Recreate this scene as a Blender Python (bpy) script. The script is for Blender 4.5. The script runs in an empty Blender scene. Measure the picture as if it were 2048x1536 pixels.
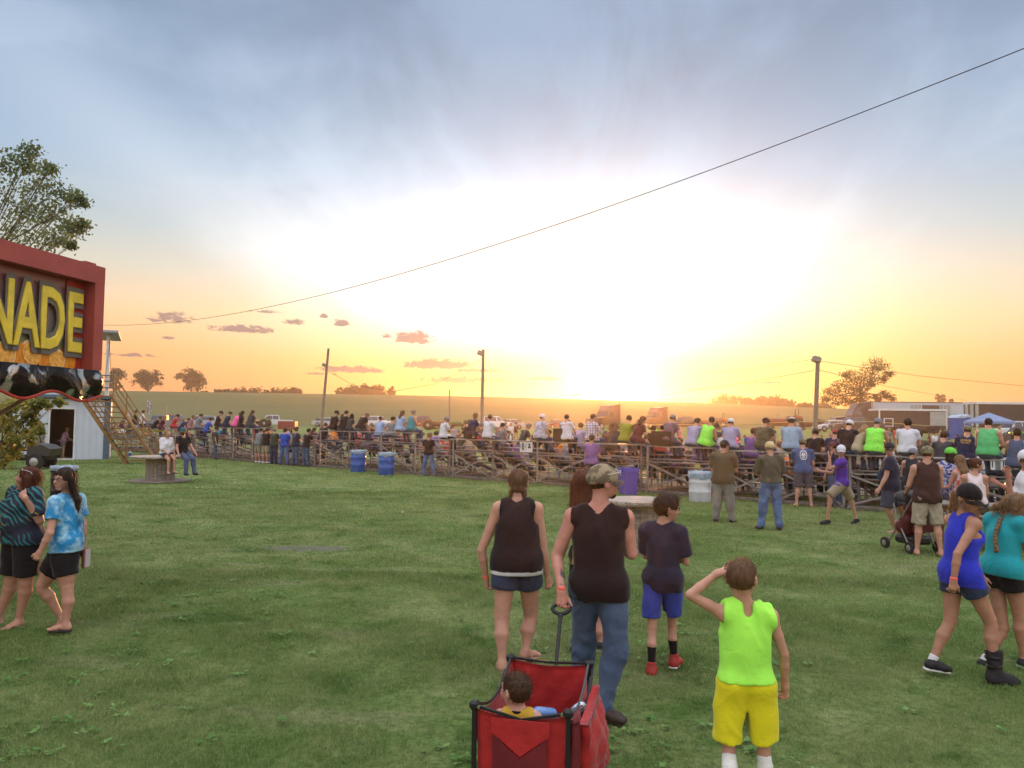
import bpy, bmesh, math, random, time
import numpy as np
from mathutils import Vector, Matrix, Quaternion
random.seed(7); np.random.seed(7)
R = math.radians
scene = bpy.context.scene
COL = scene.collection
T0 = time.time()

# ------------------------------------------------------------------ camera
CAMH, F_PX = 2.1, 1547.0
PITCH, ROLL = math.atan(80.0/F_PX), R(0.62)
cam_d = bpy.data.cameras.new('camera'); cam = bpy.data.objects.new('camera', cam_d); COL.objects.link(cam)
cam_d.sensor_width = 36; cam_d.lens = F_PX/2048*36; cam_d.clip_start = 0.1; cam_d.clip_end = 5000
MC = Matrix.Rotation(R(90)+PITCH, 4, 'X') @ Matrix.Rotation(ROLL, 4, 'Z')
cam.matrix_world = Matrix.Translation((0, 0, CAMH)) @ MC
scene.camera = cam
scene.view_settings.view_transform = 'Standard'; scene.view_settings.look = 'None'
scene.view_settings.exposure = 0.0; scene.view_settings.gamma = 1
scene.render.engine = 'CYCLES'
scene.cycles.max_bounces = 5; scene.cycles.diffuse_bounces = 2; scene.cycles.glossy_bounces = 2
scene.cycles.transparent_max_bounces = 8; scene.cycles.volume_bounces = 0
scene.cycles.transmission_bounces = 2; scene.cycles.caustics_reflective = False; scene.cycles.caustics_refractive = False
scene.cycles.use_denoising = True

def PR(px, py):
    """unit-depth world ray (Y = 1) through a photo pixel"""
    v = MC @ Vector(((px-1024)/F_PX, -(py-768)/F_PX, -1.0))
    return v / v.y
def P(px, py, y):
    v = PR(px, py); return Vector((v.x*y, y, CAMH+v.z*y))
def PG(px, py, z=0.0):
    v = PR(px, py); y = (z-CAMH)/v.z; return Vector((v.x*y, y, z))

SUN_AZ, SUN_EL = 7.4, 2.7
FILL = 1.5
# ------------------------------------------------------------------ node maths helper
class E:
    def __init__(s, nt, o): s.nt = nt; s.o = o
    def _m(s, op, b=None, c=None, clamp=False):
        n = s.nt.nodes.new('ShaderNodeMath'); n.operation = op; n.use_clamp = clamp
        for i, v in enumerate((s, b, c)):
            if v is None: continue
            if isinstance(v, E): s.nt.links.new(v.o, n.inputs[i])
            else: n.inputs[i].default_value = v
        return E(s.nt, n.outputs[0])
    def __add__(s, b): return s._m('ADD', b)
    def __radd__(s, b): return s._m('ADD', b)
    def __sub__(s, b): return s._m('SUBTRACT', b)
    def __rsub__(s, b): return (s*-1.0)+b
    def __mul__(s, b): return s._m('MULTIPLY', b)
    def __rmul__(s, b): return s._m('MULTIPLY', b)
    def __truediv__(s, b): return s._m('DIVIDE', b)
    def exp(s): return s._m('EXPONENT')
    def sqrt(s): return s._m('SQRT')
    def mx(s, b): return s._m('MAXIMUM', b)
    def mn(s, b): return s._m('MINIMUM', b)
    def atan2(s, b): return s._m('ARCTAN2', b)
    def sm(s, lo, hi):
        n = s.nt.nodes.new('ShaderNodeMapRange'); n.interpolation_type = 'SMOOTHSTEP'
        s.nt.links.new(s.o, n.inputs['Value']); n.inputs['From Min'].default_value = lo; n.inputs['From Max'].default_value = hi
        return E(s.nt, n.outputs['Result'])
def nt_mix(nt, fac, a, b, mode='MIX'):
    n = nt.nodes.new('ShaderNodeMix'); n.data_type = 'RGBA'; n.blend_type = mode
    for sock, v in ((n.inputs['Factor'], fac), (n.inputs['A'], a), (n.inputs['B'], b)):
        if isinstance(v, E): nt.links.new(v.o, sock)
        elif isinstance(v, bpy.types.NodeSocket): nt.links.new(v, sock)
        elif isinstance(v, (tuple, list)): sock.default_value = (*v[:3], 1)
        else: sock.default_value = v
    return [o for o in n.outputs if o.type == 'RGBA'][0]
def nt_noise(nt, vec, scale, detail=4, rough=.55, dist=0):
    n = nt.nodes.new('ShaderNodeTexNoise'); n.inputs['Scale'].default_value = scale
    n.inputs['Detail'].default_value = detail; n.inputs['Roughness'].default_value = rough; n.inputs['Distortion'].default_value = dist
    if vec is not None: nt.links.new(vec, n.inputs['Vector'])
    return E(nt, n.outputs['Fac'])
def nt_ramp(nt, fac, stops):
    n = nt.nodes.new('ShaderNodeValToRGB'); cr = n.color_ramp
    while len(cr.elements) < len(stops): cr.elements.new(0.5)
    for e, (p, c) in zip(cr.elements, stops): e.position = p; e.color = (*c, 1)
    nt.links.new(fac.o if isinstance(fac, E) else fac, n.inputs[0]); return n.outputs[0]
def nt_comb(nt, x, y, z):
    n = nt.nodes.new('ShaderNodeCombineXYZ')
    for i, v in enumerate((x, y, z)):
        if isinstance(v, E): nt.links.new(v.o, n.inputs[i])
        else: n.inputs[i].default_value = v
    return n.outputs[0]

# ------------------------------------------------------------------ world: dusk sky
world = bpy.data.worlds.new('World'); scene.world = world; world.use_nodes = True
nt = world.node_tree; nt.nodes.clear()
tc = nt.nodes.new('ShaderNodeTexCoord'); sp = nt.nodes.new('ShaderNodeSeparateXYZ'); nt.links.new(tc.outputs['Generated'], sp.inputs[0])
X, Y, Z = (E(nt, sp.outputs[i]) for i in range(3))
az = X.atan2(Y)*57.2958
el = Z._m('ARCSINE')*57.2958
elp = el.mx(0.0)
base = nt_ramp(nt, elp/60.0, [(0, (.72, .27, .16)), (.035, (.90, .37, .18)), (.075, (.94, .46, .21)), (.125, (.92, .60, .34)), (.17, (.66, .63, .54)), (.22, (.46, .57, .63)), (.29, (.33, .48, .67)),
     (.36, (.25, .39, .58)), (.44, (.20, .305, .47)), (.52, (.185, .285, .43)), (1, (.15, .24, .38))])
skyn = nt.nodes.new('ShaderNodeTexSky'); skyn.sky_type = 'NISHITA'; skyn.sun_disc = False
skyn.sun_elevation = R(SUN_EL); skyn.sun_rotation = R(SUN_AZ); skyn.air_density = 1.2; skyn.dust_density = 2.0
base = nt_mix(nt, .05, base, skyn.outputs[0])
# cirrus fanning out of the sunset
dx = az-SUN_AZ; dy = el+2.0
rr = (dx*dx+dy*dy).sqrt()
th = dy.atan2(dx)
cv = nt_comb(nt, th*2.6, rr*.045, 3.7)
cn = nt_noise(nt, cv, 1.35, 6, .58, .5)
cv2 = nt_comb(nt, az*.05, el*.11, 1.3)
cn2 = nt_noise(nt, cv2, 1.0, 5, .55, .4)
cir = (cn*.6+cn2*.55).sm(.47, .74)
lf = dx.sm(-8.0, -26.0)
band = ((th-2.60)/.075); band = (band*band*-1.0).exp()*lf
gap = ((th-2.785)/.045); gap = (gap*gap*-1.0).exp()*lf
cir = (cir+band*.75-gap*.45)._m('MULTIPLY', 1.0, clamp=True)
cirm = cir*el.sm(3.0, 11.0)
ccol = nt_ramp(nt, elp/60.0, [(0, (.95, .5, .3)), (.12, (1.0, .80, .56)), (.20, (.90, .91, .90)), (.30, (.62, .74, .88)), (.45, (.38, .51, .70)), (1, (.4, .5, .62))])
sky = nt_mix(nt, cirm*.85, base, ccol)
# white glow above the sun, warm towards the horizon
gx = (az-4.0)/13.0; gy = (el-9.6)/5.6
g = (gx*gx+gy*gy)
g1 = (g*-1.0).exp()*1.25
gx2 = (az-4.0)/22.0; gy2 = (el-9.0)/10.5
g2 = ((gx2*gx2+gy2*gy2)*-1.0).exp()*.26
g1 = (g1+g2)*((cn-.5)*.35+1.0)
tr = el.sm(.2, 8.5)
gcol = nt_ramp(nt, tr, [(0, (.55, .17, .02)), (.25, (1, .46, .11)), (.55, (1, .78, .42)), (.85, (1, .97, .90)), (1, (.90, .98, 1.06))])
sk = nt.nodes.new('ShaderNodeVectorMath'); sk.operation = 'SCALE'; nt.links.new(gcol, sk.inputs[0]); nt.links.new(g1.o, sk.inputs['Scale'])
sx = dx; sy = el-2.3
ss = (sx*sx*.55+sy*sy).sqrt()
g3 = (ss*-.60).exp()*9.0
s3 = nt.nodes.new('ShaderNodeVectorMath'); s3.operation = 'SCALE'; s3.inputs[0].default_value = (1, .72, .25); nt.links.new(g3.o, s3.inputs['Scale'])
g4 = (ss*-.24).exp()*.4
s4 = nt.nodes.new('ShaderNodeVectorMath'); s4.operation = 'SCALE'; s4.inputs[0].default_value = (1, .45, .06); nt.links.new(g4.o, s4.inputs['Scale'])
sky = nt_mix(nt, 1.0, sky, sk.outputs[0], 'ADD'); sky = nt_mix(nt, 1.0, sky, (1.12, 1.10, 1.05), 'DARKEN'); sky = nt_mix(nt, 1.0, sky, s3.outputs[0], 'ADD'); sky = nt_mix(nt, 1.0, sky, s4.outputs[0], 'ADD')
# small ragged clouds low over the horizon: (photo x, y, half width, half height, density)
CL = [(345, 638, 46, 16, .8), (310, 640, 26, 12, .6), (484, 660, 62, 10, 1), (530, 624, 40, 5, .5), (590, 646, 26, 9, .7), (648, 633, 8, 6, 1), (682, 648, 18, 9, 1), (772, 673, 12, 8, .6),
      (826, 679, 40, 17, 1), (872, 731, 68, 13, 1.15), (955, 742, 60, 5, .8), (706, 741, 66, 9, 1), (640, 748, 45, 4, .6), (925, 762, 84, 10, .9), (1085, 758, 44, 5, .8),
      (262, 711, 54, 6, .7), (335, 676, 16, 6, .6), (1395, 778, 18, 3, .8), (1536, 765, 34, 4, .8), (1400, 801, 120, 6, .7), (1160, 790, 90, 4, .4)]
rgn = nt_noise(nt, nt_comb(nt, az*1.0, el*2.0, 0.0), 1.5, 6, .66, .6)
cm = None
for (cx, cy, w, h, den) in CL:
    v = PR(cx, cy); a0 = math.degrees(math.atan2(v.x, 1)); e0 = math.degrees(math.atan2(v.z, math.hypot(v.x, 1)))
    k = math.degrees(1/F_PX)*(math.cos(R(a0))**1.5)
    u = (az-a0)/(w*k); t = (el-e0)/(h*k)
    t = t+(t.mn(0.0)*.9)
    m = ((u*u+t*t)*-1.0).exp()*den
    cm = m if cm is None else cm.mx(m)
cm = (cm+(rgn-.5)*2.1*cm.sm(.03, .4)).sm(.20, .66)
lcol = nt_ramp(nt, elp/60.0, [(0, (.66, .27, .20)), (.05, (.42, .25, .22)), (.085, (.38, .26, .26)), (.13, (.46, .30, .27)), (.2, (.6, .42, .36))])
sky = nt_mix(nt, cm*.92, sky, lcol)
# the sky overhead and opposite the sunset: extra brightness added out of view as fill light
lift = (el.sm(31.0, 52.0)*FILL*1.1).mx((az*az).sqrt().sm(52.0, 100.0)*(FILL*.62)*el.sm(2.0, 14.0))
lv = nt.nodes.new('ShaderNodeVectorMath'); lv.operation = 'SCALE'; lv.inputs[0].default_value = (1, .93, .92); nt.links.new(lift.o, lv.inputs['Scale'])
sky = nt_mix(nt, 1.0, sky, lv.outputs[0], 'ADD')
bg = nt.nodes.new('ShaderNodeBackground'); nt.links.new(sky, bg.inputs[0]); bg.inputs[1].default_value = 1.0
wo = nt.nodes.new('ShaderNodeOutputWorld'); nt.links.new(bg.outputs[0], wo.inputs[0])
world.cycles.sampling_method = 'MANUAL'; world.cycles.sample_map_resolution = 512

# ------------------------------------------------------------------ sun
sd = bpy.data.lights.new('sun', 'SUN'); sd.energy = 5.0; sd.angle = R(0.8); sd.color = (1.0, .42, .13)
sun = bpy.data.objects.new('sun', sd); COL.objects.link(sun)
sdir = Vector((math.sin(R(SUN_AZ))*math.cos(R(SUN_EL)), math.cos(R(SUN_AZ))*math.cos(R(SUN_EL)), math.sin(R(SUN_EL))))
sun.rotation_euler = sdir.to_track_quat('Z', 'Y').to_euler()

# ------------------------------------------------------------------ object helpers
def tag(o, label=None, cat=None, group=None, kind=None):
    if label: o['label'] = label
    if cat: o['category'] = cat
    if group: o['group'] = group
    if kind: o['kind'] = kind
    return o
def empty(name, loc=(0, 0, 0), rz=0, label=None, cat=None, group=None):
    o = bpy.data.objects.new(name, None); COL.objects.link(o); o.location = loc; o.rotation_euler = (0, 0, rz)
    o.empty_display_size = .1
    return tag(o, label, cat, group)
def mesh_obj(name, verts, faces, mat, parent=None, smooth=False, mats=None, fmat=None):
    me = bpy.data.meshes.new(name)
    verts = np.asarray(verts, dtype=np.float32)
    if isinstance(faces, np.ndarray) and faces.ndim == 2:
        nf, k = faces.shape
        me.vertices.add(len(verts)); me.vertices.foreach_set('co', verts.ravel())
        me.loops.add(nf*k); me.loops.foreach_set('vertex_index', faces.astype(np.int32).ravel())
        me.polygons.add(nf); me.polygons.foreach_set('loop_start', np.arange(0, nf*k, k, dtype=np.int32))
        me.polygons.foreach_set('loop_total', np.full(nf, k, dtype=np.int32))
        me.update(calc_edges=True)
    else:
        me.from_pydata([tuple(map(float, v)) for v in verts], [], faces)
    if mats:
        for m in mats: me.materials.append(m)
        if fmat is not None: me.polygons.foreach_set('material_index', np.asarray(fmat, dtype=np.int32))
    elif mat: me.materials.append(mat)
    if smooth: me.polygons.foreach_set('use_smooth', np.ones(len(me.polygons), dtype=bool))
    me.validate()
    o = bpy.data.objects.new(name, me); COL.objects.link(o)
    if parent: o.parent = parent
    return o
class MB:
    """collects boxes, tubes, lathes and prisms as one mesh"""
    def __init__(s): s.v = []; s.f = []
    def add(s, v, f):
        n = len(s.v); s.v += [tuple(p) for p in v]; s.f += [tuple(i+n for i in q) for q in f]; return s
    def box(s, c, d, rz=0, M=None, bev=0):
        x, y, z = d[0]/2, d[1]/2, d[2]/2
        M_ = (Matrix.Translation(c) @ Matrix.Rotation(rz, 4, 'Z')) if M is None else M
        if bev > 0:
            b = min(bev, x*.9, y*.9, z*.9); vs = []; idx = {}
            for sx in (-1, 1):
                for sy in (-1, 1):
                    for sz in (-1, 1):
                        idx[sx, sy, sz] = len(vs)
                        vs += [(sx*x, sy*(y-b), sz*(z-b)), (sx*(x-b), sy*y, sz*(z-b)), (sx*(x-b), sy*(y-b), sz*z)]
            fs = []
            for s_ in (-1, 1):
                fs.append([idx[s_, -1, -1], idx[s_, 1, -1], idx[s_, 1, 1], idx[s_, -1, 1]][::s_])
                fs.append([idx[-1, s_, -1]+1, idx[-1, s_, 1]+1, idx[1, s_, 1]+1, idx[1, s_, -1]+1][::s_])
                fs.append([idx[-1, -1, s_]+2, idx[1, -1, s_]+2, idx[1, 1, s_]+2, idx[-1, 1, s_]+2][::s_])
                for t_ in (-1, 1):
                    fs.append([idx[s_, t_, -1], idx[s_, t_, 1], idx[s_, t_, 1]+1, idx[s_, t_, -1]+1][::-s_*t_])
                    fs.append([idx[s_, -1, t_], idx[s_, -1, t_]+2, idx[s_, 1, t_]+2, idx[s_, 1, t_]][::-s_*t_])
                    fs.append([idx[-1, s_, t_]+1, idx[1, s_, t_]+1, idx[1, s_, t_]+2, idx[-1, s_, t_]+2][::-s_*t_])
                    for u_ in (-1, 1):
                        k = idx[s_, t_, u_]; fs.append([k, k+1, k+2][::s_*t_*u_])
            return s.add([M_ @ Vector(v) for v in vs], fs)
        v = [M_ @ Vector((sx*x, sy*y, sz*z)) for sx in (-1, 1) for sy in (-1, 1) for sz in (-1, 1)]
        return s.add(v, [(0, 1, 3, 2), (4, 6, 7, 5), (0, 4, 5, 1), (2, 3, 7, 6), (0, 2, 6, 4), (1, 5, 7, 3)])
    def bar(s, a, b, w, h=None, up=(0, 0, 1)):
        a = Vector(a); b = Vector(b); d = b-a; L = d.length; h = h or w
        if L < 1e-6: return s
        zz = d/L; u = Vector(up)
        if abs(zz.dot(u)) > .98: u = Vector((0, 1, 0))
        xx = zz.cross(u).normalized(); yy = zz.cross(xx)
        M = Matrix((xx, yy, zz)).transposed().to_4x4(); M.translation = (a+b)/2
        return s.box((0, 0, 0), (w, h, L), M=M)
    def tube(s, pts, r, n=8, caps=True):
        pts = [Vector(p) for p in pts]; rs = r if isinstance(r, (list, tuple)) else [r]*len(pts)
        base = len(s.v); prev = None
        for i, p in enumerate(pts):
            d = (pts[min(i+1, len(pts)-1)]-pts[max(i-1, 0)]).normalized()
            if prev is None:
                u = Vector((0, 0, 1)) if abs(d.z) < .9 else Vector((1, 0, 0)); xx = d.cross(u).normalized()
            else: xx = (prev-d*prev.dot(d)).normalized()
            prev = xx; yy = d.cross(xx)
            for k in range(n):
                a = 2*math.pi*k/n; s.v.append(tuple(p+(xx*math.cos(a)+yy*math.sin(a))*rs[i]))
        for i in range(len(pts)-1):
            for k in range(n):
                a = base+i*n+k; b = base+i*n+(k+1) % n; s.f.append((a, b, b+n, a+n))
        if caps:
            s.f.append(tuple(base+k for k in range(n))[::-1]); e = base+(len(pts)-1)*n; s.f.append(tuple(e+k for k in range(n)))
        return s
    def lathe(s, c, prof, n=24, M=None):
        base = len(s.v); c = Vector(c)
        for (r, z) in prof:
            for k in range(n):
                a = 2*math.pi*k/n; p = Vector((r*math.cos(a), r*math.sin(a), z)); s.v.append(tuple((M @ p if M else p)+c))
        for i in range(len(prof)-1):
            for k in range(n):
                a = base+i*n+k; b = base+i*n+(k+1) % n; s.f.append((a, b, b+n, a+n))
        s.f.append(tuple(base+k for k in range(n))[::-1]); e = base+(len(prof)-1)*n; s.f.append(tuple(e+k for k in range(n)))
        return s
    def prism(s, pts, off):
        """closed outline (3D points) extruded by vector off"""
        n = len(pts); off = Vector(off); a = [Vector(p) for p in pts]
        return s.add(a+[p+off for p in a], [tuple(range(n))[::-1], tuple(range(n, 2*n))]+[(i, (i+1) % n, (i+1) % n+n, i+n) for i in range(n)])
    def wheel(s, c, r, w, axis='x', n=20):
        M = Matrix.Rotation(R(90), 3, 'Y') if axis == 'x' else Matrix.Rotation(R(90), 3, 'X')
        return s.lathe(c, [(r*.55, -w/2), (r*.93, -w/2), (r, -w*.3), (r, w*.3), (r*.93, w/2), (r*.55, w/2)], n, M)
    def build(s, name, mat, parent=None, smooth=False):
        o = mesh_obj(name, s.v, s.f, mat, parent)
        bm = bmesh.new(); bm.from_mesh(o.data); bmesh.ops.recalc_face_normals(bm, faces=bm.faces)
        if smooth:
            for f in bm.faces: f.smooth = True
            for e in bm.edges:
                if len(e.link_faces) == 2 and e.calc_face_angle(0) > .7: e.smooth = False
        bm.to_mesh(o.data); bm.free(); return o

# ------------------------------------------------------------------ materials
_mc = {}
def mat(name, col, rough=.8, var=.0, vscale=8, metal=0, bump=0, bscale=40, col2=None, c2lo=.45, c2hi=.6, c2scale=6, sheen=0, trans=0, subs=0, spec=.3, stretch=None, cloth=0):
    if name in _mc: return _mc[name]
    m = bpy.data.materials.new(name); m.use_nodes = True; nt = m.node_tree; b = nt.nodes['Principled BSDF']
    b.inputs['Roughness'].default_value = rough; b.inputs['Metallic'].default_value = metal; b.inputs['Specular IOR Level'].default_value = spec
    t = nt.nodes.new('ShaderNodeTexCoord').outputs['Object']
    if stretch:
        mp = nt.nodes.new('ShaderNodeMapping'); mp.inputs['Scale'].default_value = stretch; nt.links.new(t, mp.inputs[0]); t = mp.outputs[0]
    c = tuple(col)
    cur = None
    if col2 is not None:
        n = nt_noise(nt, t, c2scale, 5, .6); cur = nt_mix(nt, n.sm(c2lo, c2hi), c, col2)
    if var:
        n = nt_noise(nt, t, vscale, 5, .6).sm(.3, .7)*(2*var)+(1-var)
        vv = nt.nodes.new('ShaderNodeVectorMath'); vv.operation = 'SCALE'
        if cur is None: vv.inputs[0].default_value = c
        else: nt.links.new(cur, vv.inputs[0])
        nt.links.new(n.o, vv.inputs['Scale']); cur = vv.outputs[0]
    if cur is None: b.inputs['Base Color'].default_value = (*c, 1)
    else: nt.links.new(cur, b.inputs['Base Color'])
    if bump or cloth:
        bn = nt.nodes.new('ShaderNodeBump'); bn.inputs['Strength'].default_value = bump or cloth; bn.inputs['Distance'].default_value = .02 if bump else .045
        h = nt_noise(nt, t, bscale if bump else 8, 4, .55, 0 if bump else 1.2)
        nt.links.new(h.o, bn.inputs['Height']); nt.links.new(bn.outputs[0], b.inputs['Normal'])
    if sheen: b.inputs['Sheen Weight'].default_value = sheen; b.inputs['Sheen Roughness'].default_value = .4
    if subs: b.inputs['Subsurface Weight'].default_value = subs; b.inputs['Subsurface Radius'].default_value = (.02, .008, .004); b.inputs['Subsurface Scale'].default_value = .5
    if trans:
        tb = nt.nodes.new('ShaderNodeBsdfTranslucent'); mx = nt.nodes.new('ShaderNodeMixShader'); mx.inputs[0].default_value = trans
        if cur is None: tb.inputs[0].default_value = (*c, 1)
        else: nt.links.new(cur, tb.inputs[0])
        out = nt.nodes['Material Output']; nt.links.new(b.outputs[0], mx.inputs[1]); nt.links.new(tb.outputs[0], mx.inputs[2]); nt.links.new(mx.outputs[0], out.inputs[0])
    _mc[name] = m; return m
# ------------------------------------------------------------------ terrain
CREST = 330.0
_cp = [(-400, 783), (250, 784), (650, 790), (1000, 796), (1240, 803), (1450, 809), (1600, 816), (1740, 821), (2048, 828), (2500, 838)]
def crest_z(X, Y):
    px = 1024+F_PX*X/np.maximum(Y, 1.0)
    py = np.interp(px, [p[0] for p in _cp], [p[1] for p in _cp])
    yh = 848+(px-1024)*math.tan(ROLL)
    return CAMH+CREST*(yh-py)/F_PX
def sstep(x): x = np.clip(x, 0, 1); return x*x*(3-2*x)
def gz(X, Y):
    X = np.asarray(X, dtype=float); Y = np.asarray(Y, dtype=float)
    # a gently rising field, then the farm hill
    side = np.clip(X/np.maximum(Y, 1), -.7, .7)
    plain = (1.30+.8*side)*sstep((Y-42)/58)
    cz = crest_z(X, Y)
    hill = plain+(cz-plain)*sstep((Y-96)/(CREST-96)*1.0)**1.15
    z = np.where(Y < 96, plain, hill)
    z = np.where(Y > CREST, cz-(Y-CREST)*.055, z)
    dip = -.07*np.exp(-(((X+3.6)/1.3)**2+((Y-13.2)/.9)**2))
    und = .035*np.sin(X*.45+1)*np.sin(Y*.31)*np.clip((Y-3)/8, 0, 1)*np.clip((60-Y)/30, 0, 1)
    return z+dip+und*.6
def gzf(x, y): return float(gz(x, y))
ys = np.concatenate([np.linspace(-12, 44, 130), np.linspace(44.6, 110, 70), np.linspace(112, CREST, 60), np.linspace(CREST+2, 560, 12)])
us = np.linspace(-1, 1, 161)
gvx = []; gvy = []
for yv in ys:
    hw = 40+max(yv, 0)*.95
    gvx.append(us*hw); gvy.append(np.full(us.shape, yv))
gvx = np.array(gvx); gvy = np.array(gvy); gvz = gz(gvx, gvy)
nr, nc = gvx.shape
ii = np.arange(nr*nc).reshape(nr, nc)
gf = np.stack([ii[:-1, :-1], ii[:-1, 1:], ii[1:, 1:], ii[1:, :-1]], -1).reshape(-1, 4)

gm = bpy.data.materials.new('grass_ground'); gm.use_nodes = True; nt = gm.node_tree; b = nt.nodes['Principled BSDF']
b.inputs['Roughness'].default_value = .95; b.inputs['Specular IOR Level'].default_value = .1
t = nt.nodes.new('ShaderNodeTexCoord').outputs['Object']
sp = nt.nodes.new('ShaderNodeSeparateXYZ'); nt.links.new(t, sp.inputs[0]); gY = E(nt, sp.outputs[1]); gX = E(nt, sp.outputs[0])
def grass_colour(nt, t):
    big = nt_noise(nt, t, .20, 4, .6); mid = nt_noise(nt, t, 1.1, 5, .65, .5); mp = nt.nodes.new('ShaderNodeMapping'); mp.inputs['Scale'].default_value = (.5, 1.5, 1); nt.links.new(t, mp.inputs[0])
    strk = nt_noise(nt, mp.outputs[0], .8, 4, .6); cl_ = nt_noise(nt, t, 2.6, 5, .7, .8)
    c = nt_mix(nt, big.sm(.38, .62), (.135, .215, .055), (.215, .275, .098))
    c = nt_mix(nt, mid.sm(.48, .70)*.75, c, (.295, .335, .140))
    c = nt_mix(nt, mid.sm(.47, .30)*.9, c, (.055, .118, .018))
    c = nt_mix(nt, cl_.sm(.50, .36)*.55, c, (.070, .150, .025))
    c = nt_mix(nt, strk.sm(.55, .75)*.6, c, (.350, .335, .200))
    return c
c = grass_colour(nt, t)
fine = nt_noise(nt, t, 14, 5, .75)
c = nt_mix(nt, fine.sm(.6, .3)*.75, c, (.026, .060, .014))
fine2 = nt_noise(nt, t, 3.2, 6, .8)
c = nt_mix(nt, fine2.sm(.5, .72)*.5, c, (.125, .185, .065))
# worn earth spot in the lawn
wx = (gX+3.45)/1.05; wy = (gY-13.25)/.42
w = ((wx*wx+wy*wy)*-1.0).exp()+(nt_noise(nt, t, 5, 5, .7)-.5)*1.1
c = nt_mix(nt, w.sm(.5, .72)*.8, c, (.16, .15, .13))
# crop field on the hill, with tillage rows
mpf = nt.nodes.new('ShaderNodeMapping'); mpf.inputs['Scale'].default_value = (.02, .45, .2); nt.links.new(t, mpf.inputs[0])
rows = nt_noise(nt, mpf.outputs[0], 1.0, 4, .6); fb = nt_noise(nt, t, .02, 4, .5)
fc = nt_mix(nt, rows.sm(.35, .65), (.082, .098, .036), (.118, .128, .052))
fc = nt_mix(nt, fb.sm(.4, .65)*.4, fc, (.17, .16, .075))
c = nt_mix(nt, (gY+(fb-.5)*10).sm(116, 126), c, fc)
# trampled track in front of the grandstand
tr_ = (gY+(fb-.5)*6).sm(52, 58)*(gY+(fb-.5)*6).sm(86, 78)
c = nt_mix(nt, tr_*.5, c, (.17, .16, .085))
nt.links.new(c, b.inputs['Base Color'])
bn = nt.nodes.new('ShaderNodeBump'); bn.inputs['Strength'].default_value = .9; bn.inputs['Distance'].default_value = .05
hh = nt_noise(nt, t, 22, 5, .75); nt.links.new(hh.o, bn.inputs['Height']); nt.links.new(bn.outputs[0], b.inputs['Normal'])
ground = mesh_obj('ground', np.stack([gvx, gvy, gvz], -1).reshape(-1, 3), gf, gm, smooth=True)
tag(ground, 'mown green lawn running out to a farm field on the hill', 'ground', kind='structure')

# ------------------------------------------------------------------ grass blades (one mass)
def grass_blades(n, y0, y1, power, hgt, wid, seed):
    rng = np.random.default_rng(seed)
    y = y0+(y1-y0)*rng.random(n)**power
    x = (rng.random(n)*2-1)*(.70*y+.4)
    # leave the bare spot open
    keep = (((x+3.45)/.8)**2+((y-13.25)/.33)**2 > .8) | (rng.random(n) < .25)
    x, y = x[keep], y[keep]; n = len(x)
    nz = np.sin(x*.9+2*np.sin(y*.7))+np.sin(y*1.9+1.5*np.sin(x*1.1+1))+.7*np.sin(x*4.1+y*2.3)+.5*np.sin(y*7.3-x*5.1); kp = rng.random(n) < np.clip(.88+.30*nz, .22, 1); x, y = x[kp], y[kp]; n = len(x)
    cl = np.sin(x*2.1+np.sin(y*1.7)*2)*np.sin(y*2.6+np.sin(x*1.3)*2)+.6*np.sin(x*5.3+1)*np.sin(y*6.1+2)
    sc = 1+.35*cl
    h = hgt*(.55+.8*rng.random(n))*sc*(y/6.0)**.35; w = wid*(.7+.6*rng.random(n))*(y/6.0)**.8
    a = rng.random(n)*2*np.pi; la = rng.random(n)*2*np.pi; ln = (.25+.9*rng.random(n))*h
    z = gz(x, y)-.004
    dx, dy = np.cos(a)*w, np.sin(a)*w
    p0 = np.stack([x-dx, y-dy, z], -1); p1 = np.stack([x+dx, y+dy, z], -1)
    mx, my = x+np.cos(la)*ln*.3, y+np.sin(la)*ln*.3
    p2 = np.stack([mx+dx*.75, my+dy*.75, z+h*.6], -1); p3 = np.stack([mx-dx*.75, my-dy*.75, z+h*.6], -1)
    p4 = np.stack([x+np.cos(la)*ln, y+np.sin(la)*ln, z+h*.95], -1)
    V = np.stack([p0, p1, p2, p3, p4], 1).reshape(-1, 3); b = np.arange(n)*5
    F4 = np.stack([b, b+1, b+2, b+3], -1); F3 = np.stack([b+3, b+2, b+4], -1)
    return V, F4, F3
bl = bpy.data.materials.new('grass_blade'); bl.use_nodes = True; nt = bl.node_tree; b = nt.nodes['Principled BSDF']
t = nt.nodes.new('ShaderNodeTexCoord').outputs['Object']
c = grass_colour(nt, t)
geo = nt.nodes.new('ShaderNodeNewGeometry'); rp = E(nt, geo.outputs['Random Per Island'])
c = nt_mix(nt, rp.sm(.5, 1.0)*.55, c, (.26, .34, .11)); c = nt_mix(nt, rp.sm(.14, .0)*.85, c, (.42, .37, .22))
nt.links.new(c, b.inputs['Base Color']); b.inputs['Roughness'].default_value = .6; b.inputs['Specular IOR Level'].default_value = .25
tb = nt.nodes.new('ShaderNodeBsdfTranslucent'); nt.links.new(c, tb.inputs[0]); mx = nt.nodes.new('ShaderNodeMixShader'); mx.inputs[0].default_value = .35
nt.links.new(b.outputs[0], mx.inputs[1]); nt.links.new(tb.outputs[0], mx.inputs[2]); nt.links.new(mx.outputs[0], nt.nodes['Material Output'].inputs[0])
GRASS_N = 1.0
sets = [grass_blades(int(520000*GRASS_N), 3.9, 11, 1.15, .031, .0019, 1), grass_blades(int(300000*GRASS_N), 10, 24, 1.0, .027, .0026, 2), grass_blades(int(150000*GRASS_N), 21, 44, .9, .026, .0032, 3)]
V = []; F = []; off = 0; polys = []
me = bpy.data.meshes.new('grass')
Vall = np.concatenate([s[0] for s in sets]); f4s = []; f3s = []
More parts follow.
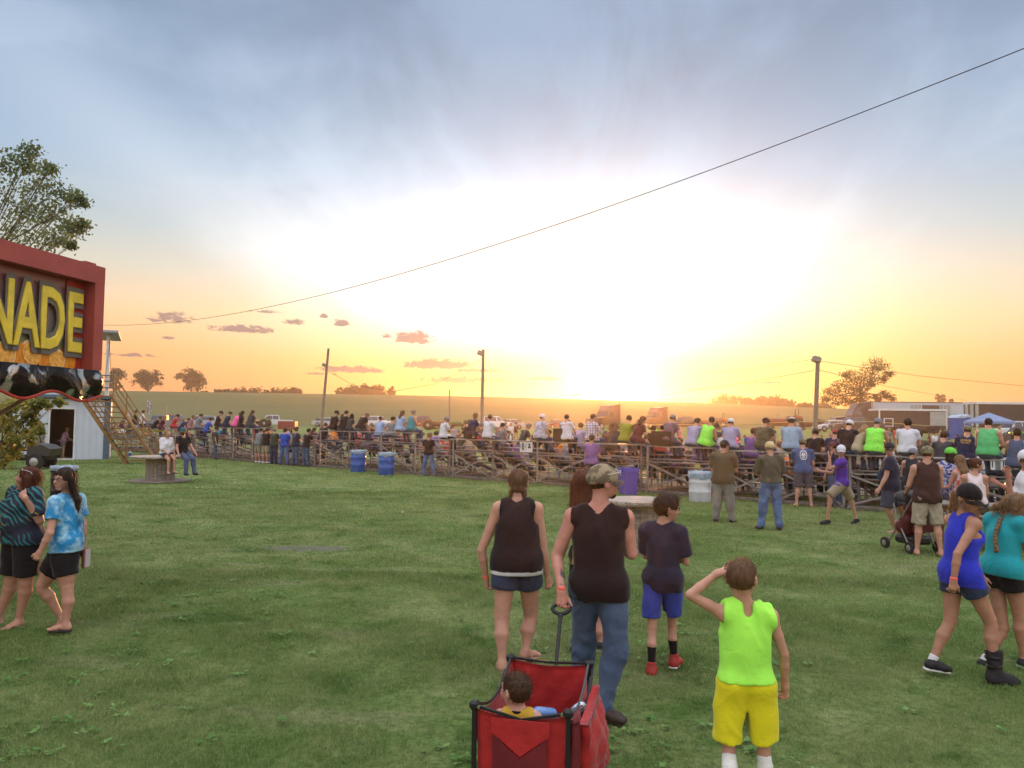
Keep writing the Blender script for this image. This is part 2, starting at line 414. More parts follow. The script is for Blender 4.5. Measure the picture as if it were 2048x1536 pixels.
for (v, f4, f3) in sets: f4s.append(f4+off); f3s.append(f3+off); off += len(v)
f4 = np.concatenate(f4s); f3 = np.concatenate(f3s)
me.vertices.add(len(Vall)); me.vertices.foreach_set('co', Vall.astype(np.float32).ravel())
me.loops.add(f4.size+f3.size); me.loops.foreach_set('vertex_index', np.concatenate([f4.ravel(), f3.ravel()]).astype(np.int32))
me.polygons.add(len(f4)+len(f3))
me.polygons.foreach_set('loop_start', np.concatenate([np.arange(len(f4))*4, f4.size+np.arange(len(f3))*3]).astype(np.int32))
me.polygons.foreach_set('loop_total', np.concatenate([np.full(len(f4), 4), np.full(len(f3), 3)]).astype(np.int32))
me.update(calc_edges=False); me.materials.append(bl)
go = bpy.data.objects.new('grass', me); COL.objects.link(go)
tag(go, 'short mown green grass blades covering the lawn', 'grass', kind='stuff')
print('ground', time.time()-T0)

rng = np.random.default_rng(9); pts = []; n_ = 900
yy = 4.2+13*rng.random(n_)**1.3; xx = (rng.random(n_)*2-1)*.68*yy
cx_ = np.sin(xx*1.3)+np.sin(yy*1.7+xx*.6); k_ = (cx_ > .3) | (rng.random(n_) < .12); xx, yy = xx[k_], yy[k_]
V = []; F = []
for x_, y_ in zip(xx, yy):
    m_ = rng.integers(5, 12); r_ = .03+.05*rng.random()
    for q in range(m_):
        a_ = rng.random()*6.283; rr_ = r_*rng.random()**.5; px_, py_ = x_+math.cos(a_)*rr_, y_+math.sin(a_)*rr_; z_ = gzf(px_, py_)+.018+.02*rng.random(); l_ = .012+.014*rng.random(); t1 = rng.normal(size=3)*.35; b_ = len(V)
        u1 = np.array([math.cos(a_), math.sin(a_), .2+t1[0]*.5])*l_; u2 = np.array([-math.sin(a_), math.cos(a_), t1[1]*.5])*l_*.8; c0 = np.array([px_, py_, z_])
        V += [c0-u1, c0+u2, c0+u1, c0-u2]; F.append((b_, b_+1, b_+2, b_+3))
wd = mat('weed_leaf', (.085, .20, .035), .55, col2=(.17, .30, .08), c2scale=3, trans=.3, var=.2)
tag(mesh_obj('clover', V, np.array(F), wd), 'low broad leaved clover and weeds scattered through the lawn', 'clover', kind='stuff')
lt = mat('litter_white', (.55, .53, .5), .7)
for (px_, py_, lb) in ((802, 1028, 'small white paper scrap on the lawn left of the braided woman'), (390, 979, 'small white scrap on the lawn by the left spool'), (466, 967, 'small white scrap on the lawn right of the left spool')):
    c_ = PG(px_, py_); o_ = tag(mesh_obj('paper_scrap', [(0, 0, .02), (.07, .02, .035), (.09, .07, .02), (.02, .06, .04)], [(0, 1, 2, 3)], lt), lb, 'litter', 'paper scraps on the lawn'); o_.location = (c_.x, c_.y, gzf(c_.x, c_.y)+.012)
# ------------------------------------------------------------------ smooth solids: blended cones and ellipsoids meshed on a grid
def V3(*a): return np.array(a, dtype=np.float64)
def nrm(v): v = np.asarray(v, float); return v/max(np.linalg.norm(v), 1e-9)
def cone(a, b, ra, rb=None, ax=None, sc=1., k=.02, cl=None, op='u'):
    return dict(t='c', a=np.asarray(a, float), b=np.asarray(b, float), ra=ra, rb=ra if rb is None else rb, ax=ax, sc=sc, k=k, cl=cl, op=op)
def ell(c, r, ax=None, k=.02, cl=None, op='u'):
    """ax: 3 row vectors (lateral, forward, up)"""
    return dict(t='e', c=np.asarray(c, float), r=np.asarray(r, float), ax=np.eye(3) if ax is None else np.asarray(ax, float), k=k, cl=cl, op=op)
def pbox(p):
    if p['t'] == 'c':
        m = max(p['ra'], p['rb'])*max(1, p['sc']); return np.minimum(p['a'], p['b'])-m, np.maximum(p['a'], p['b'])+m
    h = np.sqrt(((p['ax']*p['r'][:, None])**2).sum(0)); return p['c']-h, p['c']+h
def pdist(p, Q):
    if p['t'] == 'c':
        a, b = p['a'], p['b']; q = Q-a; d = b-a
        if p['ax'] is not None:
            ax = p['ax']; f = 1/p['sc']-1
            q = q+(q@ax)[..., None]*(ax*f).astype(np.float32); d = d+ax*(d@ax)*f
        d = d.astype(np.float32); dd = max(float(d@d), 1e-10)
        h = np.clip((q@d)/dd, 0, 1)
        D = np.sqrt(((q-h[..., None]*d)**2).sum(-1))-(p['ra']+(p['rb']-p['ra'])*h)
    else:
        q = (Q-p['c'].astype(np.float32))@p['ax'].T.astype(np.float32); r = p['r'].astype(np.float32)
        k0 = np.sqrt(((q/r)**2).sum(-1)); k1 = np.sqrt(((q/(r*r))**2).sum(-1)); D = k0*(k0-1)/np.maximum(k1, 1e-6)
    if p['cl']:
        for (pt, n) in p['cl']: D = np.maximum(D, (Q-np.asarray(pt, np.float32))@np.asarray(n, np.float32))
    return D
def solid(prims, vox, planes=()):
    bs = [pbox(p) for p in prims if p['op'] == 'u']
    lo = np.min([b[0] for b in bs], 0)-3*vox; hi = np.max([b[1] for b in bs], 0)+3*vox
    n = np.ceil((hi-lo)/vox).astype(int)+1
    axs = [(lo[i]+np.arange(n[i])*vox).astype(np.float32) for i in range(3)]
    D = np.full(n, .25, np.float32)
    for p in prims:
        b0, b1 = pbox(p); m = p['k']+3*vox
        i0 = np.clip(((b0-m-lo)/vox).astype(int), 0, n-1); i1 = np.clip(((b1+m-lo)/vox).astype(int)+2, 1, n)
        if (i1 <= i0).any(): continue
        sl = tuple(slice(i0[i], i1[i]) for i in range(3))
        Q = np.stack(np.meshgrid(*[axs[i][sl[i]] for i in range(3)], indexing='ij'), -1)
        d = pdist(p, Q).astype(np.float32); cur = D[sl]; k = p['k']
        if p['op'] == 'u':
            h = np.maximum(k-np.abs(d-cur), 0)/k; D[sl] = np.minimum(d, cur)-h*h*k*.25
        else:
            d = -d; h = np.maximum(k-np.abs(d-cur), 0)/k; D[sl] = np.maximum(d, cur)+h*h*k*.25
    if planes:
        Q = np.stack(np.meshgrid(*axs, indexing='ij'), -1)
        for (pt, nn) in planes: D = np.maximum(D, (Q-np.asarray(pt, np.float32))@np.asarray(nn, np.float32))
    return nets(D, lo, vox)
def nets(D, lo, vox):
    S = D < 0; n = np.array(D.shape)
    c = [S[i:n[0]-1+i, j:n[1]-1+j, k:n[2]-1+k] for i in (0, 1) for j in (0, 1) for k in (0, 1)]
    tot = sum(x.astype(np.int8) for x in c); act = (tot > 0) & (tot < 8)
    ci = np.argwhere(act); idx = np.full(act.shape, -1, np.int64); idx[act] = np.arange(len(ci))
    if not len(ci): return np.zeros((0, 3)), np.zeros((0, 4), int)
    acc = np.zeros((len(ci), 3)); cnt = np.zeros(len(ci))
    cor = [(i, j, k) for i in (0, 1) for j in (0, 1) for k in (0, 1)]
    val = {q: D[ci[:, 0]+q[0], ci[:, 1]+q[1], ci[:, 2]+q[2]] for q in cor}
    for a in cor:
        for ax in range(3):
            if a[ax]: continue
            b = list(a); b[ax] = 1; b = tuple(b); va, vb = val[a], val[b]; m = (va < 0) != (vb < 0)
            t = np.where(m, va/np.where(m, va-vb, 1), 0)
            p = np.zeros((len(ci), 3)); p += a; p[:, ax] += t
            acc[m] += p[m]; cnt[m] += 1
    v = (ci+acc/cnt[:, None])*vox+lo
    F = []
    for ax in range(3):
        o1, o2 = [(1, 2), (2, 0), (0, 1)][ax]
        A = np.take(S, range(n[ax]-1), ax); B = np.take(S, range(1, n[ax]), ax)
        e = np.argwhere(A != B); e = e[(e[:, o1] > 0) & (e[:, o2] > 0) & (e[:, o1] < n[o1]-1) & (e[:, o2] < n[o2]-1)]
        flip = S[e[:, 0], e[:, 1], e[:, 2]]
        q = []
        for (d1, d2) in ((-1, -1), (0, -1), (0, 0), (-1, 0)):
            k = e.copy(); k[:, o1] += d1; k[:, o2] += d2; q.append(idx[k[:, 0], k[:, 1], k[:, 2]])
        q = np.stack(q, -1); q[~flip] = q[~flip][:, ::-1]; F.append(q)
    F = np.concatenate(F); F = F[(F >= 0).all(1)]
    return v, F
def vnormals(v, f):
    a = v[f[:, 2]]-v[f[:, 0]]; b = v[f[:, 3]]-v[f[:, 1]]; n = np.cross(a, b); N = np.zeros_like(v)
    for i in range(4):
        for c in range(3): N[:, c] += np.bincount(f[:, i], n[:, c], len(v))
    return N/np.maximum(np.linalg.norm(N, axis=1), 1e-9)[:, None]
def wav(v, fr, seed, st=(1, 1, 1), n=6):
    rng = np.random.default_rng(seed); o = np.zeros(len(v)); p = v*np.array(st)
    w = p+.25/fr*np.sin(p[:, [1, 2, 0]]*fr*3.1+seed)
    for i in range(n):
        d = nrm(rng.normal(size=3)); o += np.sin(w@d*fr*6.283*(.7+.6*rng.random())+rng.random()*6.28)
    return o/(n**.5*.7)
def smooth_v(v, f, it=1):
    for _ in range(it):
        A = np.zeros_like(v); C = np.bincount(f.ravel(), minlength=len(v)).astype(float)
        m = v[f].mean(1)
        for i in range(4):
            for c in range(3): A[:, c] += np.bincount(f[:, i], m[:, c], len(v))
        v = A/np.maximum(C, 1)[:, None]
    return v

# ------------------------------------------------------------------ skeleton
def rotv(v, ax, deg):
    ax = nrm(ax); t = R(deg); v = np.asarray(v, float)
    return v*math.cos(t)+np.cross(ax, v)*math.sin(t)+ax*(ax@v)*(1-math.cos(t))
def skeleton(H=1.75, sex='m', w=1., yaw=0, lean=0, side=0, twist=0, armL=(0, 8, 15, 0), armR=(0, 8, 15, 0), legL=(0, 3, 0), legR=(0, 3, 0),
             head=(0, 0, 0), seat=None, kid=0, **_):
    """facing +Y before yaw; yaw 90 faces +X. arms: forward, outward, elbow flex, inward twist"""
    X, Yv, Z = V3(1, 0, 0), V3(0, 1, 0), V3(0, 0, 1); s = H/1.75; J = dict(s=s, H=H, w=w, sex=sex, kid=kid)
    pel = V3(0, 0, .55*H)
    def T(v):  # torso frame
        v = rotv(v, X, -lean); v = rotv(v, Yv, side); return v
    lat, up, fw = T(X), T(Z), T(Yv)
    slat = rotv(lat, up, -twist); sfw = rotv(fw, up, -twist)
    J['pel'] = pel; sw = (.103 if sex == 'm' else .090)*H*(1-.06*kid)*(1+(w-1)*.35); sh = .247*H
    J['neck'] = pel+up*.287*H; J['chest'] = pel+up*.19*H
    for sd, sg in (('L', -1), ('R', 1)):
        J['sh'+sd] = pel+up*sh+slat*sg*sw
        f, o, fl, tw = armL if sd == 'L' else armR
        d = rotv(rotv(-up, slat, f), sfw, -sg*o)
        J['el'+sd] = J['sh'+sd]+d*.172*H
        fa = rotv(rotv(slat, sfw, -sg*o), d, sg*tw*-1)
        d2 = rotv(d, fa, fl)
        J['wr'+sd] = J['el'+sd]+d2*.148*H; J['hd'+sd] = d2; J['hn'+sd] = rotv(d2, fa, 90)
        J['hip'+sd] = pel+X*sg*.052*H-Z*.015*H
        f, o, fl = legL if sd == 'L' else legR
        d = rotv(rotv(-Z, X, f), Yv, -sg*o); J['kn'+sd] = J['hip'+sd]+d*.245*H
        d2 = rotv(d, X, -fl); J['an'+sd] = J['kn'+sd]+d2*.242*H
        J['ft'+sd] = rotv(nrm(rotv(Yv, X, 0)), Z, -sg*9)
    hy, hp, hr = head
    hf = rotv(rotv(rotv(sfw, slat, hp), up, -hy), sfw, hr)
    J['hfw'] = nrm(hf); hl = nrm(np.cross(J['hfw'], up)); J['hup'] = np.cross(hl, J['hfw'])
    J['head'] = J['neck']+up*.052*H+J['hup']*.045*H+J['hfw']*.022*H
    if seat is not None: dz = seat+.085*H*w**.5-pel[2]+.0
    else: dz = .045*H-min(J['anL'][2], J['anR'][2])
    for k in list(J):
        v = J[k]
        if not isinstance(v, np.ndarray): continue
        if k in ('pel', 'neck', 'chest', 'head') or k[:2] in ('sh', 'el', 'wr', 'hi', 'kn', 'an'): v = v+Z*dz
        J[k] = rotv(v, Z, -yaw)
    return J
def body_frame(J):
    up = nrm(J['neck']-J['pel']); sl = nrm(J['shR']-J['shL']); hl = nrm(J['hipR']-J['hipL'])
    sf = nrm(np.cross(up, sl)); hf = nrm(np.cross(V3(0, 0, 1), hl)); sl = np.cross(sf, up); return up, sl, sf, hl, hf
def torso(J, inf=0., k=.04):
    s, w, f = J['s'], J['w'], J['sex'] == 'f'; kid = J['kid']
    up, sl, sf, hl, hf = body_frame(J); pel = J['pel']; L = np.linalg.norm(J['neck']-pel)
    wl = w*(1-.18*kid)*.96; i = inf
    S = np.array([sl, sf, up]); Hh = np.array([hl, hf, np.cross(hl, hf)])
    m = lambda t: pel+up*L*t
    P_ = [ell(pel-Hh[2]*.01*s, np.array([.165 if f else .152, .112, .115])*s*wl+i, Hh, k=k),
          ell(m(.34), np.array([(.128 if f else .138)*(1+(w-1)*.6), .100*w, .15])*s*wl**.6+i, S, k=k),
          ell(m(.62)+sf*.004, np.array([.142 if f else .160, .112, .165])*s*wl**.8+i, S, k=k),
          cone(J['shL']*.86+J['shR']*.14-up*.012*s, J['shR']*.86+J['shL']*.14-up*.012*s, .052*s*w**.5*(1-.12*kid)+i, k=k)]
    for sd in 'LR':
        P_.append(ell(J['hip'+sd]-hf*.035*s+V3(0, 0, .01), np.array([.088, .088, .092])*s*wl+i, Hh, k=k))
        P_.append(cone(J['neck']+(J['sh'+sd]-J['neck'])*.25+up*.012*s, J['sh'+sd]-(J['sh'+sd]-J['neck'])*.12+up*.012*s, .036*s+i, .036*s+i, k=k))
        P_.append(ell(J['sh'+sd]+up*.0*s, np.array([.052, .052, .054])*s*w**.5*(1-.12*kid)+i, S, k=k*.8))
        if f and not kid > .6: P_.append(ell(m(.60)+sf*.088*s*wl+sl*(.068*s if sd == 'R' else -.068*s)*wl**.5, V3(.066, .058, .064)*s*w**.7+i, S, k=k))
    if w > 1.08: P_.append(ell(m(.28)+sf*.045*s*w, V3(.125, .105, .12)*s*w+i, S, k=k))
    return P_
def limbs_arm(J, sd, inf=0., k=.03):
    s, w = J['s'], J['w']**.7; g = (.93 if J['sex'] == 'f' else 1.0)*(1-.14*J['kid']); i = inf
    sh, elb, wr = J['sh'+sd], J['el'+sd], J['wr'+sd]; d = nrm(wr-elb)
    m_ = elb+d*.085*s
    return [cone(sh, sh+(elb-sh)*.5, .050*s*w*g+i, .044*s*w*g+i, k=k), cone(sh+(elb-sh)*.5, elb, .044*s*w*g+i, .036*s*w*g+i, k=.008), cone(elb, m_, .037*s*w*g+i, .0375*s*w*g+i, k=.008), cone(m_, wr, .0375*s*w*g+i, .0255*s*g+i, k=.008)]
def limbs_leg(J, sd, inf=0., k=.03):
    s, w = J['s'], J['w']**.85; g = (1.04 if J['sex'] == 'f' else 1.0)*(1-.16*J['kid']); i = inf
    hp, kn, an = J['hip'+sd], J['kn'+sd], J['an'+sd]; d = nrm(an-kn); t = nrm(kn-hp)
    fw = J['ft'+sd]; bk = -(fw-d*(fw@d)); bk = nrm(bk)
    c1 = kn+d*.13*s+bk*.012*s
    return [cone(hp, hp+t*.19*s, .092*s*w*g+i, .076*s*w*g+i, k=k), cone(hp+t*.19*s, kn-t*.03*s, .076*s*w*g+i, .054*s*w*g+i, k=.008), cone(kn-t*.03*s, kn+d*.03*s, .0535*s*w*g+i, .0495*s*w*g+i, k=.010),
            cone(kn+d*.03*s, c1, .0495*s*w*g+i, .0525*s*w*g+i, k=.012), cone(c1, kn+(an-kn)*.78, .0525*s*w*g+i, .036*s*g+i, k=.012), cone(kn+(an-kn)*.78, an, .036*s*g+i, .033*s*g+i, k=.008)]
def foot_fr(J, sd):
    fw = nrm(J['ft'+sd]); lt = nrm(np.cross(fw, V3(0, 0, 1))); dn = np.cross(lt, fw)*-1; return fw, lt, np.cross(fw, lt)*1
def limbs_foot(J, sd, inf=0., toes=True):
    s = J['s']*(1-.0*J['kid']); an = J['an'+sd]; fw = nrm(J['ft'+sd]); lt = nrm(np.cross(fw, V3(0, 0, 1))); dn = np.cross(fw, lt)
    dn = dn if dn[2] < 0 else -dn; i = inf
    b = an+dn*.045*s; P_ = [ell(an-fw*.022*s+dn*.038*s, V3(.030, .034, .034)*s+i, [lt, fw, dn], k=.02),
        cone(an+dn*.012*s, b+fw*.10*s, .034*s+i, .026*s+i, ax=lt, sc=1.2, k=.025), cone(b-fw*.02*s, b+fw*.12*s, .026*s+i, .024*s+i, ax=lt, sc=1.45, k=.02)]
    if toes and inf == 0:
        for q in range(5):
            u = (q-2)*.017*s*(1 if sd == 'L' else -1); L_ = [.185, .183, .176, .166, .152][q]*s
            P_.append(cone(b+fw*.12*s+lt*-u+dn*.006*s, b+fw*L_-lt*u+dn*.012*s, .012*s, (.012 if q == 0 else .009)*s, k=.008))
    else: P_.append(cone(b+fw*.10*s, b+fw*.155*s+dn*.004, .026*s+i, .020*s+i, ax=lt, sc=1.5, k=.02))
    return P_
def limbs_hand(J, sd, curl=25, detail=2, spread=1., inf=0., point=None):
    s = J['s']*(.98 if J['sex'] == 'm' else .9); wr = J['wr'+sd]; d = nrm(J['hd'+sd]); n = J['hn'+sd]; n = nrm(n-d*(n@d))
    # n runs across the knuckles towards the thumb; fingers curl about it towards the palm
    curl = curl*(1 if sd == 'R' else -1); pn = np.cross(d, n); kn = wr+d*.085*s
    P_ = [cone(wr, kn-d*.012*s, .024*s, .027*s, ax=n, sc=1.45, k=.02)]
    if detail == 0: return P_+[cone(kn, kn+rotv(d, n, curl*.6)*.05*s, .022*s, .016*s, ax=n, sc=1.5, k=.02)]
    r = (.0088 if detail == 2 else .0105)*s
    if detail == 3: r = .0088*s
    for q in range(4):
        o = kn+n*(1.5-q)*.0195*s*(1+.0*q)-d*(.006*abs(q-1.2))*s
        L_ = [.072, .080, .075, .060][q]*s; cc = curl*(1+.12*q) if point != q else 0; dd = rotv(d, n, cc*.7); dd = nrm(dd+n*(1.5-q)*.05*spread)
        p1 = o+dd*L_*.45; d2 = rotv(dd, n, cc*1.0); p2 = p1+d2*L_*.32; d3 = rotv(d2, n, cc*.7); p3 = p2+d3*L_*.25
        P_ += [cone(o-dd*.012, p1, r*1.08, r, k=.006), cone(p1, p2, r, r*.93, k=.004), cone(p2, p3, r*.93, r*.8, k=.004)]
    tb = wr+d*.028*s+n*.026*s; t1 = tb+nrm(n*.75+d*.75+pn*.0)*.036*s; td = rotv(nrm(d+n*.25), n, curl*.5); t2 = t1+td*.030*s; t3 = t2+rotv(td, n, curl*.4)*.024*s
    return P_+[cone(wr+d*.015, t1, .017*s, .012*s, k=.015), cone(t1, t2, .0115*s, .0105*s, k=.005), cone(t2, t3, .0105*s, .0088*s, k=.004)]
def head_scale(J): return (J['H']/1.75)**.40*(1.05 if J['sex'] == 'm' else 1.02)
def HF(J):
    hl = nrm(np.cross(J['hfw'], J['hup'])); return np.array([hl, J['hfw'], J['hup']])
def hp(J, x, y, z): return J['head']+(np.array([x, y, z])*head_scale(J))@HF(J)
def head_prims(J, face=True):
    q = head_scale(J); A = HF(J); h = lambda x, y, z: hp(J, x, y, z); kid = J['kid']; f = J['sex'] == 'f'
    P_ = [cone(J['neck']-nrm(J['neck']-J['pel'])*.03, h(0, -.022, -.05), (.058 if not f else .047)*J['s']**.7*(1-.12*kid)*J['w']**.4, (.054 if not f else .046)*J['s']**.7*(1-.12*kid), k=.03),
          ell(h(0, -.012, .022), V3(.074, .094, .088)*q, A, k=.03), ell(h(0, .028, -.030), V3(.059, .060, .072)*q*(1.0+.04*kid), A, k=.03)]
    if face:
        P_ += [ell(h(0, .062, -.088), V3(.026, .022, .020)*q, A, k=.025), cone(h(-.038, .074, .024), h(.038, .074, .024), .013*q, k=.02),
               cone(h(0, .086, .014), h(0, .108, -.022), .009*q, .0125*q, k=.014), cone(h(-.012, .094, -.026), h(.012, .094, -.026), .009*q, k=.01),
               cone(h(-.016, .085, -.052), h(.016, .085, -.052), .0085*q, k=.008), cone(h(-.014, .083, -.064), h(.014, .083, -.064), .009*q, k=.008)]
        for sg in (-1, 1):
            P_ += [ell(h(sg*.038, .058, -.025), V3(.022, .022, .022)*q, A, k=.03), ell(h(sg*.031, .090, .004), V3(.016, .013, .011)*q, A, k=.012, op='s'),
                   ell(h(sg*.031, .0745, .004), V3(.0125, .0125, .0105)*q, A, k=.004)]
    for sg in (-1, 1):
        P_ += [ell(h(sg*.080, -.010, -.006), V3(.011, .021, .033)*q, A, k=.008), ell(h(sg*.090, .000, -.004), V3(.008, .009, .014)*q, A, k=.008, op='s')]
    return P_
# ------------------------------------------------------------------ clothing, hair, whole figures
def garment(name, prims, vox, m, parent, planes=(), fold=.004, fr=7, seed=1, st=(1, 1, .6), sm=1, kind='fold'):
    if name in ('hair', 'beard', 'hat', 'braid', 'shoe', 'walking_boot'): kind = 'n'
    v, f = solid(prims, vox, planes)
    if not len(f): return None
    if sm: v = smooth_v(v, f, sm)
    if fold:
        N = vnormals(v, f); n = wav(v, fr, seed, st)
        if kind == 'fold':
            a1 = np.clip(1-np.abs(wav(v, fr*.6, seed+2, st)), -.6, 1); a2 = np.clip(1-np.abs(wav(v, fr*1.15, seed+5, st, 5)), -.5, 1); n = .55*(a1-.4)+.38*(a2-.4)+.22*n
            n = n*np.clip(.75+.5*wav(v, fr*.25, seed+8), .25, 1.5)
        v = v+N*(n*fold)[:, None]
    return mesh_obj(name, v, f, m, parent, smooth=True)
def plane_at(p, n): return (np.asarray(p, float), nrm(n))
def top_wear(J, m, parent, vox, kind='tee', name=None, sleeve=.60, drop=.055, loose=.015, fold=.008, neck=.064, seed=1, flare=0, scoop=0, fr=6, hipx=None, cut=None):
    s, w, H = J['s'], J['w'], J['H']; up, sl, sf, hl, hf = body_frame(J); pel = J['pel']; L = np.linalg.norm(J['neck']-pel); wl = w*(1-.18*J['kid']); f = J['sex'] == 'f'
    pr = torso(J, loose, k=.04)
    r1 = .104*s*wl**.9+loose; r2 = (.106 if f else .104)*s*wl+loose+flare
    pr.append(cone(pel+up*L*.58, pel-up*(drop*H+.02), r1, r2, ax=sl, sc=1.36 if not f else 1.34, k=.04))
    if hipx is not None:
        for sd in 'LR':
            pr.append(dict(limbs_leg(J, sd, hipx+.010)[0], k=.05))
        pr.append(ell(pel-hf*.024*s-up*.02*s, V3(.150, .098, .14)*s*wl*.96+hipx+.008, [hl, hf, np.cross(hl, hf)], k=.05))
    if kind == 'tee':
        for sd in 'LR':
            a, b = J['sh'+sd], J['el'+sd]; d = nrm(b-a); Ls = .172*H*min(sleeve, 1)
            pr.append(cone(a, a+d*.172*H, .054*s*w**.6+loose, (.050*s*w**.6+loose+.008) if sleeve <= 1 else .05*s*w**.6+loose, cl=[plane_at(a+d*Ls, d)], k=.03))
            if sleeve > 1:
                c = J['wr'+sd]; d2 = nrm(c-b); pr.append(cone(b, c, .045*s+loose, .034*s+loose, cl=[plane_at(b+d2*.148*H*(sleeve-1), d2)], k=.03)); pr[-2]['cl'] = None
    nk = J['neck']
    rn = neck*s
    if J['kid'] > .55 and kind == 'muscle': pr.append(ell(nk+up*.004*s-sf*.05*s, V3(.040, .07, .066)*s, [sl, sf, up], k=.02, op='s'))
    pr.append(cone(nk-up*(.012+scoop)*s+sf*.012, nk+up*.16-sf*.0, rn, rn*1.05, ax=sl, sc=1.12, k=.01, op='s'))
    if kind in ('tank', 'muscle', 'racer'):
        off, rr_ = dict(tank=(.040, .062), muscle=(.062, .050), racer=(.018, .070))[kind]
        for sd in 'LR':
            g = -1 if sd == 'L' else 1; a = J['sh'+sd]+sl*g*off*s
            pr.append(cone(a+up*.10*s, a-up*.075*s, rr_*s, rr_*s*.98, ax=sf, sc=2.4, k=.012, op='s'))
            if kind == 'racer': pr.append(ell(J['sh'+sd]-sf*.11*s+sl*g*.012*s-up*.03*s, V3(.075, .07, .10)*s, [sl, sf, up], k=.012, op='s'))
    return garment(name or {'tee': 'shirt', 'tank': 'tank_top', 'muscle': 'sleeveless_shirt', 'racer': 'tank_top'}[kind], pr, vox, m, parent,
                   planes=[plane_at(pel-up*drop*H, -up)]+([plane_at(pel+up*cut*H, up)] if cut is not None else []), fold=fold*s, seed=seed, fr=fr)
def bottom_wear(J, m, parent, vox, kind='pants', name=None, length=None, loose=.012, fold=.008, seed=2, waist=.012, fr=6):
    s, w, H = J['s'], J['w'], J['H']; up, sl, sf, hl, hf = body_frame(J); pel = J['pel']; f = J['sex'] == 'f'; wl = w*(1-.18*J['kid'])*.96; g = 1-.14*J['kid']
    T = torso(J, loose*.8, k=.04); pr = [T[0], T[1]]
    for sd in 'LR':
        Hh = np.array([hl, hf, np.cross(hl, hf)])
        pr.append(ell(J['hip'+sd]-hf*.035*s+V3(0, 0, .01), V3(.088, .088, .092)*s*wl+loose, Hh, k=.04))
        a, b, c = J['hip'+sd], J['kn'+sd], J['an'+sd]; d = nrm(b-a); d2 = nrm(c-b)
        if kind == 'pants':
            ln = 1. if length is None else length; pr.append(ell(b, np.full(3, .064)*s*w**.85*g+loose, k=.04)); pr.append(ell(b+d2*.12*s-nrm(J['ft'+sd])*.02*s, V3(.06, .06, .11)*s*w**.85*g+loose, k=.04))
            pr += [dict(p_, k=.04) for p_ in limbs_leg(J, sd, loose)[:3]]+[cone(a, b, .090*s*w**.85*g+loose, .061*s*w**.85*g+loose, k=.03), cone(b, c, .062*s*w**.85*g+loose, .048*s*g+loose*1.2, cl=[plane_at(b+d2*.242*H*ln, d2)], k=.04)]
            if ln >= .95: pr.append(cone(c-d2*.06*s, c+d2*.02*s-nrm(J['ft'+sd])*-.02*s, .050*s*g+loose, .056*s*g+loose, k=.03, cl=[plane_at(c+d2*.045*s, d2)]))
        else:
            ln = .75 if length is None else length; fl = loose+((.030 if J['kid'] > .55 and not J['sex'] == 'f' else .020) if ln > .6 else .010)*s
            if ln <= 1: pr += [dict(p_, k=.03, cl=[plane_at(a+d*.245*H*ln, d)]) for p_ in limbs_leg(J, sd, loose)[:2]]+[cone(a, b, .090*s*w**.85*g+loose, (.066 if ln > .6 else .075)*s*w**.85*g+fl, cl=[plane_at(a+d*.245*H*ln, d)], k=.03)]
            else: pr += limbs_leg(J, sd, loose)[:3]+[cone(a, b, .092*s*w**.85*g+loose, .070*s*w**.85*g+fl, k=.035), cone(b, c, .068*s*w**.85*g+fl, .068*s*w**.85*g+fl, cl=[plane_at(b+d2*.242*H*(ln-1), d2)], k=.03)]
    if kind != 'pants' and (length or .75) > .6:
        b0 = pel-up*.112*H; pr.append(cone(b0, b0-V3(0, 0, .35)*s, .006, .045*s, ax=hf, sc=4., k=.02, op='s'))
    return garment(name or ('trousers' if kind == 'pants' else 'shorts'), pr, vox, m, parent, planes=[plane_at(pel+up*waist*H, up)], fold=fold*s, seed=seed, fr=fr, st=(1, 1, .8))
def shoes(J, m, parent, vox, sole=None, high=.03, kind='shoe', strap=None):
    s = J['s']
    for sd in 'LR':
        an = J['an'+sd]; fw = nrm(J['ft'+sd]); lt = nrm(np.cross(fw, V3(0, 0, 1))); dn = np.cross(fw, lt); dn = dn if dn[2] < 0 else -dn
        b = an+dn*.074*s
        if kind == 'shoe':
            pr = limbs_foot(J, sd, .008)+([cone(an, an-dn*.1, .042*s, .045*s, k=.02)] if high > .03 else [])
            o = garment('shoe', pr, vox, m, parent, planes=[plane_at(an-dn*high, -dn)], fold=.0015, fr=14)
            if sole and o: garment('sole', [cone(b-fw*.035*s, b+fw*.145*s, .034*s, .030*s, ax=lt, sc=1.38, k=.01)], vox, sole, o, planes=[plane_at(b-dn*.012*s, -dn), plane_at(b+dn*.012*s, dn)], fold=0)
        else:
            o = garment('sandal', [cone(b-fw*.03*s, b+fw*.14*s, .034*s, .032*s, ax=lt, sc=1.4, k=.01)], min(vox, .008), m, parent, planes=[plane_at(b-dn*.010*s, -dn), plane_at(b+dn*.012*s, dn)], fold=0, sm=0)
            mb = MB(); tp = b-dn*.030*s+fw*.105*s
            for g in (-1, 1): mb.tube([b+lt*g*.046*s+fw*.03*s-dn*.008, b+lt*g*.036*s+fw*.06*s-dn*.042*s, tp], .005*s, 6)
            mb.build('strap', strap or m, o)
def socks(J, m, parent, vox, h=.1, sd='LR', inf=.005):
    for q in sd:
        an, kn = J['an'+q], J['kn'+q]; d = nrm(kn-an)
        garment('sock', limbs_leg(J, q, inf)[3:]+limbs_foot(J, q, inf, False), vox, m, parent, planes=[plane_at(an+d*h, d)], fold=.001)
def clipz(J, x, y, z, n): A = HF(J); return plane_at(hp(J, x, y, z), np.array(n, float)@A)
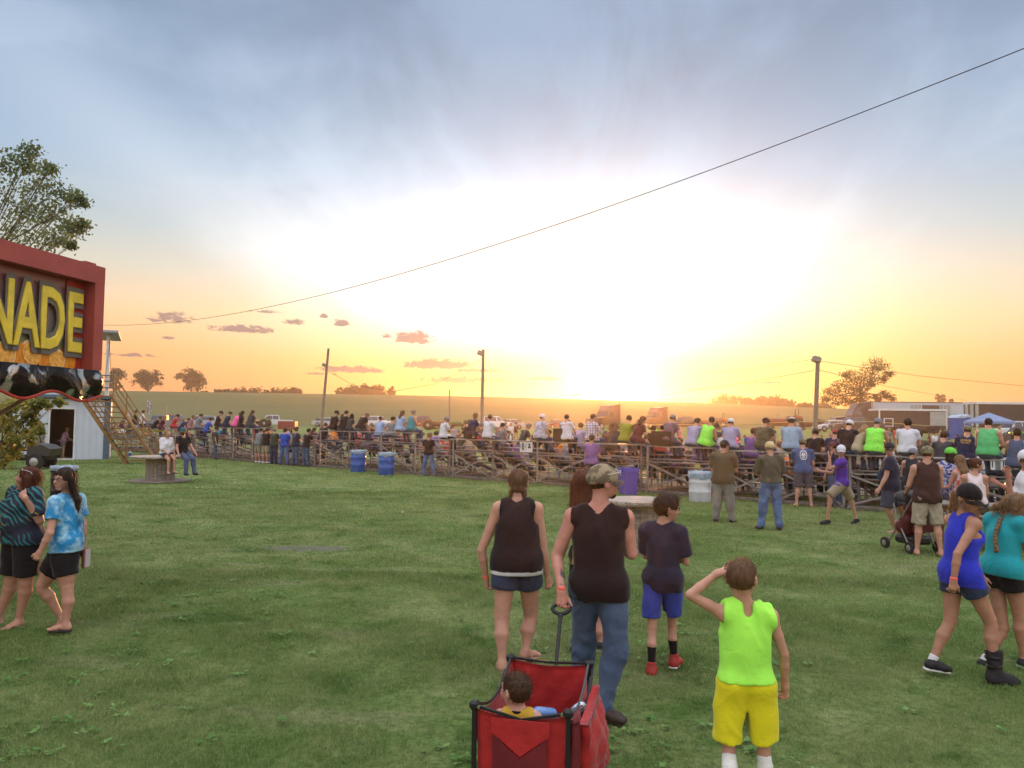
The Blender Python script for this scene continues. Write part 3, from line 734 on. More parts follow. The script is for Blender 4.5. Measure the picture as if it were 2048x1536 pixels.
def add_hair(J, style, m, parent, vox, length=.3, strands=0, seed=3, cap=False):
    q = head_scale(J); A = HF(J); h = lambda x, y, z: hp(J, x, y, z); up, sl, sf, *_ = body_frame(J); rng = random.Random(seed)
    inf = dict(buzz=.005, fade=.007, short=.012, messy=.018)  .get(style, .012)*(.5 if cap else 1); base = -.075 if style in ('buzz', 'fade', 'short', 'messy') else -.09
    pr = [ell(h(0, -.014, .022), V3(.074+inf, .096+inf, .088+inf*1.1)*q, A, k=.02)]
    if style in ('messy', 'short') and not cap: pr.append(ell(h(0, .05, .085), V3(.055, .045, .030)*q, A, k=.03))
    cut = [ell(h(0, .118, -.045), V3(.078, .088, .108)*q, A, k=.012, op='s')]
    if style in ('buzz', 'fade', 'short', 'messy'):
        for g in (-1, 1): cut += [ell(h(g*.088, .020, -.045), V3(.035, .052, .050)*q, A, k=.01, op='s')]
    planes = [clipz(J, 0, 0, base, (0, .15, -1))] if style in ('buzz', 'fade', 'short', 'messy') else []
    pr = pr+cut
    bk = -nrm(J['hfw']*np.array([1, 1, 0])+1e-6)
    Z = V3(0, 0, 1)
    if style == 'long':
        L = length
        for i in range(9):
            u = (i-4)/4; a = h(u*.070, -.060+.035*abs(u)**1.5, -.01+.02*(1-abs(u))); mid = h(u*.080, -.085+.045*u*u, -.10)
            m2 = mid-Z*.10-sf*.065*(1-.3*abs(u)); e = mid-Z*(L-.09)*(1-.10*abs(u)-.05*rng.random())-sf*.085*(1-.35*abs(u))
            pr += [cone(a, mid, .030*q, .028*q, k=.02), cone(mid, m2, .026*q, .024, k=.02), cone(m2, e, .025, .010, k=.02)]
    elif style == 'bob':
        for i in range(9):
            u = (i-4)/4; a = h(u*.074, -.050+.045*abs(u)**1.5, .0); e = h(u*.098, -.075+.075*abs(u)**1.5, -.09)-Z*(length-.12)
            pr += [cone(a, e, .034*q, .026*q, k=.02)]
    elif style == 'pony':
        a = h(0, -.100, .02); m1 = a+bk*.055*q-Z*.03; e = m1-Z*length+bk*.01
        pr += [cone(a, m1, .022, .030, k=.02), cone(m1, (m1+e)/2+bk*.012, .032, .028, k=.02), cone((m1+e)/2+bk*.012, e, .028, .008, k=.02)]
    elif style == 'bun': pr += [ell(h(0, -.085, .075), V3(.045, .045, .045)*q, A, k=.015)]
    elif style == 'braids':
        for g in (-1, 1):
            p = h(g*.062, -.052, -.075)
            for i in range(7):
                n_ = p-Z*.022+bk*.002*(i % 2)+sl*g*(.004 if i % 2 else -.003); pr.append(ell((p+n_)/2, V3(.019, .019, .017), k=.005)); p = n_
        pr.append(ell(h(0, -.045, -.065), V3(.064, .05, .035)*q, A, k=.02))
    fine = style in ('long', 'pony', 'bob', 'braids', 'bun')
    if cap: planes = list(planes)+[clipz(J, 0, 0, .030, (0, .0, 1))]
    o = garment('hair', pr, vox, m, parent, planes=planes, fold=.0028 if fine else (.0022 if style in ('messy', 'short') else .0007), fr=16 if fine else 22, st=(1.6, 1.6, .25) if fine else (1, 1, 1), seed=seed)
    if o and strands:
        me = o.data; n = len(me.vertices); co = np.empty(n*3); me.vertices.foreach_get('co', co); co = co.reshape(-1, 3); no = np.empty(n*3); me.vertices.foreach_get('normal', no); no = no.reshape(-1, 3)
        rg = np.random.default_rng(seed); pick = rg.integers(0, n, strands); p = co[pick]; nn = no[pick]
        short = not fine; Ls = (.016 if style == 'fade' else .03 if short else .03 if style == 'braids' else .07)*(.5+rg.random(strands))
        hu = J['hup']; dn = np.tile(-Z*.9, (strands, 1)) if fine else np.tile(hu*.5+J['hfw']*.35, (strands, 1))
        d = nn*(.35 if fine else .9)+dn+rg.normal(size=(strands, 3))*.28; d /= np.linalg.norm(d, axis=1)[:, None]
        w = np.cross(d, rg.normal(size=(strands, 3))); w /= np.linalg.norm(w, axis=1)[:, None]; w *= .0009
        d2 = d+nn*.2-Z*(.35 if fine else .1)
        V = np.stack([p-w-nn*.004, p+w-nn*.004, p+d*Ls[:, None]*.55+w*.8, p+d*Ls[:, None]*.55-w*.8, p+d*Ls[:, None]*.55+d2*Ls[:, None]*.45+w*.25, p+d*Ls[:, None]*.55+d2*Ls[:, None]*.45-w*.25], 1).reshape(-1, 3)
        b = np.arange(strands)*6; F = np.concatenate([np.stack([b, b+1, b+2, b+3], -1), np.stack([b+3, b+2, b+4, b+5], -1)])
        mesh_obj('loose_hair', V, F, m, o)
    return o
def add_cap(J, m, parent, vox, brim=None, yaw=0, brimlen=1., panel=None, name='cap'):
    q = head_scale(J); A = HF(J); h = lambda x, y, z: hp(J, x, y, z)
    v, f = solid([ell(h(0, -.012, .030), V3(.091, .112, .099)*q, A, k=.01)], vox, [clipz(J, 0, 0, .004, (0, .12, -1))])
    o = mesh_obj(name, v, f, m, parent, smooth=True)
    c, s_ = math.cos(R(yaw)), math.sin(R(yaw)); L = lambda x, y, z: h(x*c+y*s_, -x*s_+y*c, z)
    ax = np.array([[c, -s_, 0], [s_, c, 0], [0, 0, 1]])@A
    mb = MB(); n = 13; pts = []
    for layer in (0, -.006):
        for j in range(5):
            for i in range(n):
                t = -1+2*i/(n-1); r = j/4; x = t*.078*(1-.05*r); y = (.072-.045*t*t)+r*.078*brimlen*math.sqrt(max(0, 1-t*t*.86)); z = .022-.022*r-.022*t*t+layer
                pts.append(L(x*q, y*q, z) if False else L(x, y, z))
    fs = []
    for ly in (0, 1):
        for j in range(4):
            for i in range(n-1):
                a = ly*5*n+j*n+i; fs.append((a, a+1, a+n+1, a+n))
    for i in range(n-1): a = 4*n+i; fs.append((a, a+1, a+1+5*n, a+5*n))
    for j in range(4):
        for i in (0, n-1): a = j*n+i; fs.append((a, a+n, a+n+5*n, a+5*n))
    mb.add(pts, fs); b = mb.build('brim', brim or m, o, smooth=True)
    mb = MB(); mb.lathe(h(0, -.012, .122)+0, [(.008, -.004), (.008, .004), (.003, .007)], 8); mb.build('button', m, o)
    return o
def add_brimhat(J, m, parent, vox, band=None, wide=.17):
    q = head_scale(J); A = HF(J); h = lambda x, y, z: hp(J, x, y, z)
    pr = [ell(h(0, -.01, .055), V3(.088, .106, .085)*q, A, k=.02), ell(h(0, -.01, .045), V3(wide*.92, wide, .011)*q, A, k=.02), ell(h(0, -.01, .15), V3(.03, .07, .022)*q, A, k=.03, op='s')]
    o = garment('hat', pr, min(vox, .011), m, parent, planes=[clipz(J, 0, 0, .034, (0, 0, -1))], fold=.006, fr=4)
    if band: garment('hat_band', [ell(h(0, -.01, .055), V3(.091, .109, .088)*q, A, k=.02)], min(vox, .011), band, o, planes=[clipz(J, 0, 0, .052, (0, 0, -1)), clipz(J, 0, 0, .078, (0, 0, 1))], fold=0)
    return o
def add_face(J, parent, brows=None, lipc=(.45, .16, .14)):
    q = head_scale(J); A = HF(J); h = lambda x, y, z: hp(J, x, y, z)
    ew = mat('eye_white', (.55, .52, .50), .35); ei = mat('eye_iris', (.03, .02, .015), .2)
    for g in (-1, 1):
        e = MB(); M = Matrix([tuple(r) for r in A]).transposed(); r = .0112*q
        e.lathe(h(g*.031, .0785, .004), [(r*math.sin(t), -r*math.cos(t)) for t in np.linspace(.15, 3.0, 8)], 12, M); eo = e.build('eye', ew, parent, True)
        e = MB(); e.lathe(h(g*.031, .0785+.0068, .004), [(.0062*q*math.sin(t), -.0062*q*math.cos(t)) for t in np.linspace(.15, 3.0, 6)], 10, M); e.build('iris', ei, eo, True)
        if brows: garment('eyebrow', [cone(h(g*.016, .0855, .026), h(g*.046, .074, .029), .0042*q, .0026*q)], .004, brows, parent, fold=0)
    if lipc: garment('lips', [cone(h(-.017, .0865, -.0545), h(.017, .0865, -.0545), .0068*q, k=.006), cone(h(-.012, .0865, -.063), h(.012, .0865, -.063), .0075*q, k=.006)], .005, mat('lips%.2f' % lipc[0], lipc, .45), parent, fold=0)
def add_glasses(J, parent, m, up=False, lens=None, name='glasses', cap=False):
    h = lambda x, y, z: hp(J, x, y, z); mb = MB(); dz = .075 if up else 0; dy = -.035 if up else 0
    if cap: dz, dy = .062, .012
    for g in (-1, 1):
        mb.tube([h(g*.031+.024*math.cos(t), .100+dy-.012*abs(g*.031+.024*math.cos(t))/.06, .003+dz+.017*math.sin(t)) for t in np.linspace(0, 6.283, 15)], .0024, 6)
        mb.tube([h(g*.056, .092+dy, .008+dz), h(g*.082, .05+dy, .006+dz), h(g*.086, -.01+dy*.5, .004+dz*.9), h(g*.084, -.03+dy*.5, -.012+dz*.8)], .0024, 6)
    mb.tube([h(-.008, .102+dy, .008+dz), h(.008, .102+dy, .008+dz)], .0024, 6); o = mb.build(name, m, parent, True)
    if lens:
        l = MB()
        for g in (-1, 1): l.prism([h(g*.031+.023*math.cos(t), .099+dy-.012*abs(g*.031+.023*math.cos(t))/.06, .003+dz+.016*math.sin(t)) for t in np.linspace(0, 6.283, 13)[:-1]], J['hfw']*.002)
        l.build('lens', lens, o)
def add_beard(J, m, parent, vox=.006, full=True):
    q = head_scale(J); A = HF(J); h = lambda x, y, z: hp(J, x, y, z)
    pr = [ell(h(0, .058, -.088), V3(.032, .030, .026)*q, A, k=.02), cone(h(-.02, .093, -.042), h(.02, .093, -.042), .007, k=.01)]
    if full: pr += [ell(h(0, .032, -.055), V3(.0625, .062, .052)*q, A, k=.02), ell(h(0, .10, -.056), V3(.020, .03, .007)*q, A, k=.005, op='s')]
    garment('beard', pr, vox, m, parent, planes=[clipz(J, 0, 0, -.034, (0, -.2, 1))], fold=.0015, fr=30)

SKINS = dict(fair=(.50, .27, .20), light=(.45, .235, .165), tan=(.36, .18, .115), ruddy=(.44, .20, .15), brown=(.20, .10, .06))
def skin(k): return mat('skin_'+k, SKINS[k], .5, var=.10, vscale=14, subs=.08, spec=.35, bump=.05, bscale=60)
def hairm(k):
    c = dict(black=(.012, .009, .008), darkbrown=(.035, .018, .010), brown=(.085, .043, .022), lightbrown=(.16, .085, .042), auburn=(.12, .035, .015), blonde=(.42, .27, .12), grey=(.30, .28, .26), sandy=(.27, .16, .08))[k]
    return mat('hair_'+k, c, .55, var=.35, vscale=60, stretch=(1, 1, .12), trans=.5, spec=.4)
def cloth(name, c, **k): return mat('cloth_'+name, c, .85, var=k.pop('var', .10), vscale=5, cloth=k.pop('cloth', .25), sheen=.15, spec=.15, **k)

def person(at, label, group=None, vox=.02, det=0, skinc='light', top=None, bottom=None, foot=None, sock=None, hair=('short', 'brown'), cap=None, hat=None,
           face=False, glasses=None, beard=None, ov=None, y0=None, J=None, curl=(25, 25), hidelegs=False, z0=None, **pose):
    """at: world (x, y) of the base. clothing: top=(kind, material, options)"""
    if J is None: J = skeleton(**pose)
    x, y = at[0], at[1]; z = z0 if z0 is not None else (gzf(x, y) if len(at) < 3 else at[2])
    root = empty('person', (x, y, z), 0, label, 'person', group); base = V3(x, y, z)
    if ov:
        for k, q in ov.items():
            if k in ('hfw', 'hup') or k[:2] in ('ft', 'hd', 'hn'): J[k] = nrm(V3(*q)); continue
            J[k] = np.array(P(q[0], q[1], y0+q[2]))-base
        for sd in 'LR':
            if 'wr'+sd in ov or 'el'+sd in ov:
                if 'hd'+sd not in ov: J['hd'+sd] = nrm(J['wr'+sd]-J['el'+sd])
                if 'hn'+sd not in ov: J['hn'+sd] = nrm(V3(*J['ft'+sd])+1e-3)
        if 'hup' not in ov or 'hfw' in ov:
            u = J['hup'] if 'hup' in ov else V3(0, 0, 1); hl = nrm(np.cross(J['hfw'], u)); J['hup'] = np.cross(hl, J['hfw'])
    sk = skin(skinc)
    bp = torso(J, 0)+head_prims(J, face)
    for sd in 'LR':
        bp += limbs_arm(J, sd)+limbs_hand(J, sd, curl[0 if sd == 'L' else 1], detail=det)
        if not hidelegs: bp += limbs_leg(J, sd)+limbs_foot(J, sd, 0, det > 1 and not (foot and foot[0] == 'shoe'))
    v, f = solid(bp, vox); v = smooth_v(v, f, 1) if det < 2 else v
    mesh_obj('body', v, f, sk, root, smooth=True)
    gv = max(vox, .0085) if det >= 2 else vox
    seed = int(abs(x*37+y*91)*10) % 1000
    tops = [] if top is None else ([top] if isinstance(top, tuple) else top); out = {}
    for i, tp in enumerate(tops):
        o = dict(tp[2]) if len(tp) > 2 else {}; o.setdefault('seed', seed+i); o.setdefault('hipx', ((bottom[2] if len(bottom) > 2 else {}).get('loose', .012)+.002*i) if bottom and o.get('drop', .055) > .02 else None); out['top%d' % i] = top_wear(J, tp[1], root, gv, kind=tp[0], **o)
    if bottom and not (hidelegs and False):
        o = dict(bottom[2]) if len(bottom) > 2 else {}; o.setdefault('seed', seed+9); out['bottom'] = bottom_wear(J, bottom[1], root, gv, kind=bottom[0], **o)
    if foot and not hidelegs: shoes(J, foot[1], root, gv, kind=foot[0], sole=foot[2] if len(foot) > 2 else None, high=foot[3] if len(foot) > 3 else .03)
    if sock and not hidelegs: socks(J, sock[0], root, gv, sock[1])
    hv = min(vox, .012)
    if hair: add_hair(J, hair[0], hairm(hair[1]), root, hv, length=hair[2] if len(hair) > 2 else .3, strands=hair[3] if len(hair) > 3 else 0, seed=seed, cap=bool(cap or hat))
    if cap: add_cap(J, cap[0], root, hv, brim=cap[1] if len(cap) > 1 else None, yaw=cap[2] if len(cap) > 2 else 0)
    if hat: add_brimhat(J, hat[0], root, hv, band=hat[1] if len(hat) > 1 else None, wide=hat[2] if len(hat) > 2 else .17)
    if face: add_face(J, root, hairm(hair[1]) if hair else None)
    if glasses: add_glasses(J, root, **glasses)
    if beard: add_beard(J, hairm(beard[0]), root, full=beard[1] if len(beard) > 1 else True)
    out['J'] = J; out['root'] = root; out['base'] = base
    return out
from mathutils.bvhtree import BVHTree
def stick(garm, v3, f, m, base_dir, name='print', off=.004, parent=None):
    """lay a flat outline mesh onto a garment along base_dir (a print on the cloth)"""
    me = garm.data; bvh = BVHTree.FromPolygons([x.co for x in me.vertices], [p.vertices for p in me.polygons]); d = Vector(base_dir)
    out = []
    for p in v3:
        hit = bvh.ray_cast(Vector(p)-d*.6, d); out.append(hit[0]-d*off if hit[0] is not None else Vector(p))
    o = mesh_obj(name, out, f, m, garm); return o
def text_mesh(txt, size, sub=1):
    cu = bpy.data.curves.new('t', 'FONT'); cu.body = txt; cu.size = size; cu.align_x = 'CENTER'; cu.resolution_u = 2; cu.offset = size*.012
    ob = bpy.data.objects.new('t', cu); COL.objects.link(ob); dg = bpy.context.evaluated_depsgraph_get(); me = bpy.data.meshes.new_from_object(ob.evaluated_get(dg))
    bm = bmesh.new(); bm.from_mesh(me); bmesh.ops.triangulate(bm, faces=bm.faces); 
    for _ in range(sub): bmesh.ops.subdivide_edges(bm, edges=[e for e in bm.edges if e.calc_length() > size*.12], cuts=1, use_grid_fill=False)
    bmesh.ops.triangulate(bm, faces=bm.faces)
    v = [x.co.copy() for x in bm.verts]; bm.verts.index_update(); f = [tuple(q.index for q in p.verts) for p in bm.faces]; bm.free()
    bpy.data.objects.remove(ob); bpy.data.curves.remove(cu); bpy.data.meshes.remove(me); return v, f
def back_text(pp, txt, size, h, m, dx=0, side=-1, key='top0', sx=1.0, name='lettering'):
    J = pp['J']; up, sl, sf, *_ = body_frame(J); c = J['neck']-up*h+sl*dx
    v, f = text_mesh(txt, size); right = nrm(np.cross(sf*-side, up))
    pts = [c+right*p.x*sx+up*p.y for p in v]
    return stick(pp[key], pts, f, m, sf*-side, name)
# ------------------------------------------------------------------ trees
bark = mat('bark', (.10, .08, .06), .9, var=.3, vscale=10, bump=.5)
def leafm(name, c, c2): return mat(name, c, .6, col2=c2, c2scale=.9, var=.25, vscale=3, trans=.4, spec=.2)
leaf_hill = leafm('leaf_hill', (.045, .062, .022), (.075, .085, .032))
leaf_near = leafm('leaf_near', (.10, .15, .06), (.17, .21, .09)); leaf_bush = leafm('leaf_bush', (.17, .20, .05), (.33, .33, .09))
def leaves_mesh(pts, size, rng, elong=1.3, droop=0):
    n = len(pts); a = rng.normal(size=(n, 3)); a[:, 2] -= droop; a /= np.linalg.norm(a, axis=1)[:, None]; b = np.cross(a, rng.normal(size=(n, 3))); b /= np.linalg.norm(b, axis=1)[:, None]
    s = size*(.6+.8*rng.random(n))[:, None]; L = a*s*elong
    V = np.stack([pts, pts+L*.5+b*s*.5, pts+L, pts+L*.5-b*s*.5], 1).reshape(-1, 3); i = np.arange(n)*4
    return V, np.stack([i, i+1, i+2, i+3], -1)
def tree(name, label, base, blobs, leaf, trunk_r, lm, per=300, clump=.35, group=None, cat='tree', seed=1, limb=1., fork=.35, droop=0, flat=.75):
    """blobs: list of (world centre, radius)"""
    rng = np.random.default_rng(seed); base = Vector(base); root = empty(name, base, 0, label, cat, group)
    top = max(b[0][2] for b in blobs); cx = np.mean([b[0][0] for b in blobs]); cy = np.mean([b[0][1] for b in blobs]); H = top-base.z
    mb = MB(); jn = Vector((0, 0, H*fork)); lean = Vector((cx-base.x, cy-base.y, 0))*.25
    mb.tube([(0, 0, -.3), (0, 0, 0), Vector((0, 0, H*fork*.5))+lean*.4, jn+lean, jn+lean*1.6+Vector((0, 0, H*.25))], [trunk_r*1.5, trunk_r*1.25, trunk_r, trunk_r*.75, trunk_r*.4], 9)
    ps = []
    for (c, r) in blobs:
        c = Vector(c)-base; st = jn+lean+Vector((0, 0, H*.25*rng.random())); md = st.lerp(c, .5)+Vector(rng.normal(size=3))*r*.25-Vector((0, 0, r*.2))
        mb.tube([st-Vector((0, 0, .1)), md, c], [trunk_r*.45*limb, trunk_r*.28*limb, trunk_r*.12*limb], 6)
        m = max(3, int(per/26)); cc = rng.normal(size=(m, 3)); cc /= np.linalg.norm(cc, axis=1)[:, None]; cc *= (r*(.35+.65*rng.random(m)**.5))[:, None]; cc[:, 2] *= flat
        for q in cc:
            e = Vector(q)+c
            if limb > 0 and rng.random() < .7: mb.tube([md.lerp(c, rng.random()), e], [trunk_r*.08*limb, trunk_r*.03*limb], 4)
            k = int(26*(.5+rng.random())); p = rng.normal(size=(k, 3))*r*clump; p[:, 2] *= .7; ps.append(p+np.array(e))
    mb.build('trunk', bark, root, True)
    V, F = leaves_mesh(np.concatenate(ps), leaf, rng, droop=droop)
    mesh_obj('crown', V, F, lm, root); return root
def px_tree(name, label, cx, top, bot, w, Y, leaf, per=300, nb=9, seed=1, group=None, bushy=False, tr=None, lm=None, cat='tree'):
    rng = random.Random(seed*7+1); T = P(cx, top, Y); x = T.x; gzz = gzf(x, Y); H = max(T.z-gzz, P(cx, top, Y).z-P(cx, bot, Y).z); W = w/F_PX*Y; bl = []
    lo = .12 if bushy else .42; base = (x, Y, T.z-H)
    for i in range(nb):
        a = rng.random()*6.28; u = rng.random()**.5; t = lo+(1-lo)*rng.random(); prof = math.sqrt(max(.12, 1-((t-(lo+.5*(1-lo)))/(.62*(1-lo)))**2))
        r = W*.24*(.75+.5*rng.random()); rx = max(0, W/2*prof-r*.6)*u
        bl.append(((x+math.cos(a)*rx, Y+math.sin(a)*rx*.8, T.z-H+H*t-r*.5), r))
    for sg in (-1, 1): bl.append(((x+sg*(W/2-W*.2), Y, T.z-H+H*(lo+.35*(1-lo)+.15*rng.random())), W*.2))
    bl.append(((x+W*.08*(rng.random()-.5), Y, T.z-W*.22), W*.22))
    return tree(name, label, base, bl, leaf, tr or max(.12, W*.03), lm or leaf_hill, per=per, clump=.22, seed=seed, group=group, cat=cat, limb=.8, fork=lo*.8)
hg = 'trees along the hill crest'
for i, (n_, lb, cx, top, bot, w, bushy) in enumerate([
    ('round_tree', 'round dark tree on the hill crest just beyond the stair rails', 234, 739, 786, 38, 0),
    ('round_tree', 'broad round tree standing alone on the crest, middle of the three lone trees', 298, 738, 784, 60, 0),
    ('round_tree', 'rounded lone tree on the crest with a bare trunk, rightmost of the three lone trees', 383, 738, 786, 54, 0),
    ('bush', 'small low bush on the crest left of the long hedge', 408, 782, 788, 16, 1),
    ('bush', 'low hedge bush at the left end of the distant tree line', 448, 780, 788, 44, 1),
    ('bush', 'long low treetop clump in the middle of the distant tree line', 492, 778, 788, 66, 1),
    ('bush', 'flat hazy clump in the distant tree line left of its rounded last tree', 545, 779, 789, 60, 1),
    ('round_tree', 'rounded small tree ending the distant tree line on the right', 586, 775, 789, 34, 1),
    ('round_tree', 'low left shoulder of the tree clump behind the leaning pole', 684, 777, 790, 30, 1),
    ('round_tree', 'left middle tree of the clump to the right of the leaning pole', 707, 771, 791, 38, 1),
    ('round_tree', 'tallest tree of the clump to the right of the leaning pole', 732, 768, 791, 42, 1),
    ('round_tree', 'right shoulder tree of the clump to the right of the leaning pole', 756, 771, 791, 38, 1),
    ('round_tree', 'small thin tree standing apart at the right of the crest clump', 783, 773, 791, 15, 1),
    ('round_tree', 'domed tree on the crest to the right of the setting sun', 1453, 788, 809, 62, 1),
    ('round_tree', 'low tree filling the gap beside the domed crest tree', 1498, 796, 810, 34, 1),
    ('round_tree', 'bumpy treetop in the right hand crest grove, its tallest', 1524, 791, 811, 38, 1),
    ('round_tree', 'wide treetop in the right hand crest grove behind the straw hatted man', 1553, 793, 812, 44, 1),
    ('round_tree', 'last small tree sloping down at the right of the crest grove', 1580, 799, 814, 30, 1),
    ('bush', 'hazy far bush left of the light pole with the pale shaft', 1612, 808, 817, 32, 1),
    ('bush', 'hazy far bush right behind the light pole with the pale shaft', 1650, 806, 817, 34, 1),
    ('round_tree', 'small leafy tree poking above the white trailer roof', 1881, 788, 826, 20, 0),
    ('bush', 'tiny bush top above the white trailer roof', 1902, 798, 826, 16, 1)]):
    px_tree(n_, lb, cx, top, bot, w, 338+(i % 3)*4, .55, per=240 if w > 30 else 120, nb=9 if w > 30 else 5, seed=i+3, group=hg, bushy=bool(bushy), cat='bush' if n_ == 'bush' else 'tree')
# the big gnarled oak beyond the trailers
OAK = [(1750, 728, 17), (1765, 735, 17), (1736, 736, 16), (1778, 748, 10), (1725, 752, 20), (1706, 754, 18), (1748, 754, 14), (1690, 750, 10), (1765, 760, 10), (1684, 768, 14), (1704, 772, 18), (1722, 772, 18), (1745, 768, 9),
       (1668, 778, 14), (1656, 790, 14), (1680, 790, 16), (1702, 793, 17), (1724, 793, 15), (1650, 800, 10), (1668, 803, 12), (1690, 806, 14), (1712, 808, 14), (1730, 808, 12), (1768, 788, 12), (1780, 796, 10), (1756, 796, 9)]
rg = random.Random(5); OY = 150
tree('oak_tree', 'big gnarled oak with gaps in its crown behind the dark truck and white trailer', (P(1722, 800, OY).x, OY, gzf(P(1722, 800, OY).x, OY)),
     [(P(a, b, OY+rg.uniform(-2.0, 2.0)), r/F_PX*OY*.95) for a, b, r in OAK], .20, .42, leaf_hill, per=330, clump=.30, seed=11, limb=.75, fork=.42, flat=.7)
# near tree behind the lemonade stand, part of it hanging below the awning
NT = [(8, 330, 28), (-30, 360, 45), (55, 300, 15), (50, 330, 20), (85, 345, 20), (100, 335, 12), (30, 385, 34), (75, 385, 26), (115, 378, 20), (145, 392, 16), (160, 402, 10), (70, 420, 30), (105, 425, 24), (25, 440, 40), (-30, 450, 50),
      (130, 445, 18), (155, 460, 16), (165, 452, 9), (60, 470, 30), (110, 480, 20), (140, 490, 8), (5, 490, 30)]
NL = [(15, 812, 18), (45, 805, 14), (70, 812, 14), (90, 806, 10), (118, 800, 7), (10, 840, 26), (45, 845, 24), (70, 835, 14), (12, 880, 26), (45, 880, 20), (62, 870, 12), (8, 915, 16), (28, 900, 14), (-30, 860, 40), (78, 862, 6)]
NY = 13.6
def jb(L, Y, sp): return [(P(a, b, Y+rg.uniform(-sp, sp)), r/F_PX*Y) for a, b, r in L]
nt_x = P(-60, 800, NY).x
tree('leafy_tree', 'silvery leaved tree rising behind the red lemonade sign', (-13.2, 16.8, 0), jb(NT, NY+2.4, 1.0), .048, .16, leaf_near, per=300, clump=.52, seed=21, limb=.32, fork=.42, droop=.5, flat=.95)
tree('leafy_bush', 'yellow green leafy bush below the awning in front of the utility vehicle', (nt_x-.2, NY, 0), jb(NL, NY, .4), .062, .07, leaf_bush, per=150, clump=.36, seed=22, cat='bush', limb=.5, fork=.3, droop=.5, flat=1)
print('trees', time.time()-T0)

# ------------------------------------------------------------------ bleachers
alu = mat('bleacher_metal', (.27, .245, .24), .45, var=.22, vscale=3, metal=.5, spec=.5)
rust = mat('bleacher_frame', (.20, .165, .15), .6, var=.3, vscale=4, metal=.35)
LA, LB = PG(1600, 1008), PG(430, 917)
BU = Vector((LB.x-LA.x, LB.y-LA.y, 0)).normalized(); BN = Vector((-BU.y, BU.x, 0)); BN = BN if BN.y > 0 else -BN
BYAW = math.degrees(math.atan2(BN.x, BN.y))
def on_line(px, off=0.):
    """point of the bleacher back line (moved off metres away from us) seen at photo column px"""
    v = PR(px, 860); a = Vector((LA.x, LA.y))+Vector((BN.x, BN.y))*off
    det = v.x*(-BU.y)+BU.x*1.0; t = (a.x*(-BU.y)+BU.x*a.y)/det
    return Vector((v.x*t, t, 0))
RISE, RUN = .27, .62
SECT = [(204, 424, 1.48, 5), (430, 547, 1.74, 6), (552, 632, 1.46, 5), (640, 833, 1.70, 6), (838, 902, 1.45, 5), (905, 1286, 1.50, 5), (1292, 1430, 1.46, 5), (1434, 1690, 1.42, 5), (1694, 2150, 1.40, 5)]
SLAB = ['grey metal bleacher section behind the brown staircase', 'tallest short bleacher section with the person in the pink shirt on top', 'low bleacher section behind the men standing in jeans', 'grey bleacher section behind the two blue drums',
        'narrow low bleacher section beside the teenager in black shirt', 'long bleacher section with crossed braces below the setting sun', 'bleacher section with crossed braces behind the white barrel', 'bleacher section behind the two men in olive shirts',
        'bleacher section nearest on the right behind the stroller and picnic table']
def sect_of(px):
    for s in SECT:
        if s[0]-4 <= px <= s[1]+4: return s
    return SECT[-1]
for si, (p0, p1, top, rows) in enumerate(SECT):
    a, b = on_line(p0), on_line(p1); L = (b-a).length; root = empty('bleacher', (a.x, a.y, gzf(a.x, a.y)), 0, SLAB[si], 'bleacher', 'metal bleacher sections'); u = (b-a).normalized()
    q = lambda s_, o, z: Vector((u.x*s_+BN.x*o, u.y*s_+BN.y*o, z))
    nf = max(2, int(round(L/2.1))+1); xs = [L*i/(nf-1) for i in range(nf)]; xs = [min(max(x, .06), L-.06) for x in xs]
    for r in range(rows):
        z = top-RISE*r; o = RUN*r; m = MB(); m.box(q(L/2, o+.0, z-.02), (L, .27, .04), M=Matrix.Translation(q(L/2, o, z-.02)) @ Matrix.Rotation(math.atan2(u.y, u.x), 4, 'Z'), bev=.006); m.build('seat_board', alu, root)
        if r < rows-1:
            m = MB(); m.box((0, 0, 0), (L-.02, .27, .04), M=Matrix.Translation(q(L/2, o+RUN*.62, z-.43)) @ Matrix.Rotation(math.atan2(u.y, u.x), 4, 'Z'), bev=.006); m.build('foot_board', alu, root)
    D_ = RUN*(rows-1)
    for i, x in enumerate(xs):
        m = MB(); m.bar(q(x, 0, 0), q(x, 0, top-.045), .062, .062); m.bar(q(x, -.10, .04), q(x, D_+.2, .04), .07, .07)
        for r in range(1, rows): m.bar(q(x, RUN*r, .075), q(x, RUN*r, top-RISE*r-.045), .045, .045)
        m.bar(q(x, .035, top-.52), q(x, D_*.62, top-.52), .045, .045) ; m.bar(q(x+.05, 0, top-.48), q(x+.05, D_, .12), .05, .05)
        m.build('frame', rust if i % 3 == 1 else alu, root)
        if i < nf-1 and (i % 2 == 0 or L < 6 or si >= 5):
            x2 = xs[i+1]; m = MB(); m.bar(q(x+.05, -.045, .10), q(x2-.05, -.045, top-.55), .05, .012, up=BN); m.build('brace', alu, root)
            m = MB(); m.bar(q(x+.05, -.062, top-.55), q(x2-.05, -.062, .10), .05, .012, up=BN); m.build('brace', alu, root)
        if i < nf-1:
            m = MB(); m.bar(q(xs[i]+.04, -.03, top-.50), q(xs[i+1]-.04, -.03, top-.50), .05, .03); m.build('rail', rust if i % 2 else alu, root); m = MB(); m.bar(q(xs[i]+.04, .0, .05), q(xs[i+1]-.04, 0, .05), .06, .06); m.build('base_rail', rust, root)
def seat_pt(px, row=0):
    s = sect_of(px); c = on_line(px, RUN*row-.02); return c.x, c.y, s[2]-RISE*row
gravel = mat('path_gravel_shade', (.085, .065, .052), .95, var=.4, vscale=25, bump=.8, bscale=50)  # gravel colour darkened to stand for the shade beneath the seats
V = []; n = 60
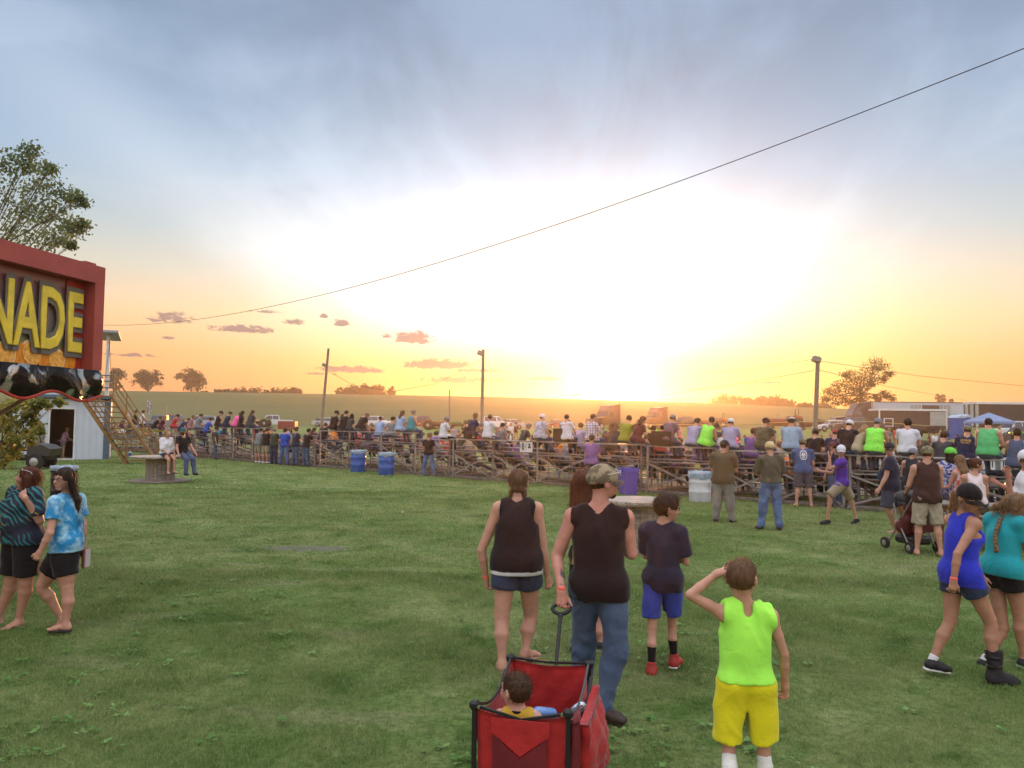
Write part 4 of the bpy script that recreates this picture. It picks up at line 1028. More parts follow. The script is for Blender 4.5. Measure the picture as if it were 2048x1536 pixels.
for i in range(n):
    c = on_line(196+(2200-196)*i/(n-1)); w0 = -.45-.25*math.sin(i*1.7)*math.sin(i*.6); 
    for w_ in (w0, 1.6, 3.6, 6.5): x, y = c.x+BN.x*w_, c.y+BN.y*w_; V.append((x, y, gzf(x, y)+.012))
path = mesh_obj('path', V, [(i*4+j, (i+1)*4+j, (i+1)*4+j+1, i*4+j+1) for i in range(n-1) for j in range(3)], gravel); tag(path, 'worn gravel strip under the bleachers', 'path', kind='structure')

# ------------------------------------------------------------------ light poles and wires
wood = mat('pole_wood', (.21, .17, .14), .85, var=.2, vscale=6, stretch=(6, 6, .6)); lampm = mat('lamp_metal', (.22, .21, .2), .5, metal=.4)
wirem = mat('wire', (.03, .03, .03), .6)
def pole(label, bx, by, tx, ty, Y, r, lamp):
    T = P(tx, ty, Y); B = P(bx, by, Y); g = gzf(B.x, Y); d = (T-B); B = T-d*((T.z-g)/d.z); root = empty('light_pole', (B.x, Y, g), 0, label, 'pole', 'light poles'); v = T-B
    m = MB(); m.tube([(0, 0, -.3), v*.0, v*.5, v], [r*1.15, r*1.1, r, r*.85], 12); m.build('pole', wood, root, True)
    if lamp:
        c = P(lamp[0], lamp[1], Y)-Vector((B.x, Y, g)); t = v*(c.z/v.z); m = MB(); m.bar(t, c, .06); m.build('arm', lampm, root)
        m = MB(); m.box(c, (lamp[2], lamp[2]*.8, lamp[2]*.7), M=Matrix.Translation(c) @ Matrix.Rotation(.35, 4, 'Y'), bev=.04); m.prism([c+Vector((-lamp[2]*.6, -lamp[2]*.3, -lamp[2]*.2)), c+Vector((lamp[2]*.3, -lamp[2]*.3, -lamp[2]*.5)), c+Vector((-lamp[2]*.3, -lamp[2]*.3, lamp[2]*.35))], (0, lamp[2]*.6, 0)); m.build('floodlight', lampm, root)
    return v+Vector((B.x, Y, g))
pole('leaning wooden light pole on the left, standing beyond the bleachers', 643, 850, 657, 697, 60, .11, (649, 730, .35))
pole('straight light pole in the middle with a floodlight near its top', 963.5, 850, 966.5, 699, 56, .12, (961, 706, .45))
pole('nearest light pole, pale shaft rising behind the right hand bleachers', 1630, 870, 1636, 713, 40, .12, (1633, 719, .42))
pole('short bare wooden post in the field left of the middle light pole', 899, 850, 899, 779, 85, .09, None)
def wire(name, label, pts, r=.012, sag=0):
    m = MB(); P3 = [P(*p) for p in pts]; out = []
    for i in range(len(P3)-1):
        for k in range(40):
            t = k/40; q = P3[i].lerp(P3[i+1], t); out.append(q-Vector((0, 0, sag*4*t*(1-t))))
    out.append(P3[-1]); m.tube(out, r, 5); o = m.build(name, wirem, None); return tag(o, label, 'cable', 'overhead wires')
wire('overhead_wire', 'long dark power line sloping across the whole sky', [(2120, 68, 12), (203, 650, 41)], .0095, 1.29)
wire('overhead_wire', 'thin wire running right from the nearest light pole over the trailers', [(1640, 722, 40), (1840, 752, 46), (2070, 774, 55)], .012)
wire('overhead_wire', 'lower thin wire dropping behind the oak from the nearest light pole', [(1638, 740, 40), (1780, 774, 60), (1935, 801, 100)], .014)
wire('overhead_wire', 'faint wire running left from the nearest light pole towards the sun', [(1628, 741, 40), (1500, 764, 60), (1330, 790, 100)], .016)
wire('overhead_wire', 'faint upper wire leaving the nearest light pole to the left', [(1630, 718, 40), (1500, 738, 70), (1400, 748, 110)], .016)
wire('overhead_wire', 'faint sagging wire between the leaning pole and the middle pole', [(657, 742, 60), (705, 770, 62), (785, 783, 64), (870, 768, 62), (935, 735, 58), (963, 718, 56)], .016)
print('bleachers', time.time()-T0)
# ------------------------------------------------------------------ lemonade stand: raised sign over a shiny awning
red = mat('sign_red', (.36, .035, .022), .45, var=.12, vscale=3); pink = mat('sign_frame', (.31, .062, .052), .5, var=.12, vscale=2)
blackp = mat('black_plastic', (.012, .012, .013), .4); whitep = mat('white_paint', (.62, .62, .62), .55, var=.08, vscale=2)
SD = Vector((-.196, -.981, 0)); SNV = Vector((.981, -.196, 0))   # along the sign towards us, and out of its face
def SP(s, z, o=0.): return Vector((-6.38, 12.0, 0))+SD*s+SNV*o+Vector((0, 0, z))
stand = empty('lemonade_stand', (-9.2, 8.2, 0), 0, 'red lemonade stand with a big raised sign over a shiny black awning', 'food stand'); S0 = Vector((-9.2, 8.2, 0))
def sl_box(m, s0, s1, z0, z1, o0, o1): m.prism([SP(s0, z0, o0)-S0, SP(s1, z0, o0)-S0, SP(s1, z1, o0)-S0, SP(s0, z1, o0)-S0], SNV*(o1-o0))
SL = 4.7
m = MB(); sl_box(m, -.0, SL, 4.20, 4.47, -.34, .0); m.build('sign_frame', pink, stand)
m = MB(); sl_box(m, -.0, .20, 2.86, 4.198, -.34, -.002); m.build('sign_frame', pink, stand)
m = MB(); sl_box(m, SL-.2, SL, 2.86, 4.198, -.34, -.002); m.build('sign_frame', pink, stand)
m = MB(); sl_box(m, .18, .40, 4.44, 4.50, -.3, -.02); m.build('roof_latch', pink, stand)
m = MB(); sl_box(m, .202, SL-.202, 2.86, 4.198, -.30, -.22)
pm = bpy.data.materials.new('sign_print'); pm.use_nodes = True; nt = pm.node_tree; b = nt.nodes['Principled BSDF']; t = nt.nodes.new('ShaderNodeTexCoord').outputs['Object']; spz = nt.nodes.new('ShaderNodeSeparateXYZ'); nt.links.new(t, spz.inputs[0])
pc = nt_ramp(nt, (E(nt, spz.outputs[2])-2.86)/1.35, [(0, (.60, .20, .02)), (.16, (.62, .24, .03)), (.24, (.16, .20, .10)), (.45, (.15, .13, .12)), (.8, (.22, .12, .12)), (1, (.26, .07, .06))])
nt.links.new(pc, b.inputs['Base Color']); b.inputs['Roughness'].default_value = .3
m.build('sign_panel', pm, stand)
m = MB(); sl_box(m, .204, .55, 2.862, 4.196, -.218, -.20); m.build('sign_border', red, stand)
lettc = mat('letter_yellow', (.66, .50, .05), .4, var=.15, vscale=5); lette = mat('letter_edge', (.13, .12, .10), .5)
LET = [('E', .43), ('D', .86), ('A', 1.31), ('N', 1.77), ('O', 2.28), ('M', 2.86), ('E', 3.38), ('L', 3.80)]
for i, (ch, s_) in enumerate(LET):
    for k, (off, dep, mm) in enumerate(((.15, .008, lette), (.0, .018, lettc))):
        cu = bpy.data.curves.new('t', 'FONT'); cu.body = ch; cu.size = 1.22; cu.align_x = 'CENTER'; cu.offset = off*.55+.012; cu.extrude = dep; cu.resolution_u = 3; cu.bevel_depth = .012 if k else 0; cu.bevel_resolution = 1
        ob = bpy.data.objects.new('t', cu); COL.objects.link(ob); me = bpy.data.meshes.new_from_object(ob.evaluated_get(bpy.context.evaluated_depsgraph_get()))
        sc_ = .53
        for v in me.vertices:
            p = v.co.copy(); v.co = SP(s_-p.x*sc_, 3.13+p.y*1.03-.0*s_, -.16+p.z*(1 if k else .4))-S0
        bpy.data.objects.remove(ob); bpy.data.curves.remove(cu); me.materials.clear(); me.materials.append(mm)
        o = bpy.data.objects.new('letter' if k else 'letter_outline', me); COL.objects.link(o)  # the wider grey copy is the outline behind each yellow letter
        if k: o.parent = stand; lo_.parent = o
        else: lo_ = o
orm = mat('orange_skin', (.62, .22, .015), .4, var=.2, vscale=12); orf = mat('orange_flesh', (.72, .36, .07), .5, var=.3, vscale=20); orr = mat('orange_rim', (.75, .55, .30), .5)
rg = random.Random(4)
for i in range(19):
    s_ = .48+i*.225; r = .15+.05*rg.random(); z = 2.95+.10*rg.random(); sl_ = i % 2
    def disc(mb, rr, o0, o1):
        pts = [SP(s_+rr*math.cos(a), max(2.866, z+rr*math.sin(a)), o0)-S0 for a in np.linspace(0, 6.283, 25)[:-1]]
        mb.prism(pts, SNV*(o1-o0))
    m = MB(); disc(m, r, -.218, -.195+.004*(i % 3)); f_ = m.build('orange_slice' if sl_ else 'orange', orr if sl_ else orm, stand)
    if sl_: m = MB(); disc(m, r*.86, -.19, -.182); m.build('flesh', orf, f_)
foil = bpy.data.materials.new('shiny_vinyl'); foil.use_nodes = True; nt = foil.node_tree; b = nt.nodes['Principled BSDF']; b.inputs['Metallic'].default_value = .85; b.inputs['Roughness'].default_value = .16
t = nt.nodes.new('ShaderNodeTexCoord').outputs['Object']; nn = nt_noise(nt, t, 2.2, 3, .5, 1.6)
nt.links.new(nt_mix(nt, nn.sm(.48, .56), (.02, .02, .02), (.42, .42, .40)), b.inputs['Base Color'])
bn = nt.nodes.new('ShaderNodeBump'); bn.inputs['Strength'].default_value = .5; bn.inputs['Distance'].default_value = .08; nt.links.new(nt_noise(nt, t, 3, 4, .6, 1).o, bn.inputs['Height']); nt.links.new(bn.outputs[0], b.inputs['Normal'])
# awning valance with a wavy lower edge
def wz(s): return 2.45+.06*math.sin(s*5.9+2.2)-.02*(s < .3)
Vv = []; nS = 90
for i in range(nS+1):
    s_ = SL*i/nS
    for j in range(7):
        tt = j/6; z = 2.855*(1-tt)+wz(s_)*tt; o = -.02+.045*math.sin(tt*3.1)+.02*math.sin(s_*9+tt*3); Vv.append(SP(s_, z, o)-S0)
for i in range(nS+1):
    s_ = SL*i/nS
    for j in range(7):
        tt = j/6; z = 2.855*(1-tt)+wz(s_)*tt; o = -.045+.045*math.sin(tt*3.1)+.02*math.sin(s_*9+tt*3); Vv.append(SP(s_, z, o)-S0)
Ff = []; N7 = (nS+1)*7
for i in range(nS):
    for j in range(6):
        a = i*7+j; Ff += [(a, a+7, a+8, a+1), (a+N7, a+1+N7, a+8+N7, a+7+N7)]
for j in range(6):
    for i0 in (0, nS): a = i0*7+j; Ff.append((a, a+1, a+1+N7, a+N7))
mesh_obj('awning', Vv, Ff, foil, stand, smooth=True)
m = MB(); m.tube([SP(SL*i/160, wz(SL*i/160)-.012, .005) -S0 for i in range(161)], .022, 7); m.build('awning_trim', red, stand, True)
m = MB(); m.box(Vector((-10.1, 7.3, 1.95))-S0, (2.8, 9.0, 2.5), bev=.05); m.build('trailer_body', mat('stand_body', (.45, .06, .04), .5, var=.1), stand)
m = MB(); m.prism([Vector((-8.72, 3.0, 2.86))-S0, SP(SL-.05, 2.86, -.36)-S0, SP(.02, 2.86, -.36)-S0, Vector((-8.72, 11.7, 2.86))-S0], (0, 0, .05)); m.build('canopy_roof', pink, stand)
for yy in (4.4, 10.2):
    m = MB(); m.wheel(Vector((-8.62, yy, .38))-S0, .38, .24); m.build('wheel', blackp, stand)
m = MB(); m.bar(Vector((-8.72, 11.4, 1.4))-S0, SP(.3, 2.84, -.3)-S0, .05); m.build('awning_strut', alu, stand)

# ------------------------------------------------------------------ announcer's building and its staircase
SY = 41.0
def sx(px): return P(px, 900, SY).x
siding = bpy.data.materials.new('siding'); siding.use_nodes = True; nt = siding.node_tree; b = nt.nodes['Principled BSDF']; b.inputs['Roughness'].default_value = .5
t = nt.nodes.new('ShaderNodeTexCoord').outputs['Object']; sgx = nt.nodes.new('ShaderNodeSeparateXYZ'); nt.links.new(t, sgx.inputs[0])
nt.links.new(nt_mix(nt, nt_noise(nt, t, 1.5, 5, .6).sm(.4, .8)*.4, (.50, .56, .64), (.36, .40, .46)), b.inputs['Base Color'])
slate = mat('corner_trim', (.075, .12, .16), .6, var=.15); darkin = mat('dark_wood', (.07, .045, .03), .8, var=.3, vscale=5, stretch=(8, 8, 1))
X1 = sx(206); X0, Xd0, Xd1 = [X1+(sx(q_)-X1)*.89 for q_ in (30, 101, 147)]; B0 = Vector((X1, SY, 0))
bld = empty('scoring_building', B0, R(25), 'white sided two storey scoring building with an open door beside the staircase', 'building')
def bb(name, x0, x1, y0, y1, z0, z1, mt, par=None, rib=False):
    m = MB(); m.box(Vector(((x0+x1)/2, (y0+y1)/2, (z0+z1)/2))-B0, (x1-x0, y1-y0, z1-z0))
    if rib:
        k = int((x1-x0)/.3)
        for i in range(k+1): m.box(Vector((x0+.05+(x1-x0-.1)*i/max(1, k), y0-.012, (z0+z1)/2))-B0, (.05, .024, z1-z0-.01))
    return m.build(name, mt, par or bld)
DH = 2.62
bb('wall', X0, Xd0-.08, SY, SY+.12, 0, 3.15, siding, rib=True); bb('wall', Xd1+.08, X1, SY, SY+.12, 0, 3.15, siding, rib=True); bb('wall', Xd0-.078, Xd1+.078, SY+.002, SY+.12, DH+.1, 3.15, siding)
bb('corner_post', X1, X1+.30, SY-.02, SY+.25, 0, 3.2, slate); bb('side_wall', X1+.1, X1+.22, SY+.25, SY+3.6, 0, 3.15, siding); bb('wall', X0, X1, SY+3.6, SY+3.72, 0, 3.15, darkin)
bb('partition', Xd0-.2, Xd0-.1, SY+.13, SY+3.6, 0, 3.14, darkin)
fr = bb('door_frame', Xd0-.078, Xd0, SY-.02, SY+.14, 0, DH, whitep); bb('door_frame', Xd1, Xd1+.078, SY-.02, SY+.14, 0, DH, whitep); bb('door_frame', Xd0-.078, Xd1+.078, SY-.018, SY+.138, DH+.002, DH+.1, whitep)
bb('counter', Xd0+.7, Xd1+1.5, SY+1.6, SY+2.2, .95, 1.03, mat('counter_top', (.5, .45, .3), .5)); bb('shelf', Xd0+.1, Xd0+.9, SY+2.8, SY+3.3, .9, .95, whitep); bb('doorstep', Xd0-.1, Xd1+.1, SY-.22, SY-.03, .0, .07, whitep)
bb('deck', X0-.1, X1+.42, SY-.3, SY+3.9, 3.2, 3.36, slate)
bb('upper_wall', X0, X1-.9, SY+.1, SY+3.6, 3.362, 6.55, siding, rib=True); bb('upper_post', X1-.02, X1+.16, SY-.1, SY+.1, 3.362, 6.6, whitep)
rf = MB(); X1 = X1; zz = 2.1+(839-664)/F_PX*SY; rf.box(Vector(((X0+X1)/2+.1, SY+1.7, zz))-B0, (X1-X0+.9, 4.6, .16), bev=.03); rf.build('roof', mat('roof_metal', (.30, .31, .34), .5, metal=.3), bld)
for px_ in (209, 213):
    m = MB(); m.tube([Vector((sx(px_), SY-.25, zz-.1))-B0, Vector((sx(px_)-.1*(px_-211), SY-.25, 4.3))-B0], .012, 5); m.build('rope', wirem, bld)
for zr in (3.75, 4.1, 4.4): bb('deck_rail', X1-.8, X1+.42, SY-.26, SY-.2, zr, zr+.06, slate)
brown = mat('stair_paint', (.20, .115, .04), .6, var=.25, vscale=4, metal=.1)
st0, st1 = P(254, 927, 36.6), P(168, 801, 36.6); st0.z = 0; ST = empty('staircase', st0, 0, 'brown metal staircase climbing to the upper deck of the scoring building', 'staircase'); WV = Vector((1.12, .75, 0)); up_ = st1-st0; top_ = up_*(3.30/up_.z)
for k, w_ in enumerate((Vector((0, 0, 0)), WV)):
    m = MB(); m.bar(w_+Vector((0, 0, .02)), w_+top_, .10, .28, up=(0, 1, 0)); m.build('stringer', brown, ST)
    pz = [0.03, .36, .70, .98]
    for t_ in pz:
        a = w_+top_*t_+Vector((.05, 0, .05)); m = MB(); m.bar(a, a+Vector((0, 0, 1.0)), .05); m.build('post', brown, ST)
    for h_ in (1.02, .68, .36):
        m = MB(); a = w_+Vector((.05, 0, h_)); m.tube([a-top_*.06+Vector((.0, 0, 0)) if h_ > 1 else a+top_*.03, a+top_*.98], .030, 7); m.build('handrail', brown, ST, True)
for i in range(13):
    t_ = (i+.6)/13; c = top_*t_+WV/2; m = MB(); m.box(c, (.28, WV.length-.11, .06), M=Matrix.Translation(c+Vector((0, 0, .02))) @ Matrix.Rotation(math.atan2(WV.y, WV.x)-R(90), 4, 'Z')); m.build('tread', brown, ST)

# ------------------------------------------------------------------ cable spools
spoolw = mat('weathered_wood', (.24, .20, .165), .85, var=.35, vscale=5, stretch=(.6, 6, 6), bump=.3, bscale=20); spoolt = mat('spool_top', (.38, .33, .28), .8, col2=(.22, .15, .12), c2lo=.5, c2hi=.62, c2scale=4, var=.2, vscale=9, stretch=(.5, 5, 1), bump=.25, bscale=15)
def spool(label, c, rad, h, drum, rz=0):
    root = empty('cable_spool', c, rz, label, 'table', 'cable spool tables')
    def flange(z, nm, mt):
        m = MB(); n = 9; w_ = 2*rad/n
        for i in range(n):
            y0 = -rad+i*w_+.006; y1 = y0+w_-.012; k0 = math.sqrt(max(0, rad**2-y0**2)); k1 = math.sqrt(max(0, rad**2-y1**2)); ym = (y0+y1)/2; km = math.sqrt(rad**2-ym**2)
            m.prism([(-k0, y0, z), (k0, y0, z), (km, ym, z), (k1, y1, z), (-k1, y1, z), (-km, ym, z)], (0, 0, .035))
        m.lathe((0, 0, z-.03), [(rad*.97, 0), (rad*.985, .012), (rad*.97, .029)], 40); m.build(nm, mt, root)
    flange(.03, 'bottom_flange', spoolw); flange(h-.035, 'table_top', spoolt)
    m = MB(); n = 22
    for i in range(n):
        a = 2*math.pi*i/n; m.box((0, 0, 0), (.03, 2*math.pi*drum/n*.94, h-.1), M=Matrix.Rotation(a, 4, 'Z') @ Matrix.Translation((drum, 0, h/2)))
    m.lathe((0, 0, .06), [(drum-.02, 0), (drum-.02, h-.12)], 24); m.build('drum', spoolw, root); return root
c = PG(320, 964.5); SPL = spool('weathered cable spool table on the left with the couple sitting on it', (c.x, c.y, gzf(c.x, c.y)), .96, .87, .44, .5)
c = PG(1282, 1097); SPR = spool('cable spool table in the middle behind the bareheaded boy with glasses', (c.x, c.y, gzf(c.x, c.y)), .64, .85, .37, -.2)
# ------------------------------------------------------------------ drums and bins
blue = mat('blue_plastic', (.02, .09, .36), .4, var=.12, vscale=3, spec=.5); blue2 = mat('purple_blue_plastic', (.09, .07, .36), .4, var=.1); whd = mat('white_barrel', (.50, .52, .56), .45, var=.12, vscale=4); bagm = mat('clear_bag', (.22, .30, .38), .25, var=.3, vscale=12, bump=.9, bscale=14, spec=.6)
def bag_mesh(r, z, seed, drop=.12, mt=bagm, par=None):
    rg_ = np.random.default_rng(seed); n = 40; v = []; rr = [(r*1.03, -drop), (r*1.05, -drop*.4), (r*1.035, .012), (r*.93, .018), (r*.86, -.06), (r*.80, -.12)]
    for k, (q_, h_) in enumerate(rr):
        for i in range(n): a = 6.283*i/n; w_ = 1+.02*math.sin(a*7+seed)+.015*rg_.normal(); v.append((q_*w_*math.cos(a), q_*w_*math.sin(a), z+h_+.02*math.sin(a*5+k)*(k < 2)+.008*rg_.normal()))
    f = [(k*n+i, k*n+(i+1) % n, (k+1)*n+(i+1) % n, (k+1)*n+i) for k in range(5) for i in range(n)]
    return mesh_obj('bag', v, f, mt, par, smooth=True)
def drum(label, px, py, r, h, mt, group='trash drums', bag=True, name='trash_drum'):
    c = PG(px, py); root = empty(name, (c.x, c.y, gzf(c.x, c.y)), 0, label, 'trash can', group)
    m = MB(); m.lathe((0, 0, 0), [(r*.94, 0), (r*.97, .02), (r*.97, h*.31), (r, h*.33), (r, h*.36), (r*.97, h*.38), (r*.97, h*.64), (r, h*.66), (r, h*.69), (r*.97, h*.71), (r*.97, h-.03), (r*1.01, h-.015), (r*1.01, h), (r*.95, h), (r*.94, h-.4)], 36)
    m.build('barrel', mt, root, True)
    if bag: bag_mesh(r, h, int(px), .13 if bag is True else bag, par=root)
    return root
drum('blue drum on the lawn, left of the two at the bleachers', 716, 944, .33, .90, blue); drum('blue drum with bag rim, right of the two at the bleachers', 772.5, 950, .33, .88, blue)
wb = drum('white plastic barrel with a clear bag beside the man in the olive polo', 1400, 1003, .31, .82, whd, bag=.17)
m = MB(); m.box((.22, -.235, .50), (.13, .012, .10), rz=.70); m.build('sticker', mat('sticker', (.30, .34, .30), .6, var=.4, vscale=20), wb)
c = PG(1256, 990); root = empty('trash_bin', (c.x, c.y, 0), .3, 'purple blue bin with thick rim at the bleachers behind the spool', 'trash can'); h = .82
m = MB(); m.lathe((0, 0, 0), [(.25, 0), (.27, .02), (.32, h-.14), (.345, h-.13), (.35, h-.02), (.34, h), (.31, h), (.28, .2)], 4, Matrix.Rotation(R(45), 3, 'Z')); m.build('bin', blue2, root)
c = PG(121, 1004); root = drum('dark barrel lined with a bluish bag behind the girl in tie dye', 126, 1006, .30, .92, blackp, bag=.10)
# ------------------------------------------------------------------ paper cup on the left spool
cp = SPL.location; tag(o := MB().lathe((0, 0, 0), [(.032, 0), (.045, .11), (.047, .112)], 16).build('paper_cup', mat('cup_blue', (.02, .08, .40), .4), None, True), 'blue paper cup with a straw on the left spool table', 'cup'); o.location = (P(267, 905, cp.y).x, cp.y-.25, cp.z+.87)
MB().lathe((0, 0, .112), [(.048, 0), (.048, .012), (.03, .016)], 16).build('lid', whitep, o, True); MB().tube([(0, 0, .12), (.015, 0, .2)], .005, 6).build('straw', whitep, o)
print('props', time.time()-T0)
# ------------------------------------------------------------------ vehicles
glassm = mat('tinted_glass', (.03, .035, .045), .12, spec=.8); tyre = mat('tyre_rubber', (.02, .02, .02), .8); rim = mat('wheel_rim', (.35, .35, .35), .35, metal=.7); chrome = mat('chrome', (.6, .6, .6), .2, metal=1)
headl = mat('headlamp', (.6, .55, .45), .15); tailm = mat('tail_lamp', (.35, .01, .01), .3)
litl = bpy.data.materials.new('lit_headlamp'); litl.use_nodes = True; litl.node_tree.nodes['Principled BSDF'].inputs['Emission Color'].default_value = (1, .8, .45, 1); litl.node_tree.nodes['Principled BSDF'].inputs['Emission Strength'].default_value = 3
def paint(n, c): return mat('paint_'+n, c, .3, var=.05, vscale=1, spec=.7)
PROF = dict(
    pickup=(5.7, 1.85, 1.85, [(0, .45), (.0, .85), (.02, 1.0), (.24, 1.12), (.255, 1.14), (.985, 1.14), (1, 1.08), (1, .5), (.93, .42), (.06, .40)], [(.255, 1.13), (.34, 1.78), (.37, 1.84), (.60, 1.84), (.625, 1.78), (.64, 1.13)]),
    suv=(4.9, 1.85, 1.78, [(0, .45), (.0, .82), (.03, .95), (.24, 1.06), (.97, 1.08), (1, .9), (1, .5), (.93, .4), (.06, .40)], [(.235, 1.05), (.34, 1.66), (.38, 1.76), (.90, 1.74), (.955, 1.62), (.985, 1.07)]),
    car=(4.6, 1.78, 1.45, [(0, .38), (.0, .62), (.03, .74), (.28, .88), (.97, .92), (1, .8), (1, .42), (.93, .32), (.06, .30)], [(.26, .87), (.40, 1.36), (.46, 1.43), (.68, 1.43), (.76, 1.38), (.93, .91)]))
def car(kind, label, px, Y, col, yaw=90, lit=False, group='vehicles parked on the field', name=None, scale=1., zoff=0):
    L, W, H, body, green = PROF[kind]; L *= scale; x = P(px, 850, Y).x; z = gzf(x, Y)+zoff
    root = empty(name or {'pickup': 'pickup_truck', 'suv': 'suv', 'car': 'car'}[kind], (x, Y, z), R(90-yaw), label, {'pickup': 'pickup', 'suv': 'suv', 'car': 'car'}[kind], group)
    # local: +X forward, nose at t = 0
    X_ = lambda t: L/2-t*L
    pm = col; wb = (.155, .80) if kind != 'car' else (.17, .80)
    def side(prof, w0, w1, zc):
        m = MB(); n = len(prof); vs = []
        zs = [p[1] for p in prof]; z0, z1 = min(zs), max(zs)
        for sg in (-1, 1):
            for (t, zz) in prof: k = (zz-z0)/(z1-z0); vs.append((X_(t), sg*(w0+(w1-w0)*k)/2, zz))
        m.add(vs, [tuple(range(n))[::-1], tuple(range(n, 2*n))]+[(i, (i+1) % n, (i+1) % n+n, i+n) for i in range(n)]); return m
    side(body, W, W*.97, 0).build('body', pm, root); cab = side(green, W*.93, W*.74, 0).build('cab', pm, root)
    g = [(t, zz) for t, zz in green]; t0, t1 = g[0][0], g[-1][0]; zt = max(p[1] for p in g)
    for sg in (-1, 1):
        segs = [(t0+.055, t0+.055+(t1-t0-.1)*.40), (t0+.065+(t1-t0-.1)*.40, t1-.045)] if kind != 'pickup' else [(t0+.05, t0+.19), (t0+.2, t1-.03)]
        for (a, b_) in segs:
            wz0, wz1 = green[0][1]+.04, zt-.10; m = MB(); w_ = lambda zz: (W*.93+(W*.74-W*.93)*((zz-green[0][1])/(zt-green[0][1])))/2+.006
            sh = .035 if a == segs[0][0] else 0; sh2 = .03 if (b_ == segs[-1][1] and kind != 'pickup') else 0
            P4 = [(X_(a), sg*w_(wz0), wz0), (X_(b_), sg*w_(wz0), wz0), (X_(b_-sh2), sg*w_(wz1), wz1), (X_(a+sh), sg*w_(wz1), wz1)]; m.prism(P4, (0, -sg*.02, 0)); m.build('side_window', glassm, root)
    for nm, (ta, za), (tb_, zb) in (('windscreen', green[0], green[1]), ('rear_window', green[-1], green[-2])):
        d = 1 if nm == 'windscreen' else -1; wa, wb_ = W*.93*.46, W*.76*.46; lerp = lambda q: (ta+(tb_-ta)*q, za+(zb-za)*q)
        (a1, z1), (a2, z2) = lerp(.1), lerp(.92); m = MB(); m.prism([(X_(a1)+d*.012, -wa, z1), (X_(a1)+d*.012, wa, z1), (X_(a2)+d*.012, wb_, z2), (X_(a2)+d*.012, -wb_, z2)], (-d*.02, 0, -.005)); m.build(nm, glassm, root)
    r = .38 if kind == 'pickup' else .35
    for t in wb:
        for sg in (-1, 1):
            m = MB(); m.wheel((X_(t), sg*(W/2-.08), r), r, .24, 'y'); w_ = m.build('wheel', tyre, root); m = MB(); m.lathe((X_(t), sg*(W/2+.045), r), [(r*.56, -.02), (r*.56, .0), (r*.2, .01)], 12, Matrix.Rotation(R(-90*sg), 3, 'X')); m.build('rim', rim, w_)
    for sg in (-1, 1):
        m = MB(); m.box((X_(0)+.008, sg*W*.38, .80 if kind != 'car' else .62), (.05, W*.16, .15), bev=.02); m.build('headlight', litl if lit else headl, root)
        m = MB(); m.box((X_(1)-.005, sg*W*.43, .9 if kind != 'car' else .75), (.04, W*.09, .25), bev=.01); m.build('tail_light', tailm, root)
    m = MB(); m.box((X_(0)+.03, 0, .52), (.12, W*.95, .16), bev=.03); m.build('bumper', chrome if kind != 'car' else pm, root)
    if kind == 'pickup':
        m = MB(); m.box((X_(.83), 0, 1.145), (L*.31, W*.80, .01)); m.build('cargo_bed', blackp, root)
    return root
pk = paint('grey', (.14, .16, .19)); pw = paint('white', (.55, .56, .6)); pd = paint('dark', (.035, .025, .025)); pr_ = paint('red', (.20, .03, .025)); pb = paint('blue', (.05, .10, .22)); ps = paint('silver', (.34, .37, .42)); pm_ = paint('maroon', (.035, .010, .010))
car('pickup', 'grey blue pickup parked behind the couple on the left spool', 322, 100, pk, -100)
car('suv', 'silver suv with sun on its roof behind the person in the blue tee', 398, 112, ps, -110)
car('pickup', 'pickup with red body peeking out behind the red shirted spectator', 348, 112, pr_, 90)
car('pickup', 'white pickup behind the men standing at the bleachers', 546, 118, pw, -120)
car('suv', 'white suv roof showing behind the spectators left of the teal tank', 752, 118, pw, 120); car('car', 'pale car parked beyond the bleachers at the foot of the leaning pole', 655, 122, ps, 90)
car('pickup', 'red and white pickup behind the person in the teal tank', 846, 108, pr_, -110); car('pickup', 'white pickup right of the middle light pole', 982, 104, pw, 110)
car('car', 'pale car low behind the crowd to the right of the white tee', 1018, 108, ps, -90)
car('car', 'dark red sports car facing left below the orange glow', 1116, 112, pr_, -120)
car('pickup', 'maroon crew cab pickup facing left between the trucks and the tractor', 1373, 108, pm_, -105)
car('pickup', 'dark crew cab pickup facing left in front of the black semi', 1712, 88, pd, -90); car('car', 'white car half hidden by the dark crew cab pickup', 1668, 94, pw, -90)
car('suv', 'dark suv with lit headlights facing left beside the portable toilets', 1862, 92, pd, -65, lit=True)
car('pickup', 'white crew cab pickup at the right edge beyond the canopy tent', 2040, 74, pw, -90); car('suv', 'black suv at the right edge in front of the white pickup', 2046, 64, pd, -60)
